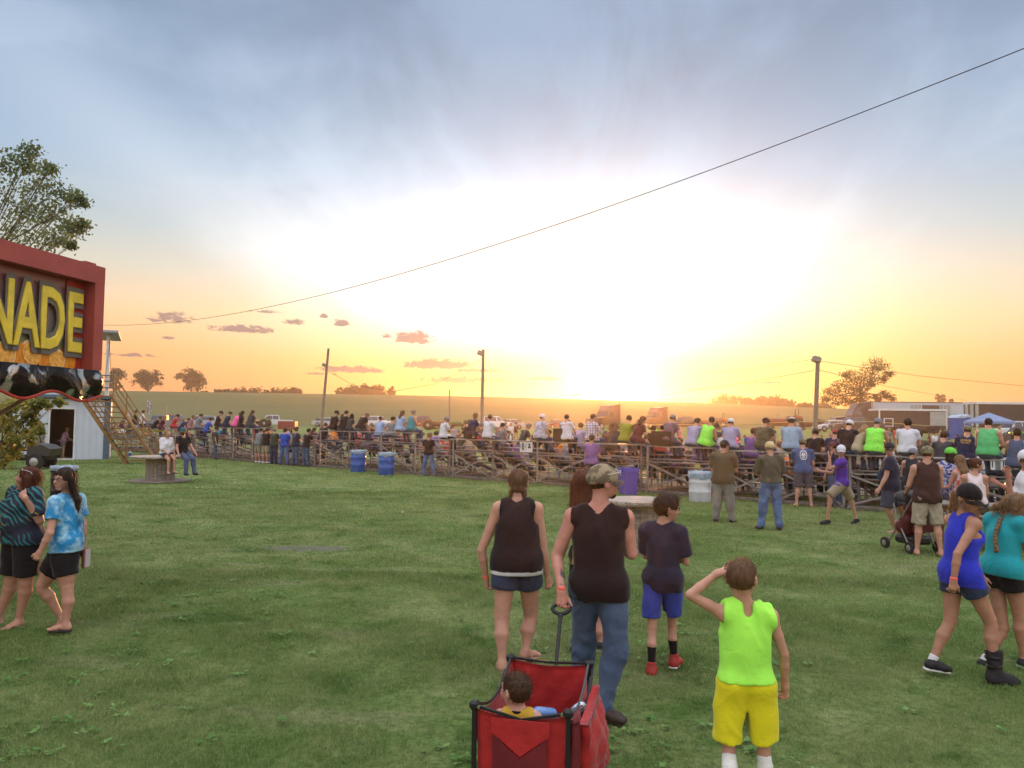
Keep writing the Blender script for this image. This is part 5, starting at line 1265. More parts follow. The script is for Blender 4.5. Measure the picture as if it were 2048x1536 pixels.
def semi(label, px, Y, col, yaw=-90, s=1.):
    x = P(px, 850, Y).x; root = empty('semi_truck', (x, Y, gzf(x, Y)), R(90-yaw), label, 'truck', 'semi trucks on the field'); W = 2.3
    pr = [(3.3, .5), (3.35, 1.3), (3.2, 1.75), (1.5, 1.95), (1.15, 2.0), (.7, 3.0), (.2, 3.7), (-1.5, 3.9), (-1.5, .7), (3.0, .5)]; n = len(pr)
    m = MB(); m.add([(a*s, sg*W/2*(.86 if b > 2.5 else .95), b*s) for sg in (-1, 1) for a, b in pr], [tuple(range(n))[::-1], tuple(range(n, 2*n))]+[(i, (i+1) % n, (i+1) % n+n, i+n) for i in range(n)]); m.build('cab', col, root)
    m = MB(); m.box((-1.3*s, 0, .85), (5.2*s, .9, .3)); m.build('chassis', blackp, root)
    for sg in (-1, 1):
        m = MB(); m.prism([(.95*s, sg*W*.47, 2.05*s), (-.1*s, sg*W*.47, 2.05*s), (-.1*s, sg*W*.44, 2.85*s), (.62*s, sg*W*.44, 2.85*s)], (0, sg*.02, 0)); m.build('side_window', glassm, root)
        m = MB(); m.tube([(-1.75*s, sg*.9, .9), (-1.75*s, sg*.9, 3.9*s)], .08, 8); m.build('exhaust_stack', chrome, root)
        for t in (2.5, -2.0, -3.2):
            m = MB(); m.wheel((t*s, sg*(W/2-.18), .52), .52, .34, 'y'); w_ = m.build('wheel', tyre, root); m = MB(); m.lathe((t*s, sg*(W/2+.0), .52), [(.28, -.02), (.28, .0), (.1, .03)], 12, Matrix.Rotation(R(-90*sg), 3, 'X')); m.build('rim', rim, w_)
    m = MB(); m.box((3.42*s, 0, .6), (.2, W, .4), bev=.05); m.build('bumper', chrome, root); m = MB(); m.prism([(1.13*s, -W*.4, 2.05*s), (1.13*s, W*.4, 2.05*s), (.74*s, W*.37, 2.85*s), (.74*s, -W*.37, 2.85*s)], (.03, 0, .01)); m.build('windscreen', glassm, root)
    return root
semi('tall semi truck facing left right beneath the sun', 1214, 102, pm_, -130, .88); semi('boxy semi truck facing left, second one right of the sun', 1312, 112, pm_, -125, .85); semi('black semi truck at the front end of the white trailer', 1714, 104, pd, -90, 1.)
def tractor(label, px, Y, col, yaw=-90, s=1., rollbar=True):
    x = P(px, 850, Y).x; root = empty('tractor', (x, Y, gzf(x, Y)), R(90-yaw), label, 'tractor', 'pulling tractors on the field'); k = s
    m = MB(); m.box((1.05*k, 0, 1.15*k), (2.1*k, .62*k, .62*k), bev=.1); m.build('hood', col, root); m = MB(); m.box((.2*k, 0, .75*k), (3.6*k, .4*k, .35*k)); m.build('chassis', blackp, root)
    for sg in (-1, 1):
        m = MB(); m.wheel((-.9*k, sg*.85*k, .78*k), .78*k, .5*k, 'y', 24); w_ = m.build('rear_wheel', tyre, root); m = MB(); m.lathe((-.9*k, sg*1.08*k, .78*k), [(.4*k, -.02), (.4*k, .0), (.15*k, .03)], 14, Matrix.Rotation(R(-90*sg), 3, 'X')); m.build('rim', rim, w_)
        m = MB(); m.wheel((1.9*k, sg*.6*k, .38*k), .38*k, .2*k, 'y'); m.build('front_wheel', tyre, root)
        m = MB(); m.prism([(-.1*k, sg*.55*k, 1.35*k), (-.4*k, sg*.55*k, 1.72*k), (-1.4*k, sg*.55*k, 1.72*k), (-1.6*k, sg*.55*k, 1.3*k)], (0, sg*.5*k, 0)); m.build('fender', col, root)
    m = MB(); m.box((-.85*k, 0, 1.45*k), (.5*k, .5*k, .12*k), bev=.03); m.box((-1.08*k, 0, 1.70*k), (.1*k, .5*k, .45*k), bev=.03); m.build('seat', blackp, root)
    m = MB(); m.tube([(.9*k, .0, 1.4*k), (.9*k, 0, 2.05*k)], .05*k, 8); m.build('exhaust_pipe', chrome, root)
    if rollbar:
        m = MB(); m.tube([(-1.25*k, -.5*k, 1.6*k), (-1.25*k, -.5*k, 2.45*k), (-1.25*k, .5*k, 2.45*k), (-1.25*k, .5*k, 1.6*k)], .045*k, 6); m.build('roll_bar', blackp, root)
    return root
tractor('red pulling tractor with roll bar right of the maroon pickup', 1430, 108, pr_, -90, .95); tractor('red tractor with sun glinting on its hood, left of the nearest pole', 1572, 96, pr_, -90, 1.1); tractor('dark red tractor right behind the nearest light pole', 1627, 108, pm_, -90, .85, False)
tractor('yellow green tractor beyond the tallest short bleacher section', 522, 116, paint('green', (.12, .17, .04)), -90, .8); tractor('old brown tractor behind the cap of the raglan shirt man', 868, 100, paint('brown', (.12, .06, .03)), 90, .8, False); tractor('green tractor among the crowd left of the middle pole', 925, 104, paint('dgreen', (.04, .12, .03)), -90, .75, False)
# trailers
def trailer(label, pxa, pxb, top, Y, z0, mt, parts, name='trailer'):
    a, b = P(pxa, top, Y), P(pxb, top, Y); H = a.z; g = gzf((a.x+b.x)/2, Y); root = empty(name, ((a.x+b.x)/2, Y, g), 0, label, 'trailer'); L = b.x-a.x
    bx_ = lambda nm, x0, x1, za, zb, y0, y1, m_: MB().box(((x0+x1)/2-L/2, (y0+y1)/2, (za+zb)/2), (x1-x0, y1-y0, zb-za), bev=.01).build(nm, m_, root)
    h = H-g; bx_('box', 0, L, z0, h, 0, 2.5, mt)
    for sg in (.35, .75, .84):
        for yy in (.12, 2.38): m = MB(); m.wheel((L*sg-L/2, yy, .45), .45, .3, 'y'); m.build('wheel', tyre, root)
    parts(bx_, L, h); return root
twh = mat('trailer_white', (.46, .49, .55), .45, var=.06, vscale=.6); tdk = mat('trailer_dark', (.060, .046, .042), .45, var=.15, vscale=.8); opn = mat('trailer_inside', (.10, .07, .055), .8, var=.2); pan = mat('door_panel', (.33, .33, .32), .5, var=.1, vscale=2)
def tp1(b, L, h):
    b('opening', L*.52, L*.62+1.0, 1.6, h-.35, -.02, .0, opn)
    for i in range(3): b('folded_door', L*.52-.55-.5*i, L*.52-.15-.5*i, 1.5, h-.3, -.06, -.02, pan); b('folded_door', L*.62+1.1+.5*i, L*.62+1.45+.5*i, 1.5, h-.3, -.06, -.02, pan)
    b('top_rail', -.05, L+.05, h, h+.10, -.05, 2.55, mat('rail_brown', (.18, .12, .09), .5)); b('seam', L*.78, L*.78+.05, 1.2, h-.05, -.012, -.001, pan)
trailer('long white semi trailer with a side opening behind the oak side field', 1741, 1939, 804, 104, 1.1, twh, tp1)
def tp2(b, L, h):
    b('trim', -.04, L+.04, h, h+.22, -.04, 2.5, whitep); b('trim', -.06, .12, .5, h-.002, -.04, -.002, whitep); b('rear_door', L-1.9, L-.1, .9, h-.1, -.05, -.003, pan); b('trim', L-.08, L+.06, .5, h-.002, -.03, -.004, whitep); b('window', .5, 1.6, .75, 1.7, -.05, -.003, whitep); b('window_pane', .62, 1.48, .85, 1.6, -.07, -.052, glassm)
trailer('black enclosed trailer with white trim in front of the white semi trailer', 1758, 1893, 821, 88, .45, tdk, tp2)
def tp3(b, L, h):
    b('roof_edge', -.05, L+.05, h, h+.28, -.08, 2.5, whitep)
    for i in range(3): b('door_panel', -.2+.6*i-1.2, .15+.6*i-1.2, .7, h-.05, -.25, -.12, pan)
trailer('long dark trailer with open pale door panels at the far right', 1952, 2230, 808, 90, .6, tdk, tp3)
MB_ = MB(); x = P(576, 845, 80).x; root = empty('utility_trailer', (x, 80, gzf(x, 80)), 0, 'small red box trailer behind the men standing at the bleachers', 'trailer'); MB_.box((0, 0, .95), (1.75, 1.2, .85), bev=.03); MB_.build('box', pr_, root)
for sg in (-1, 1): m = MB(); m.wheel((0, sg*.62, .3), .3, .18, 'y'); m.build('wheel', tyre, root)
# portable toilets, canopy tent, small drum, flags
for lb, px, Y in (('blue portable toilet with a pale domed roof, nearer one of the pair', 1914, 76), ('blue portable toilet half hidden behind its twin', 1927, 78.5)):
    x = P(px, 850, Y).x; root = empty('portable_toilet', (x, Y, gzf(x, Y)), R(18), lb, 'toilet', 'portable toilets')
    m = MB(); m.box((0, 0, 1.02), (.86, 1.1, 2.04), bev=.04); m.build('cabin', blue, root); m = MB(); m.box((0, -.56, 1.0), (.64, .03, 1.85), bev=.01); m.build('door', mat('blue_door', (.03, .10, .30), .4), root)
    m = MB(); m.prism([(-.48, -.6, 2.05), (.48, -.6, 2.05), (.40, -.6, 2.2), (0, -.6, 2.34), (-.40, -.6, 2.2)], (0, 1.2, 0)); m.build('roof', mat('pale_blue', (.35, .45, .58), .4), root)
x = P(1894, 850, 74).x; root = empty('trash_drum', (x, 74, gzf(x, 74)), 0, 'small blue drum standing left of the portable toilets', 'trash can'); MB().lathe((0, 0, 0), [(.27, 0), (.3, .03), (.3, .3), (.31, .32), (.3, .34), (.3, .85), (.27, .86)], 20).build('barrel', blue, root)
x = P(1978, 850, 70).x; root = empty('canopy_tent', (x, 70, gzf(x, 70)), R(-12), 'blue pop up canopy tent on white legs beside the long dark trailer', 'tent'); cv = mat('canopy_cloth', (.15, .22, .38), .7, var=.1)
m = MB(); m.add([(-1.6, -1.6, 1.75), (1.6, -1.6, 1.75), (1.6, 1.6, 1.75), (-1.6, 1.6, 1.75), (-1.55, -1.55, 1.95), (1.55, -1.55, 1.95), (1.55, 1.55, 1.95), (-1.55, 1.55, 1.95), (0, 0, 2.75)], [(0, 1, 5, 4), (1, 2, 6, 5), (2, 3, 7, 6), (3, 0, 4, 7), (4, 5, 8), (5, 6, 8), (6, 7, 8), (7, 4, 8)]); m.build('canopy', cv, root)
for a in (-1, 1):
    for b_ in (-1, 1): m = MB(); m.bar((a*1.5, b_*1.5, 0), (a*1.5, b_*1.5, 1.9), .05); m.build('leg', whitep, root)
for lb, px, py, Y, c1, c2 in (('small red and white flag above the crowd behind the staircase', 252, 815, 70, (.35, .03, .04), (.6, .55, .55)), ('small dark flag on a thin pole left of the lone crest tree', 294, 800, 78, (.05, .06, .14), (.55, .5, .5))):
    T = P(px, py, Y); g = gzf(T.x, Y); root = empty('flag', (T.x, Y, g), 0, lb, 'flag'); h = T.z-g
    m = MB(); m.tube([(0, 0, 0), (0, 0, h)], .03, 6); m.build('pole', lampm, root); v = []; nn_ = 8
    for i in range(nn_+1):
        for j in range(5): v.append((.04+.32*i/nn_+.03*math.sin(j), .05*math.sin(i*.9), h-.05-j*.32-.1*i/nn_))
    mesh_obj('cloth', v, [(i*5+j, (i+1)*5+j, (i+1)*5+j+1, i*5+j+1) for i in range(nn_) for j in range(4)], None, root, mats=[mat('flag%d' % px, c1, .8, col2=c2, c2scale=6, c2lo=.48, c2hi=.52)])
x = P(332, 850, 75).x; T = P(332, 810, 75); root = empty('bracket_post', (x, 75, gzf(x, 75)), 0, 'thin post with a short arm beyond the bleachers on the left', 'post'); h = T.z-gzf(x, 75); m = MB(); m.tube([(0, 0, 0), (0, 0, h), (.4, 0, h)], .035, 6); m.build('post', lampm, root)
# yellow rope line along the track
m = MB(); ropep = [(1100, 857, 60), (1250, 851, 60), (1350, 849, 60), (1450, 850, 60), (1560, 845, 60), (1640, 842, 60), (1740, 843, 60), (1860, 852, 60)]; m.tube([P(*p) for p in ropep], .022, 5); tag(m.build('barrier_rope', mat('rope', (.45, .38, .16), .8)), 'pale yellow barrier rope strung along the pulling track', 'rope')
for i, p in enumerate(((1150, 60), (1345, 60), (1545, 60), (1480, 60), (1740, 60))):
    x = P(p[0], 850, p[1]).x; h = 1.35
    tag(MB().tube([(x, p[1], gzf(x, p[1])), (x, p[1], gzf(x, p[1])+h)], .025, 6).build('fence_stake', lampm), ['thin stake holding the barrier rope left of the semi under the sun', 'thin stake holding the rope by the maroon pickup', 'thin stake holding the rope by the glinting red tractor', 'thin stake holding the rope between the two tractors', 'thin stake holding the rope by the dark pickup'][i], 'stake', 'stakes of the barrier rope')
m = MB(); tp = [on_line(214, .3)+Vector((0, -.1, 1.55)), on_line(300, .2)+Vector((0, -.1, 1.42)), on_line(330, .1)+Vector((0, 0, 1.46))]
v = []; 
for i in range(21):
    t = i/20*2; p = tp[0].lerp(tp[1], t) if t < 1 else tp[1].lerp(tp[2], t-1); v += [p+Vector((0, 0, .05)), p-Vector((0, 0, .05))]
tag(mesh_obj('caution_tape', v, [(2*i, 2*i+2, 2*i+3, 2*i+1) for i in range(20)], mat('tape_yellow', (.62, .48, .03), .5)), 'yellow caution tape strung behind the staircase', 'tape')
# ------------------------------------------------------------------ utility vehicles
def utv(label, x, y, yaw, bodym, roofm, bed=True):
    root = empty('utility_vehicle', (x, y, gzf(x, y)), R(90-yaw), label, 'utility vehicle')
    for t in (.95, -.95):
        for sg in (-1, 1):
            m = MB(); m.wheel((t, sg*.6, .33), .33, .26, 'y'); w_ = m.build('wheel', tyre, root); m = MB(); m.lathe((t, sg*.735, .33), [(.17, -.02), (.17, 0), (.05, .02)], 12, Matrix.Rotation(R(-90*sg), 3, 'X')); m.build('rim', rim, w_)
    m = MB(); m.box((.0, 0, .48), (2.6, .95, .22), bev=.05); m.build('chassis', blackp, root)
    m = MB(); m.prism([(1.45, -.62, .55), (1.5, -.62, .85), (1.2, -.62, 1.02), (.62, -.62, 1.08), (.62, -.62, .62)], (0, 1.24, 0)); m.build('hood', bodym, root)
    m = MB(); m.box((-.9, 0, .86), (1.15, 1.35, .06)); 
    for sg in (-1, 1): m.box((-.9, sg*.66, 1.02), (1.15, .04, .30))
    m.box((-1.46, 0, 1.02), (.04, 1.35, .30)); m.box((-.34, 0, 1.04), (.04, 1.35, .34)); m.build('cargo_bed', bodym, root)
    m = MB(); m.box((.05, 0, .82), (.55, 1.15, .18), bev=.05); m.box((-.22, 0, 1.12), (.12, 1.15, .55), bev=.05); m.build('seat', blackp, root)
    for sg in (-1, 1): m = MB(); m.tube([(.66, sg*.6, 1.05), (.38, sg*.56, 1.92), (-.34, sg*.56, 1.95), (-.36, sg*.6, .85)], .03, 8); m.build('roll_cage', blackp, root)
    m = MB(); m.box((.02, 0, 1.99), (.95, 1.3, .06), bev=.02); m.build('roof', roofm, root)
    m = MB(); m.tube([(.5, -.25, 1.15), (.36, -.25, 1.28)], .02, 6); m.lathe((.36, -.25, 1.28), [(.16, -.012), (.17, 0), (.16, .012)], 18, Matrix.Rotation(R(-35), 3, 'Y')); m.build('steering_wheel', blackp, root)
    return root
c = PG(30, 940); utv('black utility vehicle with cargo bed behind the leafy bush', c.x-.3, c.y+.6, 82, mat('utv_black', (.02, .02, .022), .35, spec=.6), blackp)
v_ = PR(2072, 860); utv('green roofed utility vehicle at the right edge beyond the bleachers', v_.x*22.2, 22.2, -150, mat('utv_black', (.02, .02, .022), .35), mat('utv_green', (.06, .30, .06), .4))
print('vehicles', time.time()-T0)
# ------------------------------------------------------------------ people in the foreground
black = cloth('black', (.012, .010, .011)); navy = cloth('navy', (.018, .022, .050)); denim = cloth('denim', (.085, .12, .20), col2=(.045, .065, .12), c2scale=5, c2lo=.35, c2hi=.7, bump=.25, bscale=90); denimd = cloth('dark_denim', (.03, .042, .08), col2=(.02, .03, .055), c2scale=6)
whitec = cloth('white', (.62, .62, .64)); khaki = cloth('khaki', (.25, .21, .14)); olive = cloth('olive', (.075, .075, .045)); neon = cloth('neon', (.34, .80, .085), var=.06); yellowc = cloth('yellow', (.62, .56, .015), var=.05); greyc = cloth('grey', (.16, .17, .18)); teal = cloth('teal', (.015, .28, .32))
royal = cloth('royal', (.022, .035, .42)); redc = cloth('red', (.38, .03, .03)); leather = mat('boot_leather', (.035, .022, .018), .55, var=.2); redsh = mat('shoe_red', (.30, .03, .025), .6); whs = mat('shoe_white', (.6, .58, .58), .6); blk_s = mat('shoe_black', (.015, .015, .017), .6); band = mat('wristband', (.75, .12, .09), .5); framem = mat('glasses_black', (.012, .012, .012), .25)
def wristband(pp, sd, m=band, w=.012, r=.031, t=.02):
    J = pp['J']; d = nrm(J['hd'+sd]); c = J['wr'+sd]-d*t; s = J['s']
    o = garment('wristband', [cone(c-d*.05, c+d*.05, r*s, r*s)], .006, m, pp['root'], planes=[plane_at(c+d*w, d), plane_at(c-d*w, -d)], fold=0, sm=0); return o
def hem_band(pp, m, up0, up1, extra=.006, name='undershirt'):
    J = pp['J']; up, sl, sf, *_ = body_frame(J); s, w = J['s'], J['w']; pel = J['pel']; r = .114*s*w+.02
    garment(name, [cone(pel+up*.1, pel-up*.2, r, r, ax=sl, sc=1.34)], .009, m, pp['root'], planes=[plane_at(pel+up*up1, up), plane_at(pel+up*up0, -up)], fold=.004)
# man pulling the wagon
c = PG(1196, 1440)
man = person((c.x, c.y), 'man in a black sleeveless shirt and jeans pulling the red wagon', vox=.0075, det=2, H=1.82, sex='m', w=1.08, yaw=4, lean=1, y0=c.y, skinc='ruddy', face=True,
    armL=(-12, 10, 12, 10), armR=(22, 20, 75, 10), legL=(16, 2, 12), legR=(-6, 5, 14), head=(70, 2, 0), curl=(55, 30),
    ov=dict(elL=(1113, 1112, .02), wrL=(1123, 1183, -.14), elR=(1263, 1108, .0), wrR=(1250, 1098, .30), knR=(1233, 1305, -.02), anR=(1205, 1412, -.05), ftR=(.86, -.5, -.12), knL=(1168, 1300, .20), anL=(1160, 1392, .32), hnL=(.9, .3, .1), hdL=(.0, -.15, -1)),
    top=('muscle', cloth('sleeveless_black', (.017, .010, .011), bump=.2, bscale=60), dict(drop=.075, fold=.012, neck=.066, loose=.015, fr=6)), bottom=('pants', denim, dict(loose=.008, fold=.014, fr=8)), foot=('shoe', leather, mat('sole_brown', (.05, .035, .025), .7), .07),
    hair=('fade', 'darkbrown', 0, 500), cap=(mat('camo_cap', (.10, .085, .055), .8, col2=(.26, .21, .13), c2lo=.48, c2hi=.52, c2scale=14), mat('cap_brim', (.07, .06, .045), .8)), beard=('darkbrown', False))
add_glasses(man['J'], man['root'], whs, cap=True, lens=mat('mirror_lens', (.35, .45, .6), .1, metal=.8), name='sunglasses'); wristband(man, 'L')
J = man['J']; d = nrm(J['wrL']-J['elL']); garment('tattoo', [cone(J['elL']+d*.06, J['wrL']-d*.03, .043, .0305)], .006, mat('tattoo_ink', (.10, .075, .08), .6, col2=(.42, .22, .17), c2lo=.5, c2hi=.56, c2scale=26, stretch=(1, 1, .4)), man['root'], planes=[plane_at(J['elL']+d*.10, -d), plane_at(J['wrL']-d*.035, d), plane_at(J['elL']+V3(.012, 0, 0), V3(-1, 0, 0))], fold=0)
up, sl, sf, hl, hf = body_frame(J)
m = MB()
for sg in (-1, 1): 
    pc_ = J['pel']-sf*.2-up*.045+sl*sg*.075
    q_ = [pc_+sl*a+up*b for a, b in ((-.05, .06), (.05, .06), (.05, -.05), (0, -.08), (-.05, -.05))]; vs_ = []; fs_ = []
stitch = mat('stitching', (.20, .16, .11), .7)
# woman in black tank with braids
c = PG(1032, 1332)
w3 = person((c.x, c.y), 'woman with braids in a black tank top and denim shorts seen from behind', vox=.0075, det=2, H=1.72, sex='f', w=1.22, yaw=3, y0=c.y, skinc='light', armL=(4, 13, 14, 0), armR=(-4, 13, 12, 0), legL=(-8, 3, 6), legR=(14, 1, 22), head=(3, -14, 2),
    ov=dict(knL=(1003, 1238, -.05), anL=(1004, 1325, -.15), knR=(1062, 1232, .15), anR=(1051, 1300, .05), ftR=(.75, .6, -.05), elL=(963, 1100, .0), wrL=(972, 1158, .05), elR=(1087, 1100, .0), wrR=(1096, 1158, .05)), curl=(40, 45),
    top=[('tank', cloth('tank_black', (.018, .012, .014), bump=.3, bscale=70), dict(drop=.060, scoop=.03, neck=.070, loose=.024, fold=.007)), ('tank', whitec, dict(name='undershirt', drop=.080, scoop=.03, neck=.066, loose=.012, fold=.0, cut=-.045))], bottom=('shorts', denimd, dict(length=.56, loose=.016, fold=.006)), foot=('sandal', mat('sandal_tan', (.35, .25, .16), .6)), hair=('braids', 'lightbrown', .3, 500))
wristband(w3, 'L')
J = w3['J']
for sd in 'LR':
    a, b = J['hip'+sd], J['kn'+sd]; d = nrm(b-a); t = a+d*.245*1.72*.56; r_ = .118
    garment('cuff', [cone(t-d*.05, t+d*.05, .116, .113)], .008, cloth('cuff', (.17, .20, .27)), w3['root'], planes=[plane_at(t+d*.006, d), plane_at(t-d*.028, -d)], fold=.002)
# woman hidden behind the man
c = PG(1178, 1304)
w4 = person((c.x, c.y), 'red haired woman mostly hidden behind the man pulling the wagon', vox=.010, det=1, H=1.66, sex='f', yaw=-8, y0=c.y, head=(-5, -10, 0), legL=(-6, 2, 6), legR=(10, 0, 16), armL=(5, 12, 15, 0), ov=dict(head=(1163, 966, 0), anR=(1203, 1286, .05), knR=(1196, 1235, .1), ftR=(.8, .6, -.1)),
    top=('tank', cloth('yellow_tank', (.42, .36, .10), col2=(.02, .018, .018), c2lo=.5, c2hi=.53, c2scale=4, stretch=(1, 1, .3)), dict(drop=.06, loose=.02)), bottom=('shorts', black, dict(length=.5)), foot=('shoe', blk_s, whs), hair=('bob', 'auburn', .24, 900))
# boy in navy tee
c = PG(1326, 1347)
b5 = person((c.x, c.y), 'boy with glasses in navy tee, blue shorts and red sneakers', vox=.0075, det=2, H=1.50, sex='m', kid=.5, w=.88, yaw=20, y0=c.y, skinc='light', face=True, armL=(25, 6, 70, 20), armR=(8, 10, 95, 35), legL=(-8, 3, 8), legR=(10, 4, 6), head=(62, -6, 0),
    ov=dict(anL=(1303, 1335, -.05), knL=(1304, 1260, .0), anR=(1348, 1318, .12), knR=(1344, 1250, .12)),
    top=('tee', cloth('navy_tee', (.022, .020, .038)), dict(drop=.085, sleeve=.78, fold=.010, loose=.024, flare=.010)), bottom=('shorts', cloth('blue_shorts', (.035, .055, .30)), dict(length=.90, loose=.02, fold=.009)), foot=('shoe', redsh, whs, .05), sock=(black, .17), hair=('messy', 'darkbrown', 0, 700), glasses=dict(m=framem))
J = b5['J']; a, b = J['hipR'], J['knR']; d = nrm(b-a); m = MB(); up, sl, sf, hl, hf = body_frame(J)
ph = J['wrR']+nrm(J['hdR'])*.09; tag(o := MB().box(ph+b5['base'], (.075, .15, .009), bev=.004).build('phone', framem), 'phone held in front of the boy with glasses', 'phone')
# boy in neon
c = P(1492, 1500, 4.2)
b6 = person((c.x, 4.2), 'boy in a neon sleeveless shirt and yellow shorts scratching his head', vox=.0068, det=2, H=1.37, sex='m', kid=.6, w=.92, yaw=6, y0=4.2, skinc='light', face=True, armR=(-6, 8, 14, 0), legL=(2, 3, 30), legR=(4, 4, 8), head=(22, -4, 6),
    ov=dict(shL=(1449, 1228, .0), elL=(1380, 1190, .0), wrL=(1434, 1147, .02), hdL=(.93, .05, .22), hnL=(.1, .95, .1), head=(1483, 1158, .0), elR=(1568, 1308, .0), wrR=(1570, 1372, .06)), curl=(45, 60), z0=gzf(1.2, 4.2),
    top=('muscle', neon, dict(drop=-.004, loose=.028, fold=.016, fr=6, neck=.060, scoop=.01)), bottom=('shorts', yellowc, dict(length=.88, loose=.022, fold=.014, waist=.012, fr=6)), foot=('shoe', blk_s, whs), sock=(cloth('white_sock', (.62, .62, .60)), .30), hair=('fade', 'lightbrown', 0, 700))
J = b6['J']
for sd in 'LR':
    d = nrm(J['kn'+sd]-J['an'+sd])
    for h_, th in ((.27, .006), (.255, .004), (.243, .004), (.231, .004), (.215, .008)):
        garment('sock_stripe', limbs_leg(J, sd, .0075)[3:], .007, cloth('lime_stripe', (.45, .62, .12)), b6['root'], planes=[plane_at(J['an'+sd]+d*(h_+th/2), d), plane_at(J['an'+sd]+d*(h_-th/2), -d)], fold=0, sm=0)
garment('waistband', [cone(J['pel']+V3(0, 0, .02), J['pel']+V3(0, 0, .2), .094, .094, ax=body_frame(J)[1], sc=1.34)], .007, yellowc, b6['root'], planes=[plane_at(J['pel']+V3(0, 0, .105), V3(0, 0, 1)), plane_at(J['pel']+V3(0, 0, .03), V3(0, 0, -1))], fold=.003, fr=20)
add_glasses(J, b6['root'], framem, up=True, name='sunglasses')
# tie dye girl
tdm = cloth('tie_dye', (.02, .20, .42), col2=(.30, .52, .66), c2lo=.42, c2hi=.60, c2scale=7, var=.15)
c = PG(126, 1263)
g2 = person((c.x, c.y), 'girl with long dark hair and glasses in a tie dye tee and black shorts', vox=.0075, det=2, H=1.62, sex='f', w=1.16, yaw=-80, y0=c.y, skinc='light', face=True, armL=(14, 6, 20, 0), armR=(-16, 6, 20, 0), legL=(2, 1, 4), legR=(30, 1, 50), head=(-82, 0, 0), lean=2,
    ov=dict(elL=(100, 1066, -.25), wrL=(80, 1104, -.26), elR=(166, 1050, .12), wrR=(166, 1092, .16), hipL=(128, 1118, -.06), knL=(135, 1178, -.07), anL=(132, 1247, -.07), ftL=(-.98, -.2, 0), hipR=(118, 1118, .1), knR=(82, 1174, .10), anR=(124, 1236, .22), ftR=(-.7, -.1, -.6)), curl=(50, 40),
    top=('tee', tdm, dict(drop=.055, sleeve=.62, fold=.006, loose=.016)), bottom=('shorts', black, dict(length=.38, loose=.016)), foot=('sandal', blk_s), hair=('long', 'darkbrown', .66, 2500), glasses=dict(m=framem))
c_ = g2['base']+g2['J']['wrR']+V3(.03, .0, -.12); tag(o := MB().box(c_, (.035, .10, .19), bev=.008).build('wallet', mat('wallet_red', (.22, .06, .07), .5)), 'dark red wallet held behind the girl in tie dye', 'wallet'); MB().box(c_+V3(.02, 0, 0), (.012, .09, .175)).build('card_pocket', mat('wallet_in', (.45, .38, .38), .5), o)
# palm top woman
palm = bpy.data.materials.new('palm_print'); palm.use_nodes = True; nt = palm.node_tree; b = nt.nodes['Principled BSDF']; b.inputs['Roughness'].default_value = .8; t = nt.nodes.new('ShaderNodeTexCoord').outputs['Object']
wvn = nt.nodes.new('ShaderNodeTexWave'); wvn.inputs['Scale'].default_value = 9; wvn.inputs['Distortion'].default_value = 9; wvn.inputs['Detail'].default_value = 1; wvn.inputs['Detail Scale'].default_value = .7; wvn.bands_direction = 'DIAGONAL'; nt.links.new(t, wvn.inputs[0])
wv_ = E(nt, wvn.outputs['Fac']); msk = nt_noise(nt, t, 4.2, 2, .4); msk2 = nt_noise(nt, t, 3.1, 2, .4, .5)
cc = nt_mix(nt, wv_.sm(.62, .8)*msk.sm(.44, .52), (.008, .010, .028), (.015, .16, .17)); cc = nt_mix(nt, wv_.sm(.68, .82)*msk2.sm(.56, .62), cc, (.22, .18, .025)); nt.links.new(cc, b.inputs['Base Color'])
c = PG(38, 1250)
g1 = person((c.x, c.y), 'auburn haired woman in a dark palm leaf print top with a hand at her neck', vox=.0075, det=2, H=1.68, sex='f', w=1.30, yaw=-152, y0=c.y, skinc='light', face=True, armR=(5, 12, 20, 0), legL=(2, 4, 4), legR=(2, 6, 4), head=(-110+152-40, 6, 0),
    ov=dict(elL=(80, 1042, -.10), wrL=(50, 996, -.22), hdL=(-.75, .35, .5), hnL=(.2, .2, .9), hfw=(-.90, -.34, .12), head=(56, 956, -.02), anL=(38, 1240, 0), anR=(-4, 1240, .1)), curl=(35, 25),
    top=('tee', palm, dict(drop=.05, sleeve=.75, fold=.008, loose=.022, neck=.075, scoop=.02)), bottom=('shorts', black, dict(length=.92, loose=.02)), foot=('sandal', mat('sandal_pale', (.5, .42, .38), .6)), hair=('bob', 'auburn', .36, 2500))
add_glasses(g1['J'], g1['root'], whs, up=True, name='sunglasses')
# blue tank girl
c = PG(1925, 1356)
g7 = person((c.x, c.y), 'girl in a royal blue tank and black cap striding right with one black boot', vox=.0075, det=2, H=1.64, sex='f', kid=.35, w=1.06, yaw=84, y0=c.y, skinc='tan', face=True, lean=4, head=(80, -16, 0), armR=(-10, 6, 10, 0), armL=(25, 6, 20, 0),
    ov=dict(elR=(1915, 1108, -.20), wrR=(1907, 1162, -.20), hdR=(-.15, 0, -1), elL=(1944, 1100, .2), wrL=(1962, 1152, .22), knL=(1900, 1246, .06), anL=(1864, 1322, .04), ftL=(.95, -.05, -.12), knR=(1982, 1246, -.10), anR=(1990, 1348, -.14), ftR=(.98, -.2, -.03)), curl=(25, 40),
    top=('racer', royal, dict(drop=.075, loose=.014, fold=.006, neck=.062)), bottom=('shorts', denimd, dict(length=.42, loose=.014)), foot=('shoe', blk_s, whs), sock=None, hair=('pony', 'sandy', .16, 900), cap=(black,))
wristband(g7, 'R'); wristband(g7, 'L', blk_s, r=.034)
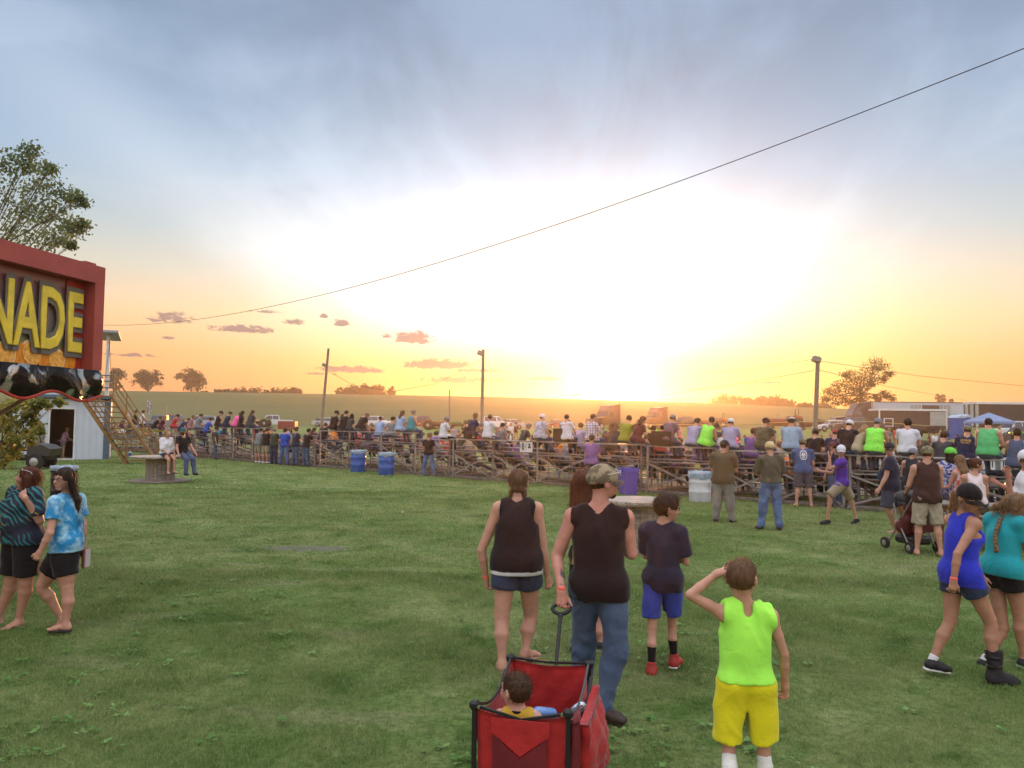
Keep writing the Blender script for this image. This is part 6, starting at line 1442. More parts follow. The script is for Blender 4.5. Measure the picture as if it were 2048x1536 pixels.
J = g7['J']; d = nrm(J['knR']-J['anR']); garment('walking_boot', limbs_leg(J, 'R', .022)[3:]+limbs_foot(J, 'R', .020, False), .009, mat('boot_fabric', (.018, .016, .018), .85, bump=.6, bscale=30), g7['root'], planes=[plane_at(J['anR']+d*.19, d)], fold=.006, fr=9)
for h_ in (.06, .13): garment('boot_strap', limbs_leg(J, 'R', .028)[3:], .008, blackp, g7['root'], planes=[plane_at(J['anR']+d*(h_+.014), d), plane_at(J['anR']+d*(h_-.014), -d)], fold=0)
d = nrm(J['knL']-J['anL']); garment('sock', limbs_leg(J, 'L', .006)[4:], .008, whitec, g7['root'], planes=[plane_at(J['anL']+d*.055, d)], fold=0)
# turquoise girl
c = PG(2030, 1340)
g8 = person((c.x, c.y+.15), 'girl in a turquoise tee with a side braid cut off by the right edge', vox=.0078, det=2, H=1.60, sex='f', kid=.3, w=1.02, yaw=72, y0=c.y+.15, skinc='tan', face=True, lean=8, armR=(20, 6, 60, 0), armL=(20, 6, 50, 0), legL=(-10, 2, 10), legR=(10, 2, 5),
    ov=dict(head=(2036, 1012, -.05), hfw=(.78, -.62, .02), knL=(2006, 1262, .0), anL=(1968, 1322, .0), ftL=(.95, -.1, -.1)),
    top=('tee', teal, dict(drop=.055, sleeve=.55, loose=.018, fold=.009)), bottom=('shorts', black, dict(length=.42, loose=.02)), foot=('shoe', blk_s, whs), hair=('pony', 'sandy', .03, 1200))
J = g8['J']; p = hp(J, -.01, -.10, -.05); pr = []; tgt = np.array(P(1996, 1105, c.y+.0))-g8['base']
for i in range(12): q = p+(tgt-p)*((i+1)/12); q2 = p+(tgt-p)*(i/12); bow = V3(-.05*math.sin(i/12*3.1), 0, 0); pr.append(ell((q+q2)/2+bow, V3(.022, .022, .020), k=.008))
garment('braid', pr, .007, hairm('sandy'), g8['root'], fold=.002, fr=30); d = nrm(J['knL']-J['anL']); garment('sock', limbs_leg(J, 'L', .006)[4:], .008, whitec, g8['root'], planes=[plane_at(J['anL']+d*.055, d)], fold=0)
for sd in 'LR':
    a, b_ = J['hip'+sd], J['kn'+sd]; d = nrm(b_-a); t = a+d*.245*1.6*.42
    garment('hem_stripe', [cone(t-d*.05, t+d*.05, .106, .104)], .008, whitec, g8['root'], planes=[plane_at(t+d*.002, d), plane_at(t-d*.012, -d)], fold=0)
print('foreground', time.time()-T0)

# ------------------------------------------------------------------ red folding wagon with a toddler
wred = mat('wagon_cloth', (.40, .020, .020), .75, var=.12, vscale=4, bump=.8, bscale=9, sheen=.2, trans=.12); wdk = mat('wagon_mesh', (.13, .012, .016), .8, var=.2, vscale=6); wblk = mat('wagon_frame', (.014, .014, .016), .4); wgrey = mat('wagon_trim', (.07, .07, .075), .7)
wc = Vector((.155, 4.40, gzf(.15, 4.4))); WY = R(-13); wag = empty('folding_wagon', wc, WY, 'red fabric folding wagon with a black frame carrying the toddler', 'wagon')
HL, HW, RZ, FZ = .40, .235, .655, .20     # half length, half width, rim, floor
def cpanel(name, A, B, C, D, m, sag=.02, sagtop=.0, n=14, th=.006, out=(0, 0, 0), wr=.004):
    """hanging cloth panel: A,B top corners, C,D bottom corners"""
    A, B, C, D, out = map(Vector, (A, B, C, D, out)); v = []; rg_ = np.random.default_rng(len(name)+int(abs(A.x)*100))
    for ly in (0, 1):
        for j in range(n+1):
            for i in range(n+1):
                u, t_ = i/n, j/n; p = A.lerp(B, u).lerp(C.lerp(D, u), t_); k = math.sin(u*3.1416)*math.sin(t_*3.1416)
                p = p+out*(sag*k+wr*math.sin(u*17+t_*5)*math.sin(t_*9)*.7)+Vector((0, 0, -sagtop*4*u*(1-u)*(1-t_))); v.append(p+out*(th*ly))
    f = []; N_ = (n+1)**2
    for j in range(n):
        for i in range(n): a = j*(n+1)+i; f += [(a, a+1, a+n+2, a+n+1), (a+N_, a+n+1+N_, a+n+2+N_, a+1+N_)]
    ed = [j*(n+1) for j in range(n+1)], [j*(n+1)+n for j in range(n+1)], list(range(n+1)), [n*(n+1)+i for i in range(n+1)]
    for e in ed:
        for i in range(n): f.append((e[i], e[i+1], e[i+1]+N_, e[i]+N_))
    return mesh_obj(name, v, f, m, wag, smooth=True)
cpanel('rear_panel', (-HW, -HL, RZ-.02), (HW, -HL, RZ-.02), (-HW+.02, -HL+.01, FZ), (HW-.02, -HL+.01, FZ), wred, .015, .03, out=(0, -1, 0))
cpanel('front_panel', (-HW, HL, RZ), (HW, HL, RZ), (-HW+.02, HL-.02, FZ), (HW-.02, HL-.02, FZ), wred, .02, .025, out=(0, 1, 0), wr=.022)
cpanel('side_panel', (-HW, -HL, RZ-.01), (-HW, HL, RZ), (-HW+.02, -HL, FZ), (-HW+.02, HL, FZ), wred, .02, .10, out=(-1, 0, 0), wr=.018)
cpanel('side_panel', (HW, -HL, RZ-.01), (HW, HL, RZ), (HW-.02, -HL, FZ), (HW-.02, HL, FZ), wred, .02, .10, out=(1, 0, 0), wr=.018)
cpanel('floor', (-HW, HL, FZ+.01), (HW, HL, FZ+.01), (-HW, -HL, FZ+.01), (HW, -HL, FZ+.01), wred, .0, out=(0, 0, 1))
m = MB(); m.prism([(-.14, -HL-.030, RZ-.13), (0, -HL-.030, RZ-.24), (.14, -HL-.030, RZ-.13), (.14, -HL-.030, FZ+.03), (-.14, -HL-.030, FZ+.03)], (0, -.008, 0)); m.build('rear_pocket', wdk, wag)
m = MB(); m.prism([(-.15, -HL-.024, RZ-.05), (.15, -HL-.024, RZ-.05), (.15, -HL-.024, RZ-.12), (0, -HL-.024, RZ-.23), (-.15, -HL-.024, RZ-.12)], (0, -.005, 0)); m.build('rear_flap', wred, wag)
m = MB(); m.box((0, -HL-.046, FZ+.06), (.13, .012, .035), bev=.004); m.build('buckle', wblk, wag)
# bulging side pockets on the right
cpanel('side_pocket', (HW+.04, -HL+.10, RZ-.09), (HW+.03, HL-.04, RZ-.10), (HW+.02, -HL+.16, FZ-.01), (HW+.09, HL-.10, FZ-.06), wred, .05, .03, out=(1, 0, 0), wr=.026, th=.05)
cpanel('mesh_pocket', (HW+.02, -HL+.0, RZ-.05), (HW+.03, -HL+.12, RZ-.08), (HW+.0, -HL+.02, FZ), (HW+.02, -HL+.15, FZ), wdk, .02, .0, out=(1, 0, 0), th=.02)
m = MB(); m.prism([(HW+.112, HL-.30, FZ+.12), (HW+.112, HL-.26, FZ+.17), (HW+.114, HL-.27, FZ+.09)], (.003, 0, 0)); m.build('white_tab', whitec, wag)
for name, a, b_ in (('rear_rail', (-HW-.01, -HL-.012, RZ), (HW+.01, -HL-.012, RZ)), ('front_rail', (-HW-.01, HL+.01, RZ+.005), (HW+.01, HL+.01, RZ+.005))):
    a, b_ = Vector(a), Vector(b_); mid = (a+b_)/2-Vector((0, 0, .055 if 'rear' in name else .012)); m = MB(); m.bar(a, mid, .016, .012); m.bar(mid, b_, .016, .012); m.build(name, wblk, wag)
for sg in (-1, 1):
    m = MB(); a = [Vector((sg*(HW+.004), -HL+2*HL*i/12, RZ-.0-.10*math.sin(i/12*3.14159)+.006)) for i in range(13)]; m.tube(a, .0075, 6); m.build('rim_piping', wblk if sg < 0 else wgrey, wag, True)
    m = MB(); m.bar((sg*(HW+.012), -HL+.04, RZ-.06), (sg*(HW+.012), HL-.02, FZ-.02), .02); m.build('cross_brace', wblk, wag); m = MB(); m.bar((sg*(HW+.026), HL-.04, RZ-.06), (sg*(HW+.026), -HL+.02, FZ-.02), .02); m.build('cross_brace', wblk, wag)
    for sy in (-1, 1):
        m = MB(); m.bar((sg*(HW+.008), sy*(HL+.012), .16), (sg*(HW+.008), sy*(HL+.012), RZ+.0), .021); m.build('frame_leg', wblk, wag)
        m = MB(); m.box((sg*(HW+.008), sy*(HL+.012), RZ+.0), (.05, .05, .045), bev=.012); ob = m.build('corner_joint', wblk, wag); m = MB(); m.lathe((sg*(HW-.02), sy*(HL+.037), RZ), [(.008, -.003), (.008, .004)], 8, Matrix.Rotation(R(90*sy), 3, 'X')); m.build('rivet', chrome, ob)
        m = MB(); m.wheel((sg*(HW+.0), sy*(HL-.03), .09), .09, .045); w_ = m.build('wheel', tyre, wag); m = MB(); m.lathe((sg*(HW+.024), sy*(HL-.03), .09), [(.045, -.002), (.045, .002), (.015, .006)], 12, Matrix.Rotation(R(90*sg), 3, 'Y')); m.build('rim', rim, w_)
m = MB(); m.bar((-HW, -HL+.0, .16), (HW, -HL, .16), .022); m.bar((-HW, HL, .16), (HW, HL, .16), .022); m.bar((0, -HL, .165), (0, HL, .165), .022); m.build('under_frame', wblk, wag)
# pull handle up to the man's hand
Mi = (Matrix.Translation(wc) @ Matrix.Rotation(WY, 4, 'Z')).inverted(); Jm = man['J']; hand = Vector(man['base']+Jm['wrL']+nrm(Jm['hdL'])*.095); H1 = Mi @ hand; H0 = Vector((.0, HL+.03, .20)); dh = (H1-H0).normalized(); Hb = H1-dh*.055
m = MB(); m.tube([H0, H0.lerp(Hb, .5), Hb-dh*.03], [.012, .012, .013], 10); m.build('pull_rod', wblk, wag, True)
m = MB(); sx_ = dh.cross(Vector((0, 1, 0))).normalized(); ring = []
for i in range(25):
    a = 2*math.pi*i/24; ring.append(Hb+dh*.028+sx_*(.062*math.cos(a))*(1+.12*math.sin(a))+dh*.040*math.sin(a))
m.tube(ring, .0135, 8, caps=False); m.tube([Hb-dh*.04, Hb-dh*.01], [.016, .020], 8); m.build('grip', wblk, wag, True)
# things riding in the wagon
bg = tag(mesh_obj('snack_bag', *(lambda: (lambda v, f: (v, f))(*solid([ell(V3(0, 0, .07), V3(.05, .025, .08), k=.02)], .01)))(), mat('foil_bag', (.45, .52, .62), .2, metal=.8, bump=1, bscale=25), smooth=True), 'shiny foil snack bag propped in the wagon by its right rim', 'bag'); bg.location = wc+Matrix.Rotation(WY, 3, 'Z') @ Vector((.185, .02, FZ+.24)); bg.rotation_euler = (.3, .5, .4)
bk_ = MB(); bk_.lathe((0, 0, 0), [(.03, 0), (.033, .02), (.033, .12), (.014, .155), (.014, .175)], 14); o = tag(bk_.build('water_bottle', mat('bottle_blue', (.10, .22, .5), .2, spec=.8), None, True), 'blue water bottle lying in the wagon beside the toddler', 'bottle'); o.location = wc+Matrix.Rotation(WY, 3, 'Z') @ Vector((.10, -.02, FZ+.30)); o.rotation_euler = (1.3, .2, -1.0)
bl_ = tag(mesh_obj('blanket', *solid([cone(V3(-.02, -.1, 0), V3(.1, .2, .02), .07, .09, ax=V3(0, 0, 1), sc=.6), ell(V3(.05, .05, .03), V3(.1, .14, .07), k=.03), ell(V3(.0, .22, .02), V3(.13, .08, .06), k=.03)], .012), mat('plaid_blanket', (.03, .05, .16), .85, col2=(.16, .14, .12), c2scale=20, c2lo=.45, c2hi=.55), smooth=True), 'dark blue blanket bundled in the front of the wagon', 'blanket'); bl_.location = wc+Matrix.Rotation(WY, 3, 'Z') @ Vector((.06, .05, FZ+.09)); bl_.rotation_euler = (0, 0, WY)
tc_ = P(1036, 1430, 4.12)
tod = person((tc_.x, 4.14), 'toddler with short brown hair in a yellow and black tank sitting in the wagon', vox=.0065, det=2, H=.98, sex='m', kid=1., w=1.02, yaw=8, y0=4.14, face=True, skinc='fair', seat=FZ+.035, armL=(25, 12, 50, 0), armR=(40, 14, 40, 0), legL=(84, 8, 10), legR=(84, 8, 20), head=(-48, 2, 0), z0=gzf(0, 4.1),
    top=('tank', yellowc2 := cloth('jersey_gold', (.50, .30, .035)), dict(drop=.02, loose=.012, neck=.072, fold=.003)), bottom=('shorts', black, dict(length=.9)), hair=('fade', 'brown', 0, 1500))
J = tod['J']; up, sl, sf, *_ = body_frame(J); s = J['s']
mesh_obj('neck_trim', *solid([cone(J['neck']-up*.012*s+sf*.004, J['neck']+up*.004*s, .083*s, .078*s, ax=sl, sc=1.12)]+[cone(J['neck']-up*.1*s+sf*.004, J['neck']+up*.1*s, .066*s, .066*s, ax=sl, sc=1.12, op='s', k=.004)], .005, [plane_at(J['neck']+up*.012*s, up), plane_at(J['neck']-up*.02*s, -up)]), black, tod['root'], smooth=True)
print('wagon', time.time()-T0)
# ------------------------------------------------------------------ people standing on the lawn by the bleachers
denim2 = cloth('denim_blue', (.10, .17, .32), col2=(.06, .10, .20), c2scale=4); grey2 = cloth('stone', (.20, .19, .17)); brownt = cloth('dark_brown', (.045, .022, .020)); camo = mat('camo_cloth', (.09, .085, .05), .85, col2=(.20, .17, .10), c2lo=.48, c2hi=.52, c2scale=16)
bluet = cloth('slate_blue', (.055, .085, .19)); purple = cloth('purple', (.07, .025, .26)); purp2 = cloth('light_purple', (.16, .09, .26)); tan = cloth('tan', (.34, .27, .13)); dkgrey = cloth('charcoal', (.04, .04, .048)); printw = mat('print_white', (.55, .55, .55), .8); shblue = cloth('shirt_blue', (.02, .06, .34)); gold = mat('print_gold', (.55, .34, .03), .8)
capb = mat('cap_black', (.015, .013, .015), .8); capw = mat('cap_white', (.55, .56, .62), .8); capt = mat('cap_tan', (.48, .38, .20), .8); capg = mat('cap_grey', (.16, .17, .2), .8)
def stand(px, py, label, **k):
    y = k.pop('Y', None)
    if k.get('group') and y is None: y = on_line(px, -.42).y
    c = PG(px, py) if y is None else None
    if y is not None: v = PR(px, 860); c = Vector((v.x*y, y, 0))
    k.setdefault('vox', .0135); k.setdefault('det', 1); k.setdefault('y0', c.y)
    return person((c.x, c.y), label, **k)
A_POCKET = (12, 14, 55, 45); A_FRONT = (18, 8, 85, 40); A_DOWN = (2, 8, 12, 0)
p = stand(1447, 1045, 'heavy man in an olive polo and grey trousers holding a drink', H=1.80, w=1.25, yaw=30, head=(30, -8, 0), armL=(15, 8, 80, 40), armR=(20, 8, 85, 20), top=('tee', cloth('olive_polo', (.085, .068, .042)), dict(drop=.075, loose=.03, sleeve=.75)), bottom=('pants', grey2, dict(loose=.018)), foot=('shoe', blk_s, greyc), hair=('short', 'darkbrown'), cap=(capb,), legL=(-2, 4, 2), legR=(4, 5, 4), face=True)
h_ = p['base']+p['J']['wrR']+nrm(p['J']['hdR'])*.09; o = tag(MB().lathe(h_, [(.028, -.05), (.033, -.045), (.033, .05), (.026, .06)], 12).build('drink_can', blackp, None, True), 'dark drink can in the hand of the man in the olive polo', 'can')
p = stand(1542, 1060, 'man in an olive button shirt, belt and blue jeans with hands in front', H=1.80, w=1.1, yaw=-3, head=(2, -4, 0), armL=(22, 12, 62, 40), armR=(14, 14, 55, 40), top=('tee', cloth('olive_shirt', (.070, .070, .052)), dict(drop=.018, loose=.028, sleeve=.95, fold=.012)), bottom=('pants', denim2, dict(loose=.014, waist=.028, fold=.012)), foot=('shoe', leather, mat('sole_brown', (.05, .035, .025), .7)), hair=('short', 'grey'), cap=(capt,), legL=(4, 7, 6), legR=(-4, 3, 4))
J = p['J']; up, sl, sf, *_ = body_frame(J); garment('belt', [cone(J['pel']-up*.1, J['pel']+up*.2, .121*J['w']**.9, .121*J['w']**.9, ax=sl, sc=1.33)], .011, leather, p['root'], planes=[plane_at(J['pel']+up*.035, up), plane_at(J['pel']+up*.0, -up)], fold=0)
p = stand(1607, 1013, 'man in a slate blue tee with a round white back print leaning on the bleachers', H=1.82, w=1.15, yaw=15, lean=8, head=(10, -10, 0), armL=(40, 15, 60, 20), armR=(10, 12, 35, 30), top=('tee', bluet, dict(drop=.065, loose=.026)), bottom=('shorts', cloth('grey_shorts', (.075, .06, .075)), dict(length=1.0, loose=.024)), hair=('short', 'brown'), cap=(camo,), legL=(-6, 6, 4), legR=(-4, 6, 4), beard=('brown',))
J = p['J']; up, sl, sf, *_ = body_frame(J); c_ = J['neck']-up*.16
pts = []; fc = []; n = 40
for i in range(n):
    a = 6.283*i/n
    for r in (1.0, .82): pts.append(c_+sl*(.088*r*math.copysign(abs(math.cos(a))**.7, math.cos(a)))+up*(.13*r*math.copysign(abs(math.sin(a))**.8, math.sin(a))))
fc = [(2*i, 2*((i+1) % n), 2*((i+1) % n)+1, 2*i+1) for i in range(n)]; stick(p['top0'], pts, fc, printw, sf, 'print_ring')
for (a0, b0, w_, h2) in ((0, .045, .045, .025), (-.03, .0, .03, .02), (.03, .005, .03, .02), (0, -.05, .05, .014), (0, -.078, .04, .010), (0, .0, .016, .03)):
    stick(p['top0'], [c_+sl*(a0+sx_*w_)+up*(b0+sy_*h2) for sx_, sy_ in ((-1, -.6), (-.4, -1), (.5, -.8), (1, .1), (.4, 1), (-.6, .8))], [(0, 1, 2, 3, 4, 5)], printw, sf, 'print_patch')
p = stand(1684, 1050, 'thin man in a purple tee and khaki shorts striding left with a white cap', H=1.76, w=.92, yaw=-78, head=(-80, -2, 0), armL=(62, 4, 118, 0), armR=(30, 6, 70, 0), legL=(26, 1, 12), legR=(-30, 1, 8), ov=dict(anR=(1712, 1038, .1), knR=(1700, 993, .1), anL=(1655, 1040, -.1), knL=(1660, 990, -.15), ftL=(-.98, 0, -.1), ftR=(-.85, 0, -.5)), face=True,
    top=('tee', purple, dict(drop=.05, loose=.026)), bottom=('shorts', khaki, dict(length=.95, loose=.02)), foot=('shoe', blk_s, greyc), hair=('short', 'brown'), cap=(capw,))
up, sl, sf, *_ = body_frame(p['J']); back_text(p, 'K & S', .075, .10, printw, side=-1); back_text(p, 'POWER', .06, .17, printw, side=-1); back_text(p, 'SHOP', .06, .25, printw, side=-1)
h_ = p['base']+p['J']['wrL']+nrm(p['J']['hdL'])*.09; tag(MB().box(h_, (.02, .075, .14), bev=.004).build('phone', framem), 'phone raised to the ear of the thin man in the purple tee', 'phone')
stand(1668, 1012, 'person in jeans and a dark striped cap behind the thin man in purple', H=1.72, w=.95, yaw=-20, head=(-30, 0, 0), Y=20.6, top=('tee', navy), bottom=('pants', denim), foot=('shoe', blk_s), hair=('short', 'brown'), cap=(mat('cap_maroon', (.12, .03, .04), .8),), armL=A_DOWN, armR=A_DOWN)
p = stand(1782, 1068, 'stout man in a navy tee with white back print and dark shorts walking left', H=1.80, w=1.28, yaw=-62, head=(-78, -3, 0), armL=(12, 10, 14, 0), armR=(-10, 8, 14, 0), legL=(8, 2, 4), legR=(-22, 2, 26), ov=dict(anL=(1792, 1061, 0), anR=(1806, 1040, .3)), face=True, top=('tee', cloth('navy2', (.014, .018, .040)), dict(drop=.075, loose=.026)), bottom=('shorts', cloth('slate_shorts', (.05, .055, .085)), dict(length=1.0, loose=.022)), foot=('sandal', blk_s), hair=('short', 'brown'), cap=(capb,))
up, sl, sf, *_ = body_frame(p['J']); c_ = p['J']['neck']-up*.10
stick(p['top0'], [c_+sl*a+up*b for a, b in ((-.085, .05), (.0, .05), (.085, .05), (.085, -.04), (.03, -.03), (-.02, -.045), (-.085, -.035))], [(0, 1, 2, 3, 4, 5, 6)], printw, sf, 'print_block'); back_text(p, 'TRUCK', .05, .19, printw, side=-1); back_text(p, 'PULLS', .04, .225, printw, side=-1)
# woman with a baby, stroller
p = stand(1822, 1030, 'woman in a dark flowered dress and grey cap holding a baby', H=1.64, sex='f', w=1.05, yaw=20, head=(60, -12, 0), armL=(25, 10, 60, 20), armR=(30, 14, 115, 20), Y=17.6, top=('tank', mat('flower_dress', (.014, .018, .026), .85, col2=(.55, .55, .50), c2lo=.64, c2hi=.67, c2scale=16), dict(drop=.26, loose=.03, flare=.03)), bottom=('shorts', black, dict(length=.9)), hair=('bun', 'darkbrown'), cap=(capg,))
bp = p['base']+p['J']['wrR']+V3(-.02, .0, .08); baby = empty('person', bp-V3(0, 0, .22), 0, 'sleeping baby against the shoulder of the woman in the flowered dress', 'person')
mesh_obj('body', *solid([ell(V3(0, 0, .30), V3(.055, .06, .062), k=.02), cone(V3(0, 0, .22), V3(0, 0, .05), .055, .07, k=.03), cone(V3(.03, .02, .20), V3(.08, .06, .12), .022, .016, k=.02), cone(V3(-.03, .02, .20), V3(-.08, .06, .12), .022, .016, k=.02), cone(V3(.03, 0, .02), V3(.05, .1, -.04), .035, .02), cone(V3(-.03, 0, .02), V3(-.05, .1, -.04), .035, .02)], .009), skin('fair'), baby, smooth=True); mesh_obj('hair', *solid([ell(V3(0, -.006, .312), V3(.058, .060, .056))], .009, [plane_at((0, 0, .29), (0, .5, -1))]), hairm('sandy'), baby, smooth=True)
def stroller(label, px, py, yaw):
    c = PG(px, py); root = empty('stroller', (c.x, c.y, gzf(c.x, c.y)), R(yaw), label, 'stroller'); mr = mat('stroller_maroon', (.09, .015, .018), .7, var=.2)
    for sg in (-1, 1):
        m = MB(); m.tube([(sg*.24, -.42, 1.05), (sg*.25, -.30, .85), (sg*.25, .25, .10)], .014, 7); m.tube([(sg*.25, -.28, .10), (sg*.25, .02, .55), (sg*.23, .12, .80)], .014, 7); m.build('frame', lampm, root)
        for yy in (-.30, .30): m = MB(); m.wheel((sg*.27, yy, .10), .10, .05); w_ = m.build('wheel', tyre, root); m = MB(); m.lathe((sg*.297, yy, .10), [(.05, -.003), (.05, .002), (.02, .006)], 12, Matrix.Rotation(R(90*sg), 3, 'Y')); m.build('rim', rim, w_)
    m = MB(); m.tube([(-.24, -.42, 1.05), (.24, -.42, 1.05)], .018, 8); m.build('handlebar', blackp, root); m = MB(); m.box((0, -.34, .95), (.44, .13, .07), bev=.03); m.lathe((-.12, -.34, .98), [(.04, 0), (.045, .06)], 12); m.build('tray', blackp, root)
    v, f = solid([cone(V3(-.13, -.02, .42), V3(.13, -.02, .42), .15, .15, k=.05), cone(V3(-.15, -.17, .75), V3(.15, -.17, .75), .10, .10, k=.06), cone(V3(-.15, -.12, .55), V3(.15, -.12, .55), .12, .12, k=.06)], .018); mesh_obj('seat', v, f, mr, root, smooth=True)
    v, f = solid([cone(V3(-.17, -.06, .86), V3(.17, -.06, .86), .17, .17)], .018, [plane_at((0, 0, .88), (0, .2, -1))]); mesh_obj('hood', v, f, blackp, root, smooth=True)
    m = MB(); m.box((0, -.30, .60), (.40, .03, .50), bev=.01); m.build('rear_pouch', mr, root); m = MB(); m.box((0, -.05, .20), (.42, .42, .14), bev=.04); m.build('basket', blackp, root)
    v, f = solid([ell(V3(.06, -.36, .84), V3(.11, .06, .06), k=.03), ell(V3(-.08, -.35, .80), V3(.07, .05, .08), k=.03)], .012); mesh_obj('bundle', v, f, cloth('bundle', (.35, .30, .24)), root, smooth=True)
stroller('maroon and black stroller behind the man in the dark brown tank', 1822, 1103, 12)
p = stand(1856, 1113, 'man in a dark brown tank and khaki cargo shorts with a camo cap', H=1.80, w=1.12, yaw=6, head=(48, -6, 0), armL=(14, 12, 45, 20), armR=(14, 12, 70, 30), top=('tank', brownt, dict(drop=.068, loose=.024, neck=.066)), bottom=('shorts', cloth('cargo', (.30, .26, .19)), dict(length=1.0, loose=.018, fold=.014)), hair=('short', 'auburn'), cap=(camo, mat('cap_brim2', (.05, .045, .04), .8), -12), legL=(2, 5, 3), legR=(-6, 4, 3), beard=('auburn',))
J = p['J']
for sd, g in (('R', 1),):
    c_ = p['base']+J['hip'+sd]+(J['kn'+sd]-J['hip'+sd])*.72; m = MB(); m.box(c_+V3(.115, -.01, 0)-p['base'], (.03, .15, .17), bev=.012); m.build('cargo_pocket', cloth('cargo', (.30, .26, .19)), p['root'])
patr = mat('patriotic_print', (.40, .40, .45), .85, col2=(.02, .03, .22), c2lo=.50, c2hi=.53, c2scale=18, stretch=(1, 1, 1.6))
stand(1896, 1100, 'woman in a red white and blue patterned tank behind the man in dark brown', Y=15.0, H=1.72, sex='f', w=1.15, yaw=35, head=(55, -10, 0), armL=(10, 8, 60, 0), armR=(10, 8, 60, 0), top=('tank', patr, dict(drop=.09, loose=.024)), bottom=('shorts', denimd, dict(length=.5)), hair=('bob', 'darkbrown', .2), cap=(mat('cap_green', (.12, .5, .06), .8), capb))
# couple on the left spool
S = SPL.location
stand(0, 0, 'blonde woman in a white off shoulder blouse sitting on the left spool', Y=S.y-.55, vox=.0145, H=1.68, sex='f', w=.98, yaw=150, seat=.87, **dict(head=(-110, 4, 0)), armL=(10, 8, 30, 10), armR=(18, 6, 40, 20), legL=(78, 4, 70), legR=(78, 2, 74), top=('tee', cloth('white_blouse', (.60, .58, .62)), dict(drop=.02, loose=.035, sleeve=1.15, neck=.085)), bottom=('shorts', denimd, dict(length=.45)), foot=('sandal', leather), hair=('pony', 'blonde', .18), face=True) if False else None
def sit_spool(px, dy, label, **k):
    Yv = S.y+dy; v = PR(px, 880); return person((v.x*Yv, Yv), label, vox=.014, det=1, seat=.87-.0, **k)
sit_spool(333, -.62, 'blonde woman in a loose white blouse sitting on the left spool', H=1.66, sex='f', w=.96, yaw=128, head=(-10, 4, 0), armL=(14, 8, 30, 20), armR=(20, 6, 40, 20), legL=(66, 4, 70), legR=(62, 0, 66), top=('tee', cloth('white_blouse', (.60, .58, .62)), dict(drop=.02, loose=.04, sleeve=1.1, neck=.078, flare=.02)), bottom=('shorts', denimd, dict(length=.45)), foot=('sandal', leather), hair=('pony', 'blonde', .16), face=True)
sit_spool(366, -.35, 'bearded man in a black tee and jeans sitting on the edge of the left spool', H=1.82, w=1.02, yaw=122, head=(45, -2, 0), armL=(22, 12, 20, 10), armR=(14, 16, 22, 10), legL=(62, 10, 58), legR=(62, 6, 62), top=('tee', black, dict(drop=.03)), bottom=('pants', denim, {}), foot=('shoe', blk_s), hair=('short', 'darkbrown'), cap=(mat('cap_teal', (.02, .10, .12), .8),), beard=('darkbrown',), face=True)
# people by the left bleachers
g_ = 'people standing behind the left bleachers'
stand(432, 917, 'man in a dark tee and jeans standing alone at the left bleachers', H=1.78, yaw=75, vox=.018, head=(20, -5, 0), armR=(0, 5, 15, 0), armL=(30, 5, 60, 0), top=('tee', cloth('brown_grey', (.05, .045, .04))), bottom=('pants', denim), foot=('shoe', blk_s), hair=('short', 'brown'), cap=(capb,), group=g_)
stand(517, 921, 'man in a grey polo and khaki shorts leaning on the bleachers', H=1.78, w=1.15, yaw=35, lean=10, vox=.018, armL=A_FRONT, armR=A_FRONT, top=('tee', greyc), bottom=('shorts', khaki, dict(length=.95)), foot=('shoe', whs), hair=('short', 'brown'), group=g_)
stand(532, 923, 'man in a black tee with a pale back print and khaki shorts', H=1.80, w=1.2, yaw=30, lean=6, vox=.018, armL=A_FRONT, armR=A_FRONT, top=('tee', black), bottom=('shorts', cloth('khaki2', (.28, .25, .17)), dict(length=.95)), foot=('shoe', whs), hair=('short', 'brown'), group=g_)
stand(549, 926, 'man in a dark green shirt and dark jeans with grey hair', H=1.80, w=1.15, yaw=25, vox=.018, armL=A_FRONT, armR=A_FRONT, top=('tee', cloth('dark_green', (.035, .05, .035))), bottom=('pants', denimd), foot=('shoe', blk_s), hair=('short', 'grey'), group=g_)
stand(570, 928, 'stout man in a bright blue tee and jeans', H=1.80, w=1.25, yaw=20, vox=.018, armL=A_FRONT, armR=(20, 20, 80, 30), top=('tee', shblue), bottom=('pants', denim2), foot=('shoe', blk_s), hair=('short', 'darkbrown'), legR=(0, 8, 4), legL=(0, 10, 2), group=g_)
p = stand(592, 927, 'man in a navy shirt with a white back patch and jeans', H=1.86, w=1.1, yaw=40, vox=.018, armL=A_FRONT, armR=A_FRONT, top=('tee', navy), bottom=('pants', denim), foot=('shoe', blk_s), hair=('short', 'brown'), group=g_); up, sl, sf, *_ = body_frame(p['J']); c_ = p['J']['neck']-up*.10; stick(p['top0'], [c_+sl*a+up*b for a, b in ((-.10, .05), (.10, .05), (.08, -.06), (-.08, -.05))], [(0, 1, 2, 3)], printw, sf, 'print_block')
stand(613, 930, 'man in a black tee and jeans resting one arm on the bleachers', H=1.80, w=1.1, yaw=42, lean=8, vox=.018, armL=A_FRONT, armR=(60, 20, 30, 0), top=('tee', black), bottom=('pants', denim), foot=('shoe', blk_s), hair=('short', 'darkbrown'), group=g_)
stand(858, 954, 'teenager in a black tee and light jeans standing with feet apart', H=1.74, w=.96, yaw=15, vox=.015, head=(20, -6, 0), armL=(10, 10, 70, 50), armR=(10, 10, 70, 50), legL=(0, 9, 3), legR=(0, 12, 3), top=('tee', black), bottom=('pants', denim2, {}), foot=('shoe', greyc), hair=('short', 'sandy'), group=g_)
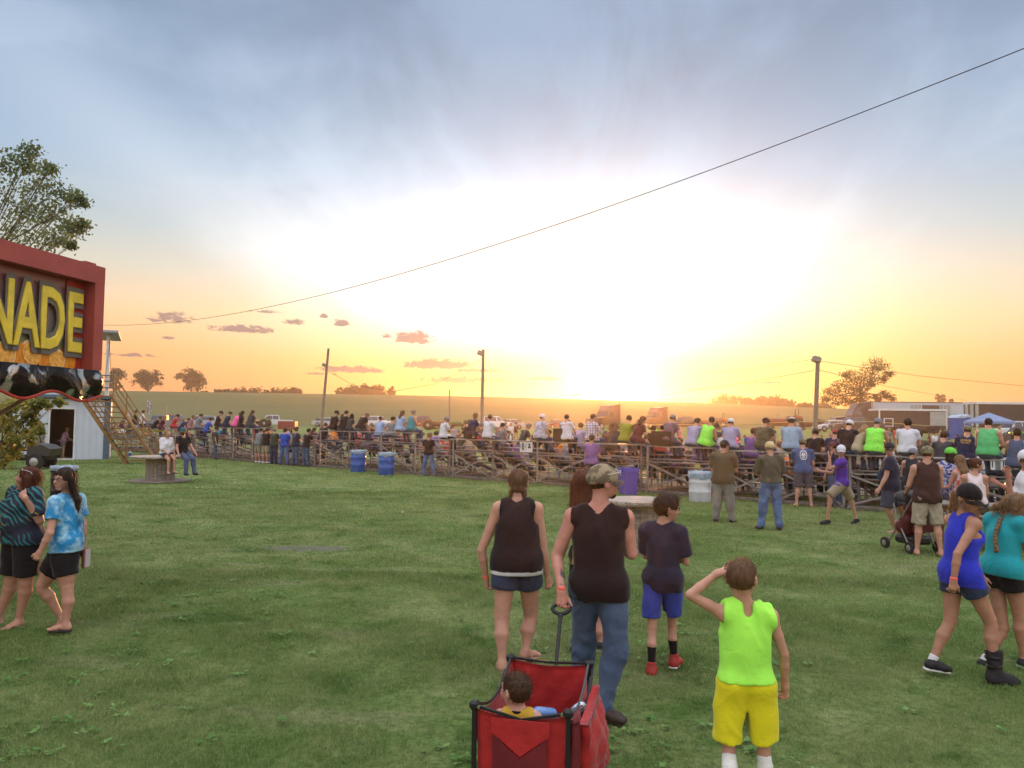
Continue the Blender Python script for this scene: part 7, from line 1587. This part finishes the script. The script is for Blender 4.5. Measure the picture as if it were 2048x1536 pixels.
stand(1183, 990, 'man in a light purple tee standing at the bleachers under the sun', H=1.80, w=1.1, yaw=28, vox=.015, Y=23.6, top=('tee', purp2), bottom=('pants', denimd), foot=('shoe', blk_s), hair=('short', 'darkbrown'), armL=A_FRONT, armR=A_FRONT, group=g_)
# building: woman in the doorway; man by the utility vehicle
Mb = Matrix.Translation(B0) @ Matrix.Rotation(R(25), 4, 'Z'); q_ = Mb @ Vector(((Xd0+Xd1)/2-X1, .9, 0)); person((q_.x, q_.y, .03), 'woman in a pink patterned top inside the doorway of the scoring building', vox=.018, det=0, H=1.66, sex='f', w=1.15, yaw=40, lean=14, skinc='light', armL=(40, 6, 40, 0), armR=(40, 6, 40, 0), top=('tee', mat('pink_print', (.42, .22, .26), .85, col2=(.16, .08, .14), c2scale=9), dict(drop=.06)), bottom=('shorts', greyc, dict(length=.5)), hair=('bob', 'sandy', .2))
q_ = PG(78, 938); stand(78, 0, 'man in a grey shirt and dark cap standing behind the black utility vehicle', Y=35.6, vox=.018, H=1.75, w=1.1, yaw=150, top=('tee', greyc), bottom=('pants', denimd), foot=('shoe', blk_s), hair=('short', 'brown'), cap=(capb,))
# picnic table and its people on the right
pt = PG(1940, 1090); ptw = mat('table_wood', (.22, .20, .17), .85, var=.25, vscale=4, stretch=(.6, 6, 6), bump=.2, bscale=20); TB = empty('picnic_table', (pt.x+.1, pt.y, 0), R(-38), 'weathered grey picnic table between the cargo shorts man and the girl in blue', 'table')
for i in range(5): m = MB(); m.box((0, -.32+.16*i, .73), (1.8, .145, .04), bev=.006); m.build('table_board', ptw, TB)
for sg in (-1, 1):
    for j in (0, 1): m = MB(); m.box((0, sg*(.62+.15*j), .44), (1.8, .14, .04), bev=.006); m.build('seat_board', ptw, TB)
    m = MB(); m.box((sg*.62, 0, .40), (.05, 1.5, .09)); m.build('cross_beam', ptw, TB); m = MB(); m.box((sg*.62, 0, .69), (.05, .72, .07)); m.build('top_beam', ptw, TB)
    for s2 in (-1, 1): m = MB(); m.bar((sg*.67, s2*.22, .69), (sg*.67, s2*.66, .0), .05, .09); m.build('leg', ptw, TB)
stand(1947, 0, 'woman with a hair bun and a white lace back sitting by the picnic table', Y=13.6, vox=.012, H=1.68, sex='f', w=1.12, yaw=20, head=(78, 0, 0), seat=.66, armL=(20, 10, 40, 0), armR=(20, 10, 40, 0), legL=(80, 6, 80), legR=(80, 6, 80), skinc='light', face=True, top=('racer', cloth('white_lace', (.62, .52, .52)), dict(drop=.02, neck=.075)), bottom=('shorts', denimd, dict(length=.5)), hair=('bun', 'auburn'))
stand(1922, 0, 'woman with long ash hair in a red top behind the woman with the bun', Y=14.6, vox=.015, H=1.66, sex='f', yaw=-10, head=(-10, -10, 0), seat=.70, armL=(20, 10, 60, 0), armR=(20, 10, 60, 0), legL=(80, 6, 80), legR=(80, 6, 80), top=('tank', mat('red_print', (.42, .09, .08), .85, col2=(.5, .42, .42), c2scale=14)), bottom=('shorts', denimd), hair=('long', 'sandy', .34))
p = stand(2052, 0, 'man in white shirt and pale cap at the right edge raising his banded hand', Y=11.4, vox=.011, det=2, H=1.80, w=1.15, yaw=-60, head=(-70, -10, 0), seat=None, armL=(70, 10, 120, 10), armR=(30, 8, 90, 10), skinc='ruddy', face=True, top=('tee', cloth('white_tee2', (.58, .58, .62)), {}), bottom=('shorts', black), foot=('shoe', blk_s), hair=('short', 'brown'), cap=(capw, capb), ov=dict(wrL=(2016, 948, -.1), elL=(2022, 1000, 0), shL=(2036, 985, 0))); wristband(p, 'L')
print('mid', time.time()-T0)
# ------------------------------------------------------------------ the crowd on the bleachers
WGrp = 'spectators seated on the bleachers'
NC = {}
def cl(n):
    T = dict(white=(.55, .55, .60), black=(.013, .011, .013), navy=(.02, .025, .06), grey=(.16, .17, .19), lavender=(.30, .28, .42), maroon=(.10, .02, .03), red=(.42, .05, .05), pink=(.75, .12, .30), teal=(.03, .20, .24), lightblue=(.28, .40, .60), olive=(.075, .07, .045), neon=(.26, .78, .09), green=(.10, .42, .16), purple=(.16, .09, .28), blue=(.03, .08, .36), brown=(.09, .05, .035), tan=(.32, .26, .17), darkgrey=(.045, .045, .05), yellow=(.5, .45, .06), cream=(.45, .42, .34), orange=(.6, .2, .04))
    return cloth('c_'+n, T[n])
plaidw = bpy.data.materials.new('plaid_white'); plaidr = bpy.data.materials.new('plaid_red')
for pm2, c1, c2 in ((plaidw, (.52, .48, .56), (.06, .05, .12)), (plaidr, (.42, .30, .30), (.22, .02, .03))):
    pm2.use_nodes = True; nt = pm2.node_tree; b = nt.nodes['Principled BSDF']; b.inputs['Roughness'].default_value = .85; t = nt.nodes.new('ShaderNodeTexCoord').outputs['Object']; ss_ = nt.nodes.new('ShaderNodeSeparateXYZ'); nt.links.new(t, ss_.inputs[0])
    def lines(o, off): e = E(nt, o)*(1/.085)+off; return (e._m('FRACT')-.5)._m('ABSOLUTE').sm(.13 if pm2 is plaidw else .26, .09 if pm2 is plaidw else .2)
    l = (lines(ss_.outputs[0], 0).mx(lines(ss_.outputs[2], .3))); nt.links.new(nt_mix(nt, l*.8, c1, c2), b.inputs['Base Color'])
def sit(px, label, row=0, dyaw=0, lean=14, top='white', kind='tee', bottom='denim', H=1.76, sex='m', w=1.05, hair=('short', 'brown'), vox=.02, armL=(28, 8, 60, 30), armR=(28, 8, 60, 30), head=(0, -6, 0), kid=0, dz=0, **k):
    x, y, z = seat_pt(px, row); tm = cl(top) if isinstance(top, str) else top; bm_ = dict(denim=denim, black=black, khaki=khaki, dark=denimd, grey=greyc)[bottom]
    far = y > 30; vx = vox*(1.25 if far else 1)
    rr2 = random.Random(px*13+row); head = (head[0]+rr2.uniform(-28, 28)*(head[0] == 0), head[1]+rr2.uniform(-8, 3), 0); lean = lean+rr2.uniform(-3, 6); dyaw = dyaw+rr2.uniform(-12, 12); k.setdefault('side', rr2.uniform(-5, 5)); armL = (armL[0]+rr2.uniform(-14, 20), armL[1]+rr2.uniform(0, 12), armL[2]+rr2.uniform(-30, 30), armL[3]); armR = (armR[0]+rr2.uniform(-14, 20), armR[1]+rr2.uniform(0, 12), armR[2]+rr2.uniform(-30, 30), armR[3])
    o = person((x-BN.x*.06, y-BN.y*.06), label, WGrp, vox=vx, det=0, seat=z+dz, z0=gzf(x, y), yaw=BYAW+dyaw, lean=lean, H=H, sex=sex, w=w, kid=kid, top=(kind, tm, k.pop('topk', {})), bottom=('pants' if bottom != 'shortsx' else 'shorts', bm_, k.pop('botk', {})), foot=('shoe', blk_s),
               hair=hair, armL=armL, armR=armR, legL=(82, 8, 76), legR=(82, 8, 74), head=head, **k)
    return o
capn = mat('cap_navy', (.02, .025, .06), .8)
# top row, left to right as in the photograph
sit(243, 'small dark haired spectator seen between the stair rails', 0, top='maroon', kid=.4, H=1.4)
sit(271, 'spectator in black next to the white shirt behind the stair rails', 0, top='black', H=1.8, lean=4, dz=.25)
sit(285, 'spectator in a white shirt on top of the left bleachers by the stairs', 0, top='white', H=1.8, lean=4, dz=.25)
sit(308, 'hunched spectator in black left of the long haired blonde', 0, top='black', lean=30)
sit(322, 'spectator with long blonde hair in a dark maroon top', 0, top='maroon', sex='f', hair=('long', 'blonde', .35), w=.95)
sit(346, 'spectator in a red shirt leaning forward', 0, top='red', lean=22, dz=.12)
sit(362, 'spectator in a navy shirt bending far forward beside the red shirt', 0, top='navy', lean=38, dyaw=20)
sit(381, 'spectator in a red plaid shirt', 0, top=plaidr, sex='f', hair=('bob', 'sandy', .25), dz=.05)
sit(396, 'spectator in a grey tee right of the red plaid shirt', 0, top='grey', w=1.15, dz=.1)
sit(414, 'spectator in a royal blue tee at the end of the left bleachers', 0, top='blue', w=1.15, dz=-.1)
sit(436, 'man in a black tank with a cap on the tallest short section', 0, top='black', kind='tank', cap=(capb,), head=(30, -5, 0), lean=8)
sit(452, 'man in a navy tee on the tallest short section', 0, top='navy', lean=16, head=(0, -10, 0))
sit(470, 'woman in a hot pink tee leaning to her right', 0, top='pink', sex='f', side=12, lean=22, hair=('bob', 'sandy', .22))
sit(482, 'woman with long black hair right of the pink shirt', 0, top='black', sex='f', w=.9, hair=('long', 'black', .5), lean=6)
sit(501, 'heavy woman in a grey tee with long brown hair', 0, top='darkgrey', sex='f', w=1.3, hair=('long', 'brown', .5), lean=10)
sit(667, 'man in a black shirt and black cap facing right', 0, top='black', cap=(capb,), head=(30, -4, 0), w=1.15)
sit(677, 'person half hidden between the two black caps', 1, top='darkgrey', dz=.15)
sit(687, 'man in a black shirt right beside the one with a cap', 0, top='black', hair=('short', 'black'), w=1.2)
sit(700, 'dark haired girl between two black shirted spectators', 0, top='darkgrey', sex='f', hair=('bob', 'black', .2), H=1.5, w=.9)
sit(721, 'woman in a black shirt with her head bent down', 0, top='black', sex='f', w=1.2, lean=24, head=(10, -30, 0), hair=('bob', 'sandy', .2))
sit(645, 'spectator in black at the left end below the black caps', 2, top='black', w=1.1)
sit(737, 'spectator with grey hair drinking below the head bent woman', 2, top='maroon', hair=('short', 'grey'), w=1.1)
sit(760, 'man in a light blue grey tee leaning back on a lower row', 1, top='lightblue', w=1.15, lean=2, hair=('short', 'brown'))
sit(783, 'dark haired spectator in a slate shirt on a lower row', 1, top='grey', lean=10)
sit(800, 'woman with long wavy hair in a pale blue top', 0, top='lightblue', sex='f', w=.95, head=(35, -6, 0), hair=('long', 'lightbrown', .35))
sit(823, 'woman with short grey hair in a teal tank', 0, top='teal', kind='tank', sex='f', w=1.25, hair=('short', 'grey'), lean=12)
sit(888, 'man in a white raglan shirt and navy cap sitting sideways', 0, top='white', cap=(capg, capn), head=(40, -20, 0), lean=12, dyaw=25, bottom='black')
sit(943, 'woman with short blond hair in a navy tee on a folding seat', 0, top='navy', sex='f', w=1.15, head=(40, -4, 0), hair=('bob', 'sandy', .2), dz=.1)
sit(977, 'broad man in a plain white tee with short dark hair', 0, top='white', w=1.25, lean=6, hair=('fade', 'darkbrown'))
sit(1011, 'man in a straw hat on a lower row right of the white tee', 2, top='darkgrey', hat=(mat('straw', (.45, .36, .2), .8), None, .19), w=1.15)
sit(1081, 'broad man in a pale camo tee and white cap', 0, top=mat('pale_camo', (.40, .42, .52), .85, col2=(.24, .22, .28), c2scale=8), w=1.3, cap=(capw,), head=(25, -6, 0), lean=8)
sit(1063, 'small spectator in white below the pale camo tee', 2, top='white', kid=.4, H=1.4)
p = sit(1135, 'man in a white tee with red lettering across the shoulders', 0, top='white', w=1.1, lean=4, hair=('fade', 'darkbrown'), bottom='black'); back_text(p, 'OWNELL', .11, .13, mat('print_red', (.40, .06, .05), .8), side=-1)
sit(1157, 'spectator in a lavender top between the lettered tee and the plaid shirt', 1, top='lavender', w=1.15, hair=('short', 'darkbrown'))
sit(1184, 'man in a white plaid shirt on the top row under the sun', 0, top=plaidw, w=1.2, lean=6, hair=('fade', 'darkbrown'), topk=dict(sleeve=1.5))
sit(1214, 'woman in a dark plaid top just left of the sun line', 1, top='brown', sex='f', hair=('bob', 'brown', .2))
sit(1251, 'spectator in a yellow green tee below the semi trucks', 0, top=cloth('mustard_green', (.22, .24, .03)), w=1.1, hair=('short', 'darkbrown'))
sit(1274, 'woman with very long dark hair in a maroon top', 0, top='maroon', sex='f', hair=('long', 'darkbrown', .6), lean=14)
sit(1302, 'spectator in a black shirt with a pale stripe on a lower row', 1, top='black', hair=('short', 'brown'))
sit(1337, 'man in a plum tee and grey cap on a folding seat', 0, top=cloth('plum', (.11, .08, .12)), w=1.15, cap=(capg,), dz=.08)
sit(1385, 'man in a lavender grey tank left of the neon tank', 0, top='lavender', w=1.1, hair=('short', 'darkbrown'), lean=18)
sit(1411, 'man in a neon green tank and dark cap sitting twisted', 0, top='neon', kind='muscle', w=1.25, cap=(capb,), side=12, dyaw=18, lean=12)
sit(1425, 'person in dark clothes right behind the twisted man in neon', 1, top='darkgrey', dz=.1)
sit(1460, 'man in a pale lavender tee and white cap', 0, top='lavender', w=1.15, cap=(capw,), lean=10)
sit(1526, 'broad man in an olive polo with a dark bucket hat', 0, top='olive', w=1.3, hat=(capb, None, .12), lean=8)
p = sit(1583, 'broad man in a light blue shirt and pale straw hat', 0, top=cloth('chambray', (.26, .36, .48)), w=1.35, hat=(mat('straw2', (.42, .38, .33), .8), leather, .18), lean=8, topk=dict(sleeve=.95)); back_text(p, 'Ford' if False else 'ooo', .05, .12, blackp, side=-1)
sit(1489, 'man in dark cap and navy tee on a middle row left of the olive shirt', 2, top='navy', cap=(capb,), w=1.1)
sit(1508, 'spectator in a blue and white plaid shirt on a middle row', 2, top=mat('plaid_blue', (.2, .32, .6), .85, col2=(.5, .5, .55), c2scale=14, c2lo=.48, c2hi=.52))
sit(1629, 'man in a black cap with pale lettering below the light pole', 1, top='black', cap=(capb,), w=1.1)
sit(1664, 'spectator in a red and dark cap left of the black tee', 1, top='navy', cap=(mat('cap_red', (.3, .05, .05), .8), capb))
sit(1695, 'man in a black tee with a white visor', 0, top='black', w=1.15, cap=(capw, capb), lean=14, side=3, hair=('short', 'black'))
sit(1712, 'dog eared blonde spectator leaning beside the white visor', 0, top='tan', sex='f', hair=('long', 'blonde', .3), lean=34, w=.9, dyaw=25)
sit(1749, 'big man in a bright neon green tank and grey cap', 0, top='neon', kind='muscle', w=1.35, cap=(capg,), lean=4, vox=.016)
sit(1815, 'dark haired man in a white jersey with a grey sleeve', 0, top='white', w=1.2, lean=10, hair=('messy', 'darkbrown'), head=(-25, -6, 0), vox=.016)
sit(1838, 'spectator in an olive shirt low beside the white jersey', 1, top='olive', w=1.1)
p = sit(1932, 'man in a navy tee with yellow lettering and camo cap', 1, top='navy', w=1.25, cap=(camo,), head=(-20, -6, 0), lean=8, dz=.1, vox=.016); back_text(p, 'IOWA', .085, .13, gold, side=-1); back_text(p, 'PULLERS', .05, .18, gold, side=-1)
sit(1976, 'big man in a bright green tank', 0, top='green', kind='tank', w=1.4, lean=6, head=(-20, -8, 0), hair=('short', 'darkbrown'), vox=.016)
sit(1910, 'spectator in a yellow shirt low behind the navy tee with yellow lettering', 2, top='yellow')
sit(1884, 'curly haired spectator behind the camo cap of the cargo shorts man', 1, top='darkgrey', hair=('messy', 'brown'))
sit(2032, 'woman in a dark blue tank high at the right edge', 0, top=cloth('slate_tank', (.07, .09, .15)), kind='tank', sex='f', w=1.15, dz=-.22, hair=('bun', 'brown'), vox=.016, lean=0)
# fuller lower rows (partly hidden behind the boards)
rg = random.Random(31); cols = ['maroon', 'darkgrey', 'navy', 'brown', 'lavender', 'grey', 'black', 'purple', 'white', 'teal', 'orange', 'red', 'lightblue', 'tan', 'olive']
hl_ = [('short', 'brown', 'short brown hair'), ('short', 'darkbrown', 'short dark hair'), ('bob', 'sandy', 'sandy bobbed hair'), ('short', 'grey', 'grey hair'), ('long', 'brown', 'long brown hair'), ('fade', 'black', 'cropped black hair')]
secn = ['left end', 'pink shirt', 'blue jeans men', 'two blue drums', 'teenager in black', 'sun line', 'white barrel', 'olive shirt men', 'stroller']
rown = ['second', 'third', 'fourth', 'lowest']; usedl = set()
lows = [(225, 2), (258, 1), (296, 2), (335, 2), (372, 1), (404, 2), (445, 3), (462, 4), (478, 2), (492, 3), (512, 2), (528, 4), (566, 2), (590, 3), (622, 2), (655, 3), (672, 4), (695, 2), (712, 3), (748, 3), (770, 4), (792, 3), (812, 2), (835, 4), (868, 2), (893, 3), (920, 2), (938, 3), (958, 1), (985, 3), (1000, 1), (1030, 3), (1045, 1), (1068, 3), (1098, 2), (1118, 3), (1145, 2), (1170, 3), (1200, 2), (1228, 1), (1262, 2), (1290, 3), (1316, 2), (1322, 1), (1352, 2), (1370, 3), (1398, 2), (1440, 1), (1475, 3), (1500, 1), (1550, 2), (1570, 3), (1600, 2), (1615, 3), (1648, 3), (1680, 2), (1720, 2), (1770, 2), (1795, 3), (1860, 3), (1955, 2), (1990, 2)]
lows += [(px_, [3, 4, 2, 3][i_ % 4]) for i_, px_ in enumerate(range(912, 1990, 27))]+[(px_, [3, 2, 4][i_ % 3]) for i_, px_ in enumerate(range(240, 900, 33))]
for px, row in lows:
    s_ = sect_of(px); si = SECT.index(s_); row = min(row, s_[3]-1)
    for _ in range(60):
        c_ = cols[rg.randrange(len(cols))]; h_ = hl_[rg.randrange(len(hl_))]; key = (c_, h_[1], si)
        if key not in usedl: break
    usedl.add(key); cn = {'darkgrey': 'charcoal', 'lightblue': 'light blue'}.get(c_, c_)
    sex = 'f' if h_[0] in ('bob', 'long') else 'm'
    sit(px, '%s top spectator with %s in lower row near the %s' % (cn, h_[2], secn[si]), row, top=c_, sex=sex, w=.95+rg.random()*.3, hair=(h_[0], h_[1], .3), lean=rg.uniform(5, 25), dyaw=rg.uniform(-15, 15), H=rg.uniform(1.6, 1.8), vox=.025)
# folding bleacher seats, bottles, posters
def bseat(px, label, row=0):
    x, y, z = seat_pt(px, row); root = empty('stadium_seat', (x-BN.x*.12, y-BN.y*.12, z), -R(BYAW), label, 'folding seat', 'folding stadium seats'); m = MB(); m.box((0, .16, .03), (.42, .40, .05), bev=.015); m.build('cushion', blackp, root); m = MB(); m.box((0, -.06, .26), (.42, .05, .42), bev=.02); m.build('backrest', mat('seat_cloth', (.02, .012, .014), .8), root)
bseat(943, 'black folding stadium seat under the woman in navy'); bseat(1337, 'black folding stadium seat under the man in the plum tee'); bseat(1122, 'black folding stadium seat empty beside the lettered white tee'); bseat(1320, 'black folding stadium seat empty left of the plum tee')
for px, lb in ((1023, 'clear bottle standing on the top board right of the straw hat'), (1322, 'clear bottle standing on the top board left of the plum tee'), (1717, 'white bottle standing on the top board right of the white visor')):
    x, y, z = seat_pt(px, 0); tag(MB().lathe((x-BN.x*.05, y-BN.y*.05, z), [(.034, 0), (.037, .02), (.037, .14), (.015, .19), (.015, .22)], 12).build('bottle', mat('bottle_white', (.6, .62, .62), .3), None, True), lb, 'bottle', 'bottles on the bleachers')
x, y, z = seat_pt(959, 0)
for i in (0, 1): tag(MB().lathe((x+BU.x*-.15*i-BN.x*.05, y+BU.y*-.15*i-BN.y*.05, z), [(.03, 0), (.033, .01), (.033, .11), (.028, .12)], 12).build('drink_can', mat('can_red', (.5, .04, .04), .35), None, True), ['red drink can left of the broad white tee', 'red drink can nearest the woman in navy on the top row'][i], 'can', 'red cans on the bleachers')
def poster(px, py, Yf, label, w=.30, h=.40, pic=0):
    c = on_line(px, -.11); T = P(px, py, c.y); root = empty('poster', T, math.atan2(BU.y, BU.x)+math.pi, label, 'poster', 'paper posters on the bleachers'); m = MB(); m.box((0, 0, 0), (w, .006, h)); m.build('paper', whitec, root)
    if pic:
        m = MB(); m.lathe((0, -.006, .06), [(.045, 0), (.045, .003)], 16, Matrix.Rotation(R(90), 3, 'X')); m.build('picture', blackp, root); m = MB(); m.box((0, -.006, -.03), (.13, .004, .07)); m.build('picture', dkgrey, root)
    else:
        for sx2 in (-.11, .11): m = MB(); m.box((sx2, -.006, 0), (.02, .004, .14)); m.build('picture', blackp, root)
        m = MB(); m.box((0, -.006, .0), (.11, .004, .26)); m.build('text_block', greyc, root)
poster(1046, 893, 0, 'white poster with grey text taped below the pale camo tee, left one'); poster(1059, 893, 0, 'white poster with a dark picture below the pale camo tee, right one', .28, .40, 1)
poster(1996, 929, 0, 'white poster with grey text below the big green tank', .30, .26); poster(2022, 927, 0, 'white poster with a dark picture at the right edge of the bleachers', .30, .26, 1)
print('bleacher crowd', time.time()-T0)

# ------------------------------------------------------------------ people out in the field
fg_ = 'people out in the field beyond the bleachers'; fcols = [('white', 'white'), ('red', 'red'), ('black', 'black'), ('navy', 'navy'), ('green', 'green'), ('pink', 'pink'), ('grey', 'grey'), ('maroon', 'maroon'), ('orange', 'orange'), ('lightblue', 'pale blue'), ('tan', 'tan'), ('brown', 'brown'), ('purple', 'purple')]
fieldp = [(1869, 52, 'white', 'man in a white tee standing right of the white jersey spectator', 0), (1860, 48, 'white', 'child in white sitting before the standing man in white', 1), (1892, 52, 'green', 'boy in a green tee standing in the field', 0), (1888, 46, 'white', 'small child in pale clothes seated before the boy in green', 1), (1911, 50, 'red', 'blonde girl in a red tee standing in the field', 0), (1918, 46, 'maroon', 'child crouching beside the blonde girl in red', 1),
    (1664, 56, 'maroon', 'man in a plaid shirt standing beyond the right bleachers', 0), (1643, 56, 'red', 'child with a white cap and red shorts left of the plaid shirt man', 0), (1546, 60, 'darkgrey', 'man standing in the field right of the olive polo', 0), (1778, 60, 'grey', 'person in grey beyond the gap right of the big neon tank', 0), (1789, 60, 'red', 'person in red beyond the gap right of the big neon tank', 0), (1490, 56, 'green', 'person in a pale green chair beyond the right bleachers', 1),
    (1312, 62, 'neon', 'marshal in a neon shirt walking in the field', 0), (1360, 60, 'pink', 'person in pink drinking beyond the plum tee', 0), (1032, 66, 'black', 'thin person in black standing in the field right of the white tee', 0), (1022, 64, 'white', 'person in white beside the thin person in black', 0), (1012, 66, 'grey', 'person in grey left of the thin person in black', 0), (1006, 62, 'brown', 'person in brown sitting in the field crowd', 1),
    (908, 58, 'lavender', 'person in lavender in the field crowd near the green tractor', 0), (918, 60, 'brown', 'brown shirted person in the field crowd near the green tractor', 1), (928, 62, 'darkgrey', 'charcoal shirted person near the green tractor', 0), (936, 58, 'tan', 'tan shirted person near the green tractor', 1), (898, 60, 'white', 'white shirted person near the raglan shirt man', 1), (858, 50, 'maroon', 'large person in a maroon shirt beyond the raglan shirt man', 1), (884, 54, 'red', 'person in red with a green cap left of the raglan shirt', 1),
    (734, 58, 'orange', 'person in orange beyond the head bent woman', 1), (745, 60, 'pink', 'person in pink beyond the head bent woman', 1), (752, 58, 'red', 'person in red beyond the light blue tee', 0), (768, 60, 'tan', 'person in tan beyond the light blue tee', 0), (727, 62, 'navy', 'person in navy beyond the head bent woman', 0), (777, 62, 'white', 'person in white left of the long wavy haired woman', 1), (628, 60, 'maroon', 'person in maroon at the foot of the leaning pole', 1), (640, 62, 'grey', 'person in grey at the foot of the leaning pole', 1), (650, 60, 'black', 'person in black right of the foot of the leaning pole', 0),
    (1966, 66, 'navy', 'man in navy and pale shorts standing under the canopy tent', 0), (1858, 68, 'maroon', 'person in maroon seated on the grass before the lit suv', 1), (1868, 69, 'tan', 'person in tan seated on the grass before the lit suv', 1), (1877, 68, 'grey', 'person in grey seated on the grass before the lit suv', 1), (1914, 66, 'white', 'person with crossed legs seated before the portable toilets', 1), (1928, 65, 'brown', 'person in brown seated before the portable toilets', 1), (1938, 66, 'black', 'person in black seated right of the portable toilets', 1), (1998, 64, 'neon', 'person in a neon shirt right of the canopy tent', 0),
    (352, 66, 'red', 'person in red standing far behind the red shirted spectator', 0), (366, 68, 'navy', 'person in navy standing far behind the left bleachers', 0), (258, 62, 'brown', 'tall person in dark clothes far behind the staircase', 0), (1205, 60, 'pink', 'person in pink far behind the plaid shirt under the sun', 1), (1165, 62, 'orange', 'person in orange far behind the lettered tee', 1), (1240, 60, 'red', 'person in red far behind the sun line', 1), (1476, 60, 'pink', 'person in pink low in the field right of the pale lavender tee', 1), (1570, 60, 'red', 'person in red low in the field left of the straw hat', 1)]
protos = {}
for i, (px, Y, c_, lb, sitg) in enumerate(fieldp):
    v = PR(px, 860); x = v.x*Y; child = any(q in lb for q in ('child', 'boy', 'girl')); kw = dict(vox=.034, det=0, H=(1.3 if child else 1.72)+.1*rg.random(), yaw=rg.uniform(-180, 180), top=('tee', cl(c_), {}), bottom=('pants', [denim, black, khaki, greyc][i % 4]), hair=(['short', 'bob'][i % 2], ['brown', 'blonde', 'darkbrown', 'sandy'][i % 4], .2), armL=(20, 8, 60, 20), armR=(10, 10, 30, 0))
    if 'blonde girl' in lb: kw.update(sex='f', hair=('bob', 'blonde', .25))
    if 'plaid' in lb: kw['top'] = ('tee', plaidr, {})
    if sitg:
        kw.update(seat=.02 if 'grass' in lb or 'crossed' in lb else .34, legL=(84, 12, 20 if 'grass' in lb else 80), legR=(84, 12, 30 if 'grass' in lb else 80))
    o = person((x, Y), lb, fg_, **kw)
    if sitg and kw['seat'] > .1:
        ch = empty('camp_chair', (x, Y, gzf(x, Y)), -R(kw['yaw']), 'low camp chair under the '+lb if False else None, None); bpy.data.objects.remove(ch)
print('field people', time.time()-T0)
# ------------------------------------------------------------------ evening haze
hz = bpy.data.materials.new('haze'); hz.use_nodes = True; nt = hz.node_tree; nt.nodes.clear()
pv = nt.nodes.new('ShaderNodeVolumePrincipled'); pv.inputs['Density'].default_value = .0006; pv.inputs['Color'].default_value = (1.0, .84, .70, 1); pv.inputs['Anisotropy'].default_value = .80
oo = nt.nodes.new('ShaderNodeOutputMaterial'); nt.links.new(pv.outputs[0], oo.inputs['Volume'])
m = MB(); m.box((0, 272, 7.5), (1180, 600, 33)); hzo = m.build('haze', hz); tag(hzo, 'thin warm evening haze over the field and the hill', 'haze', kind='stuff')
scene.cycles.volume_max_steps = 64
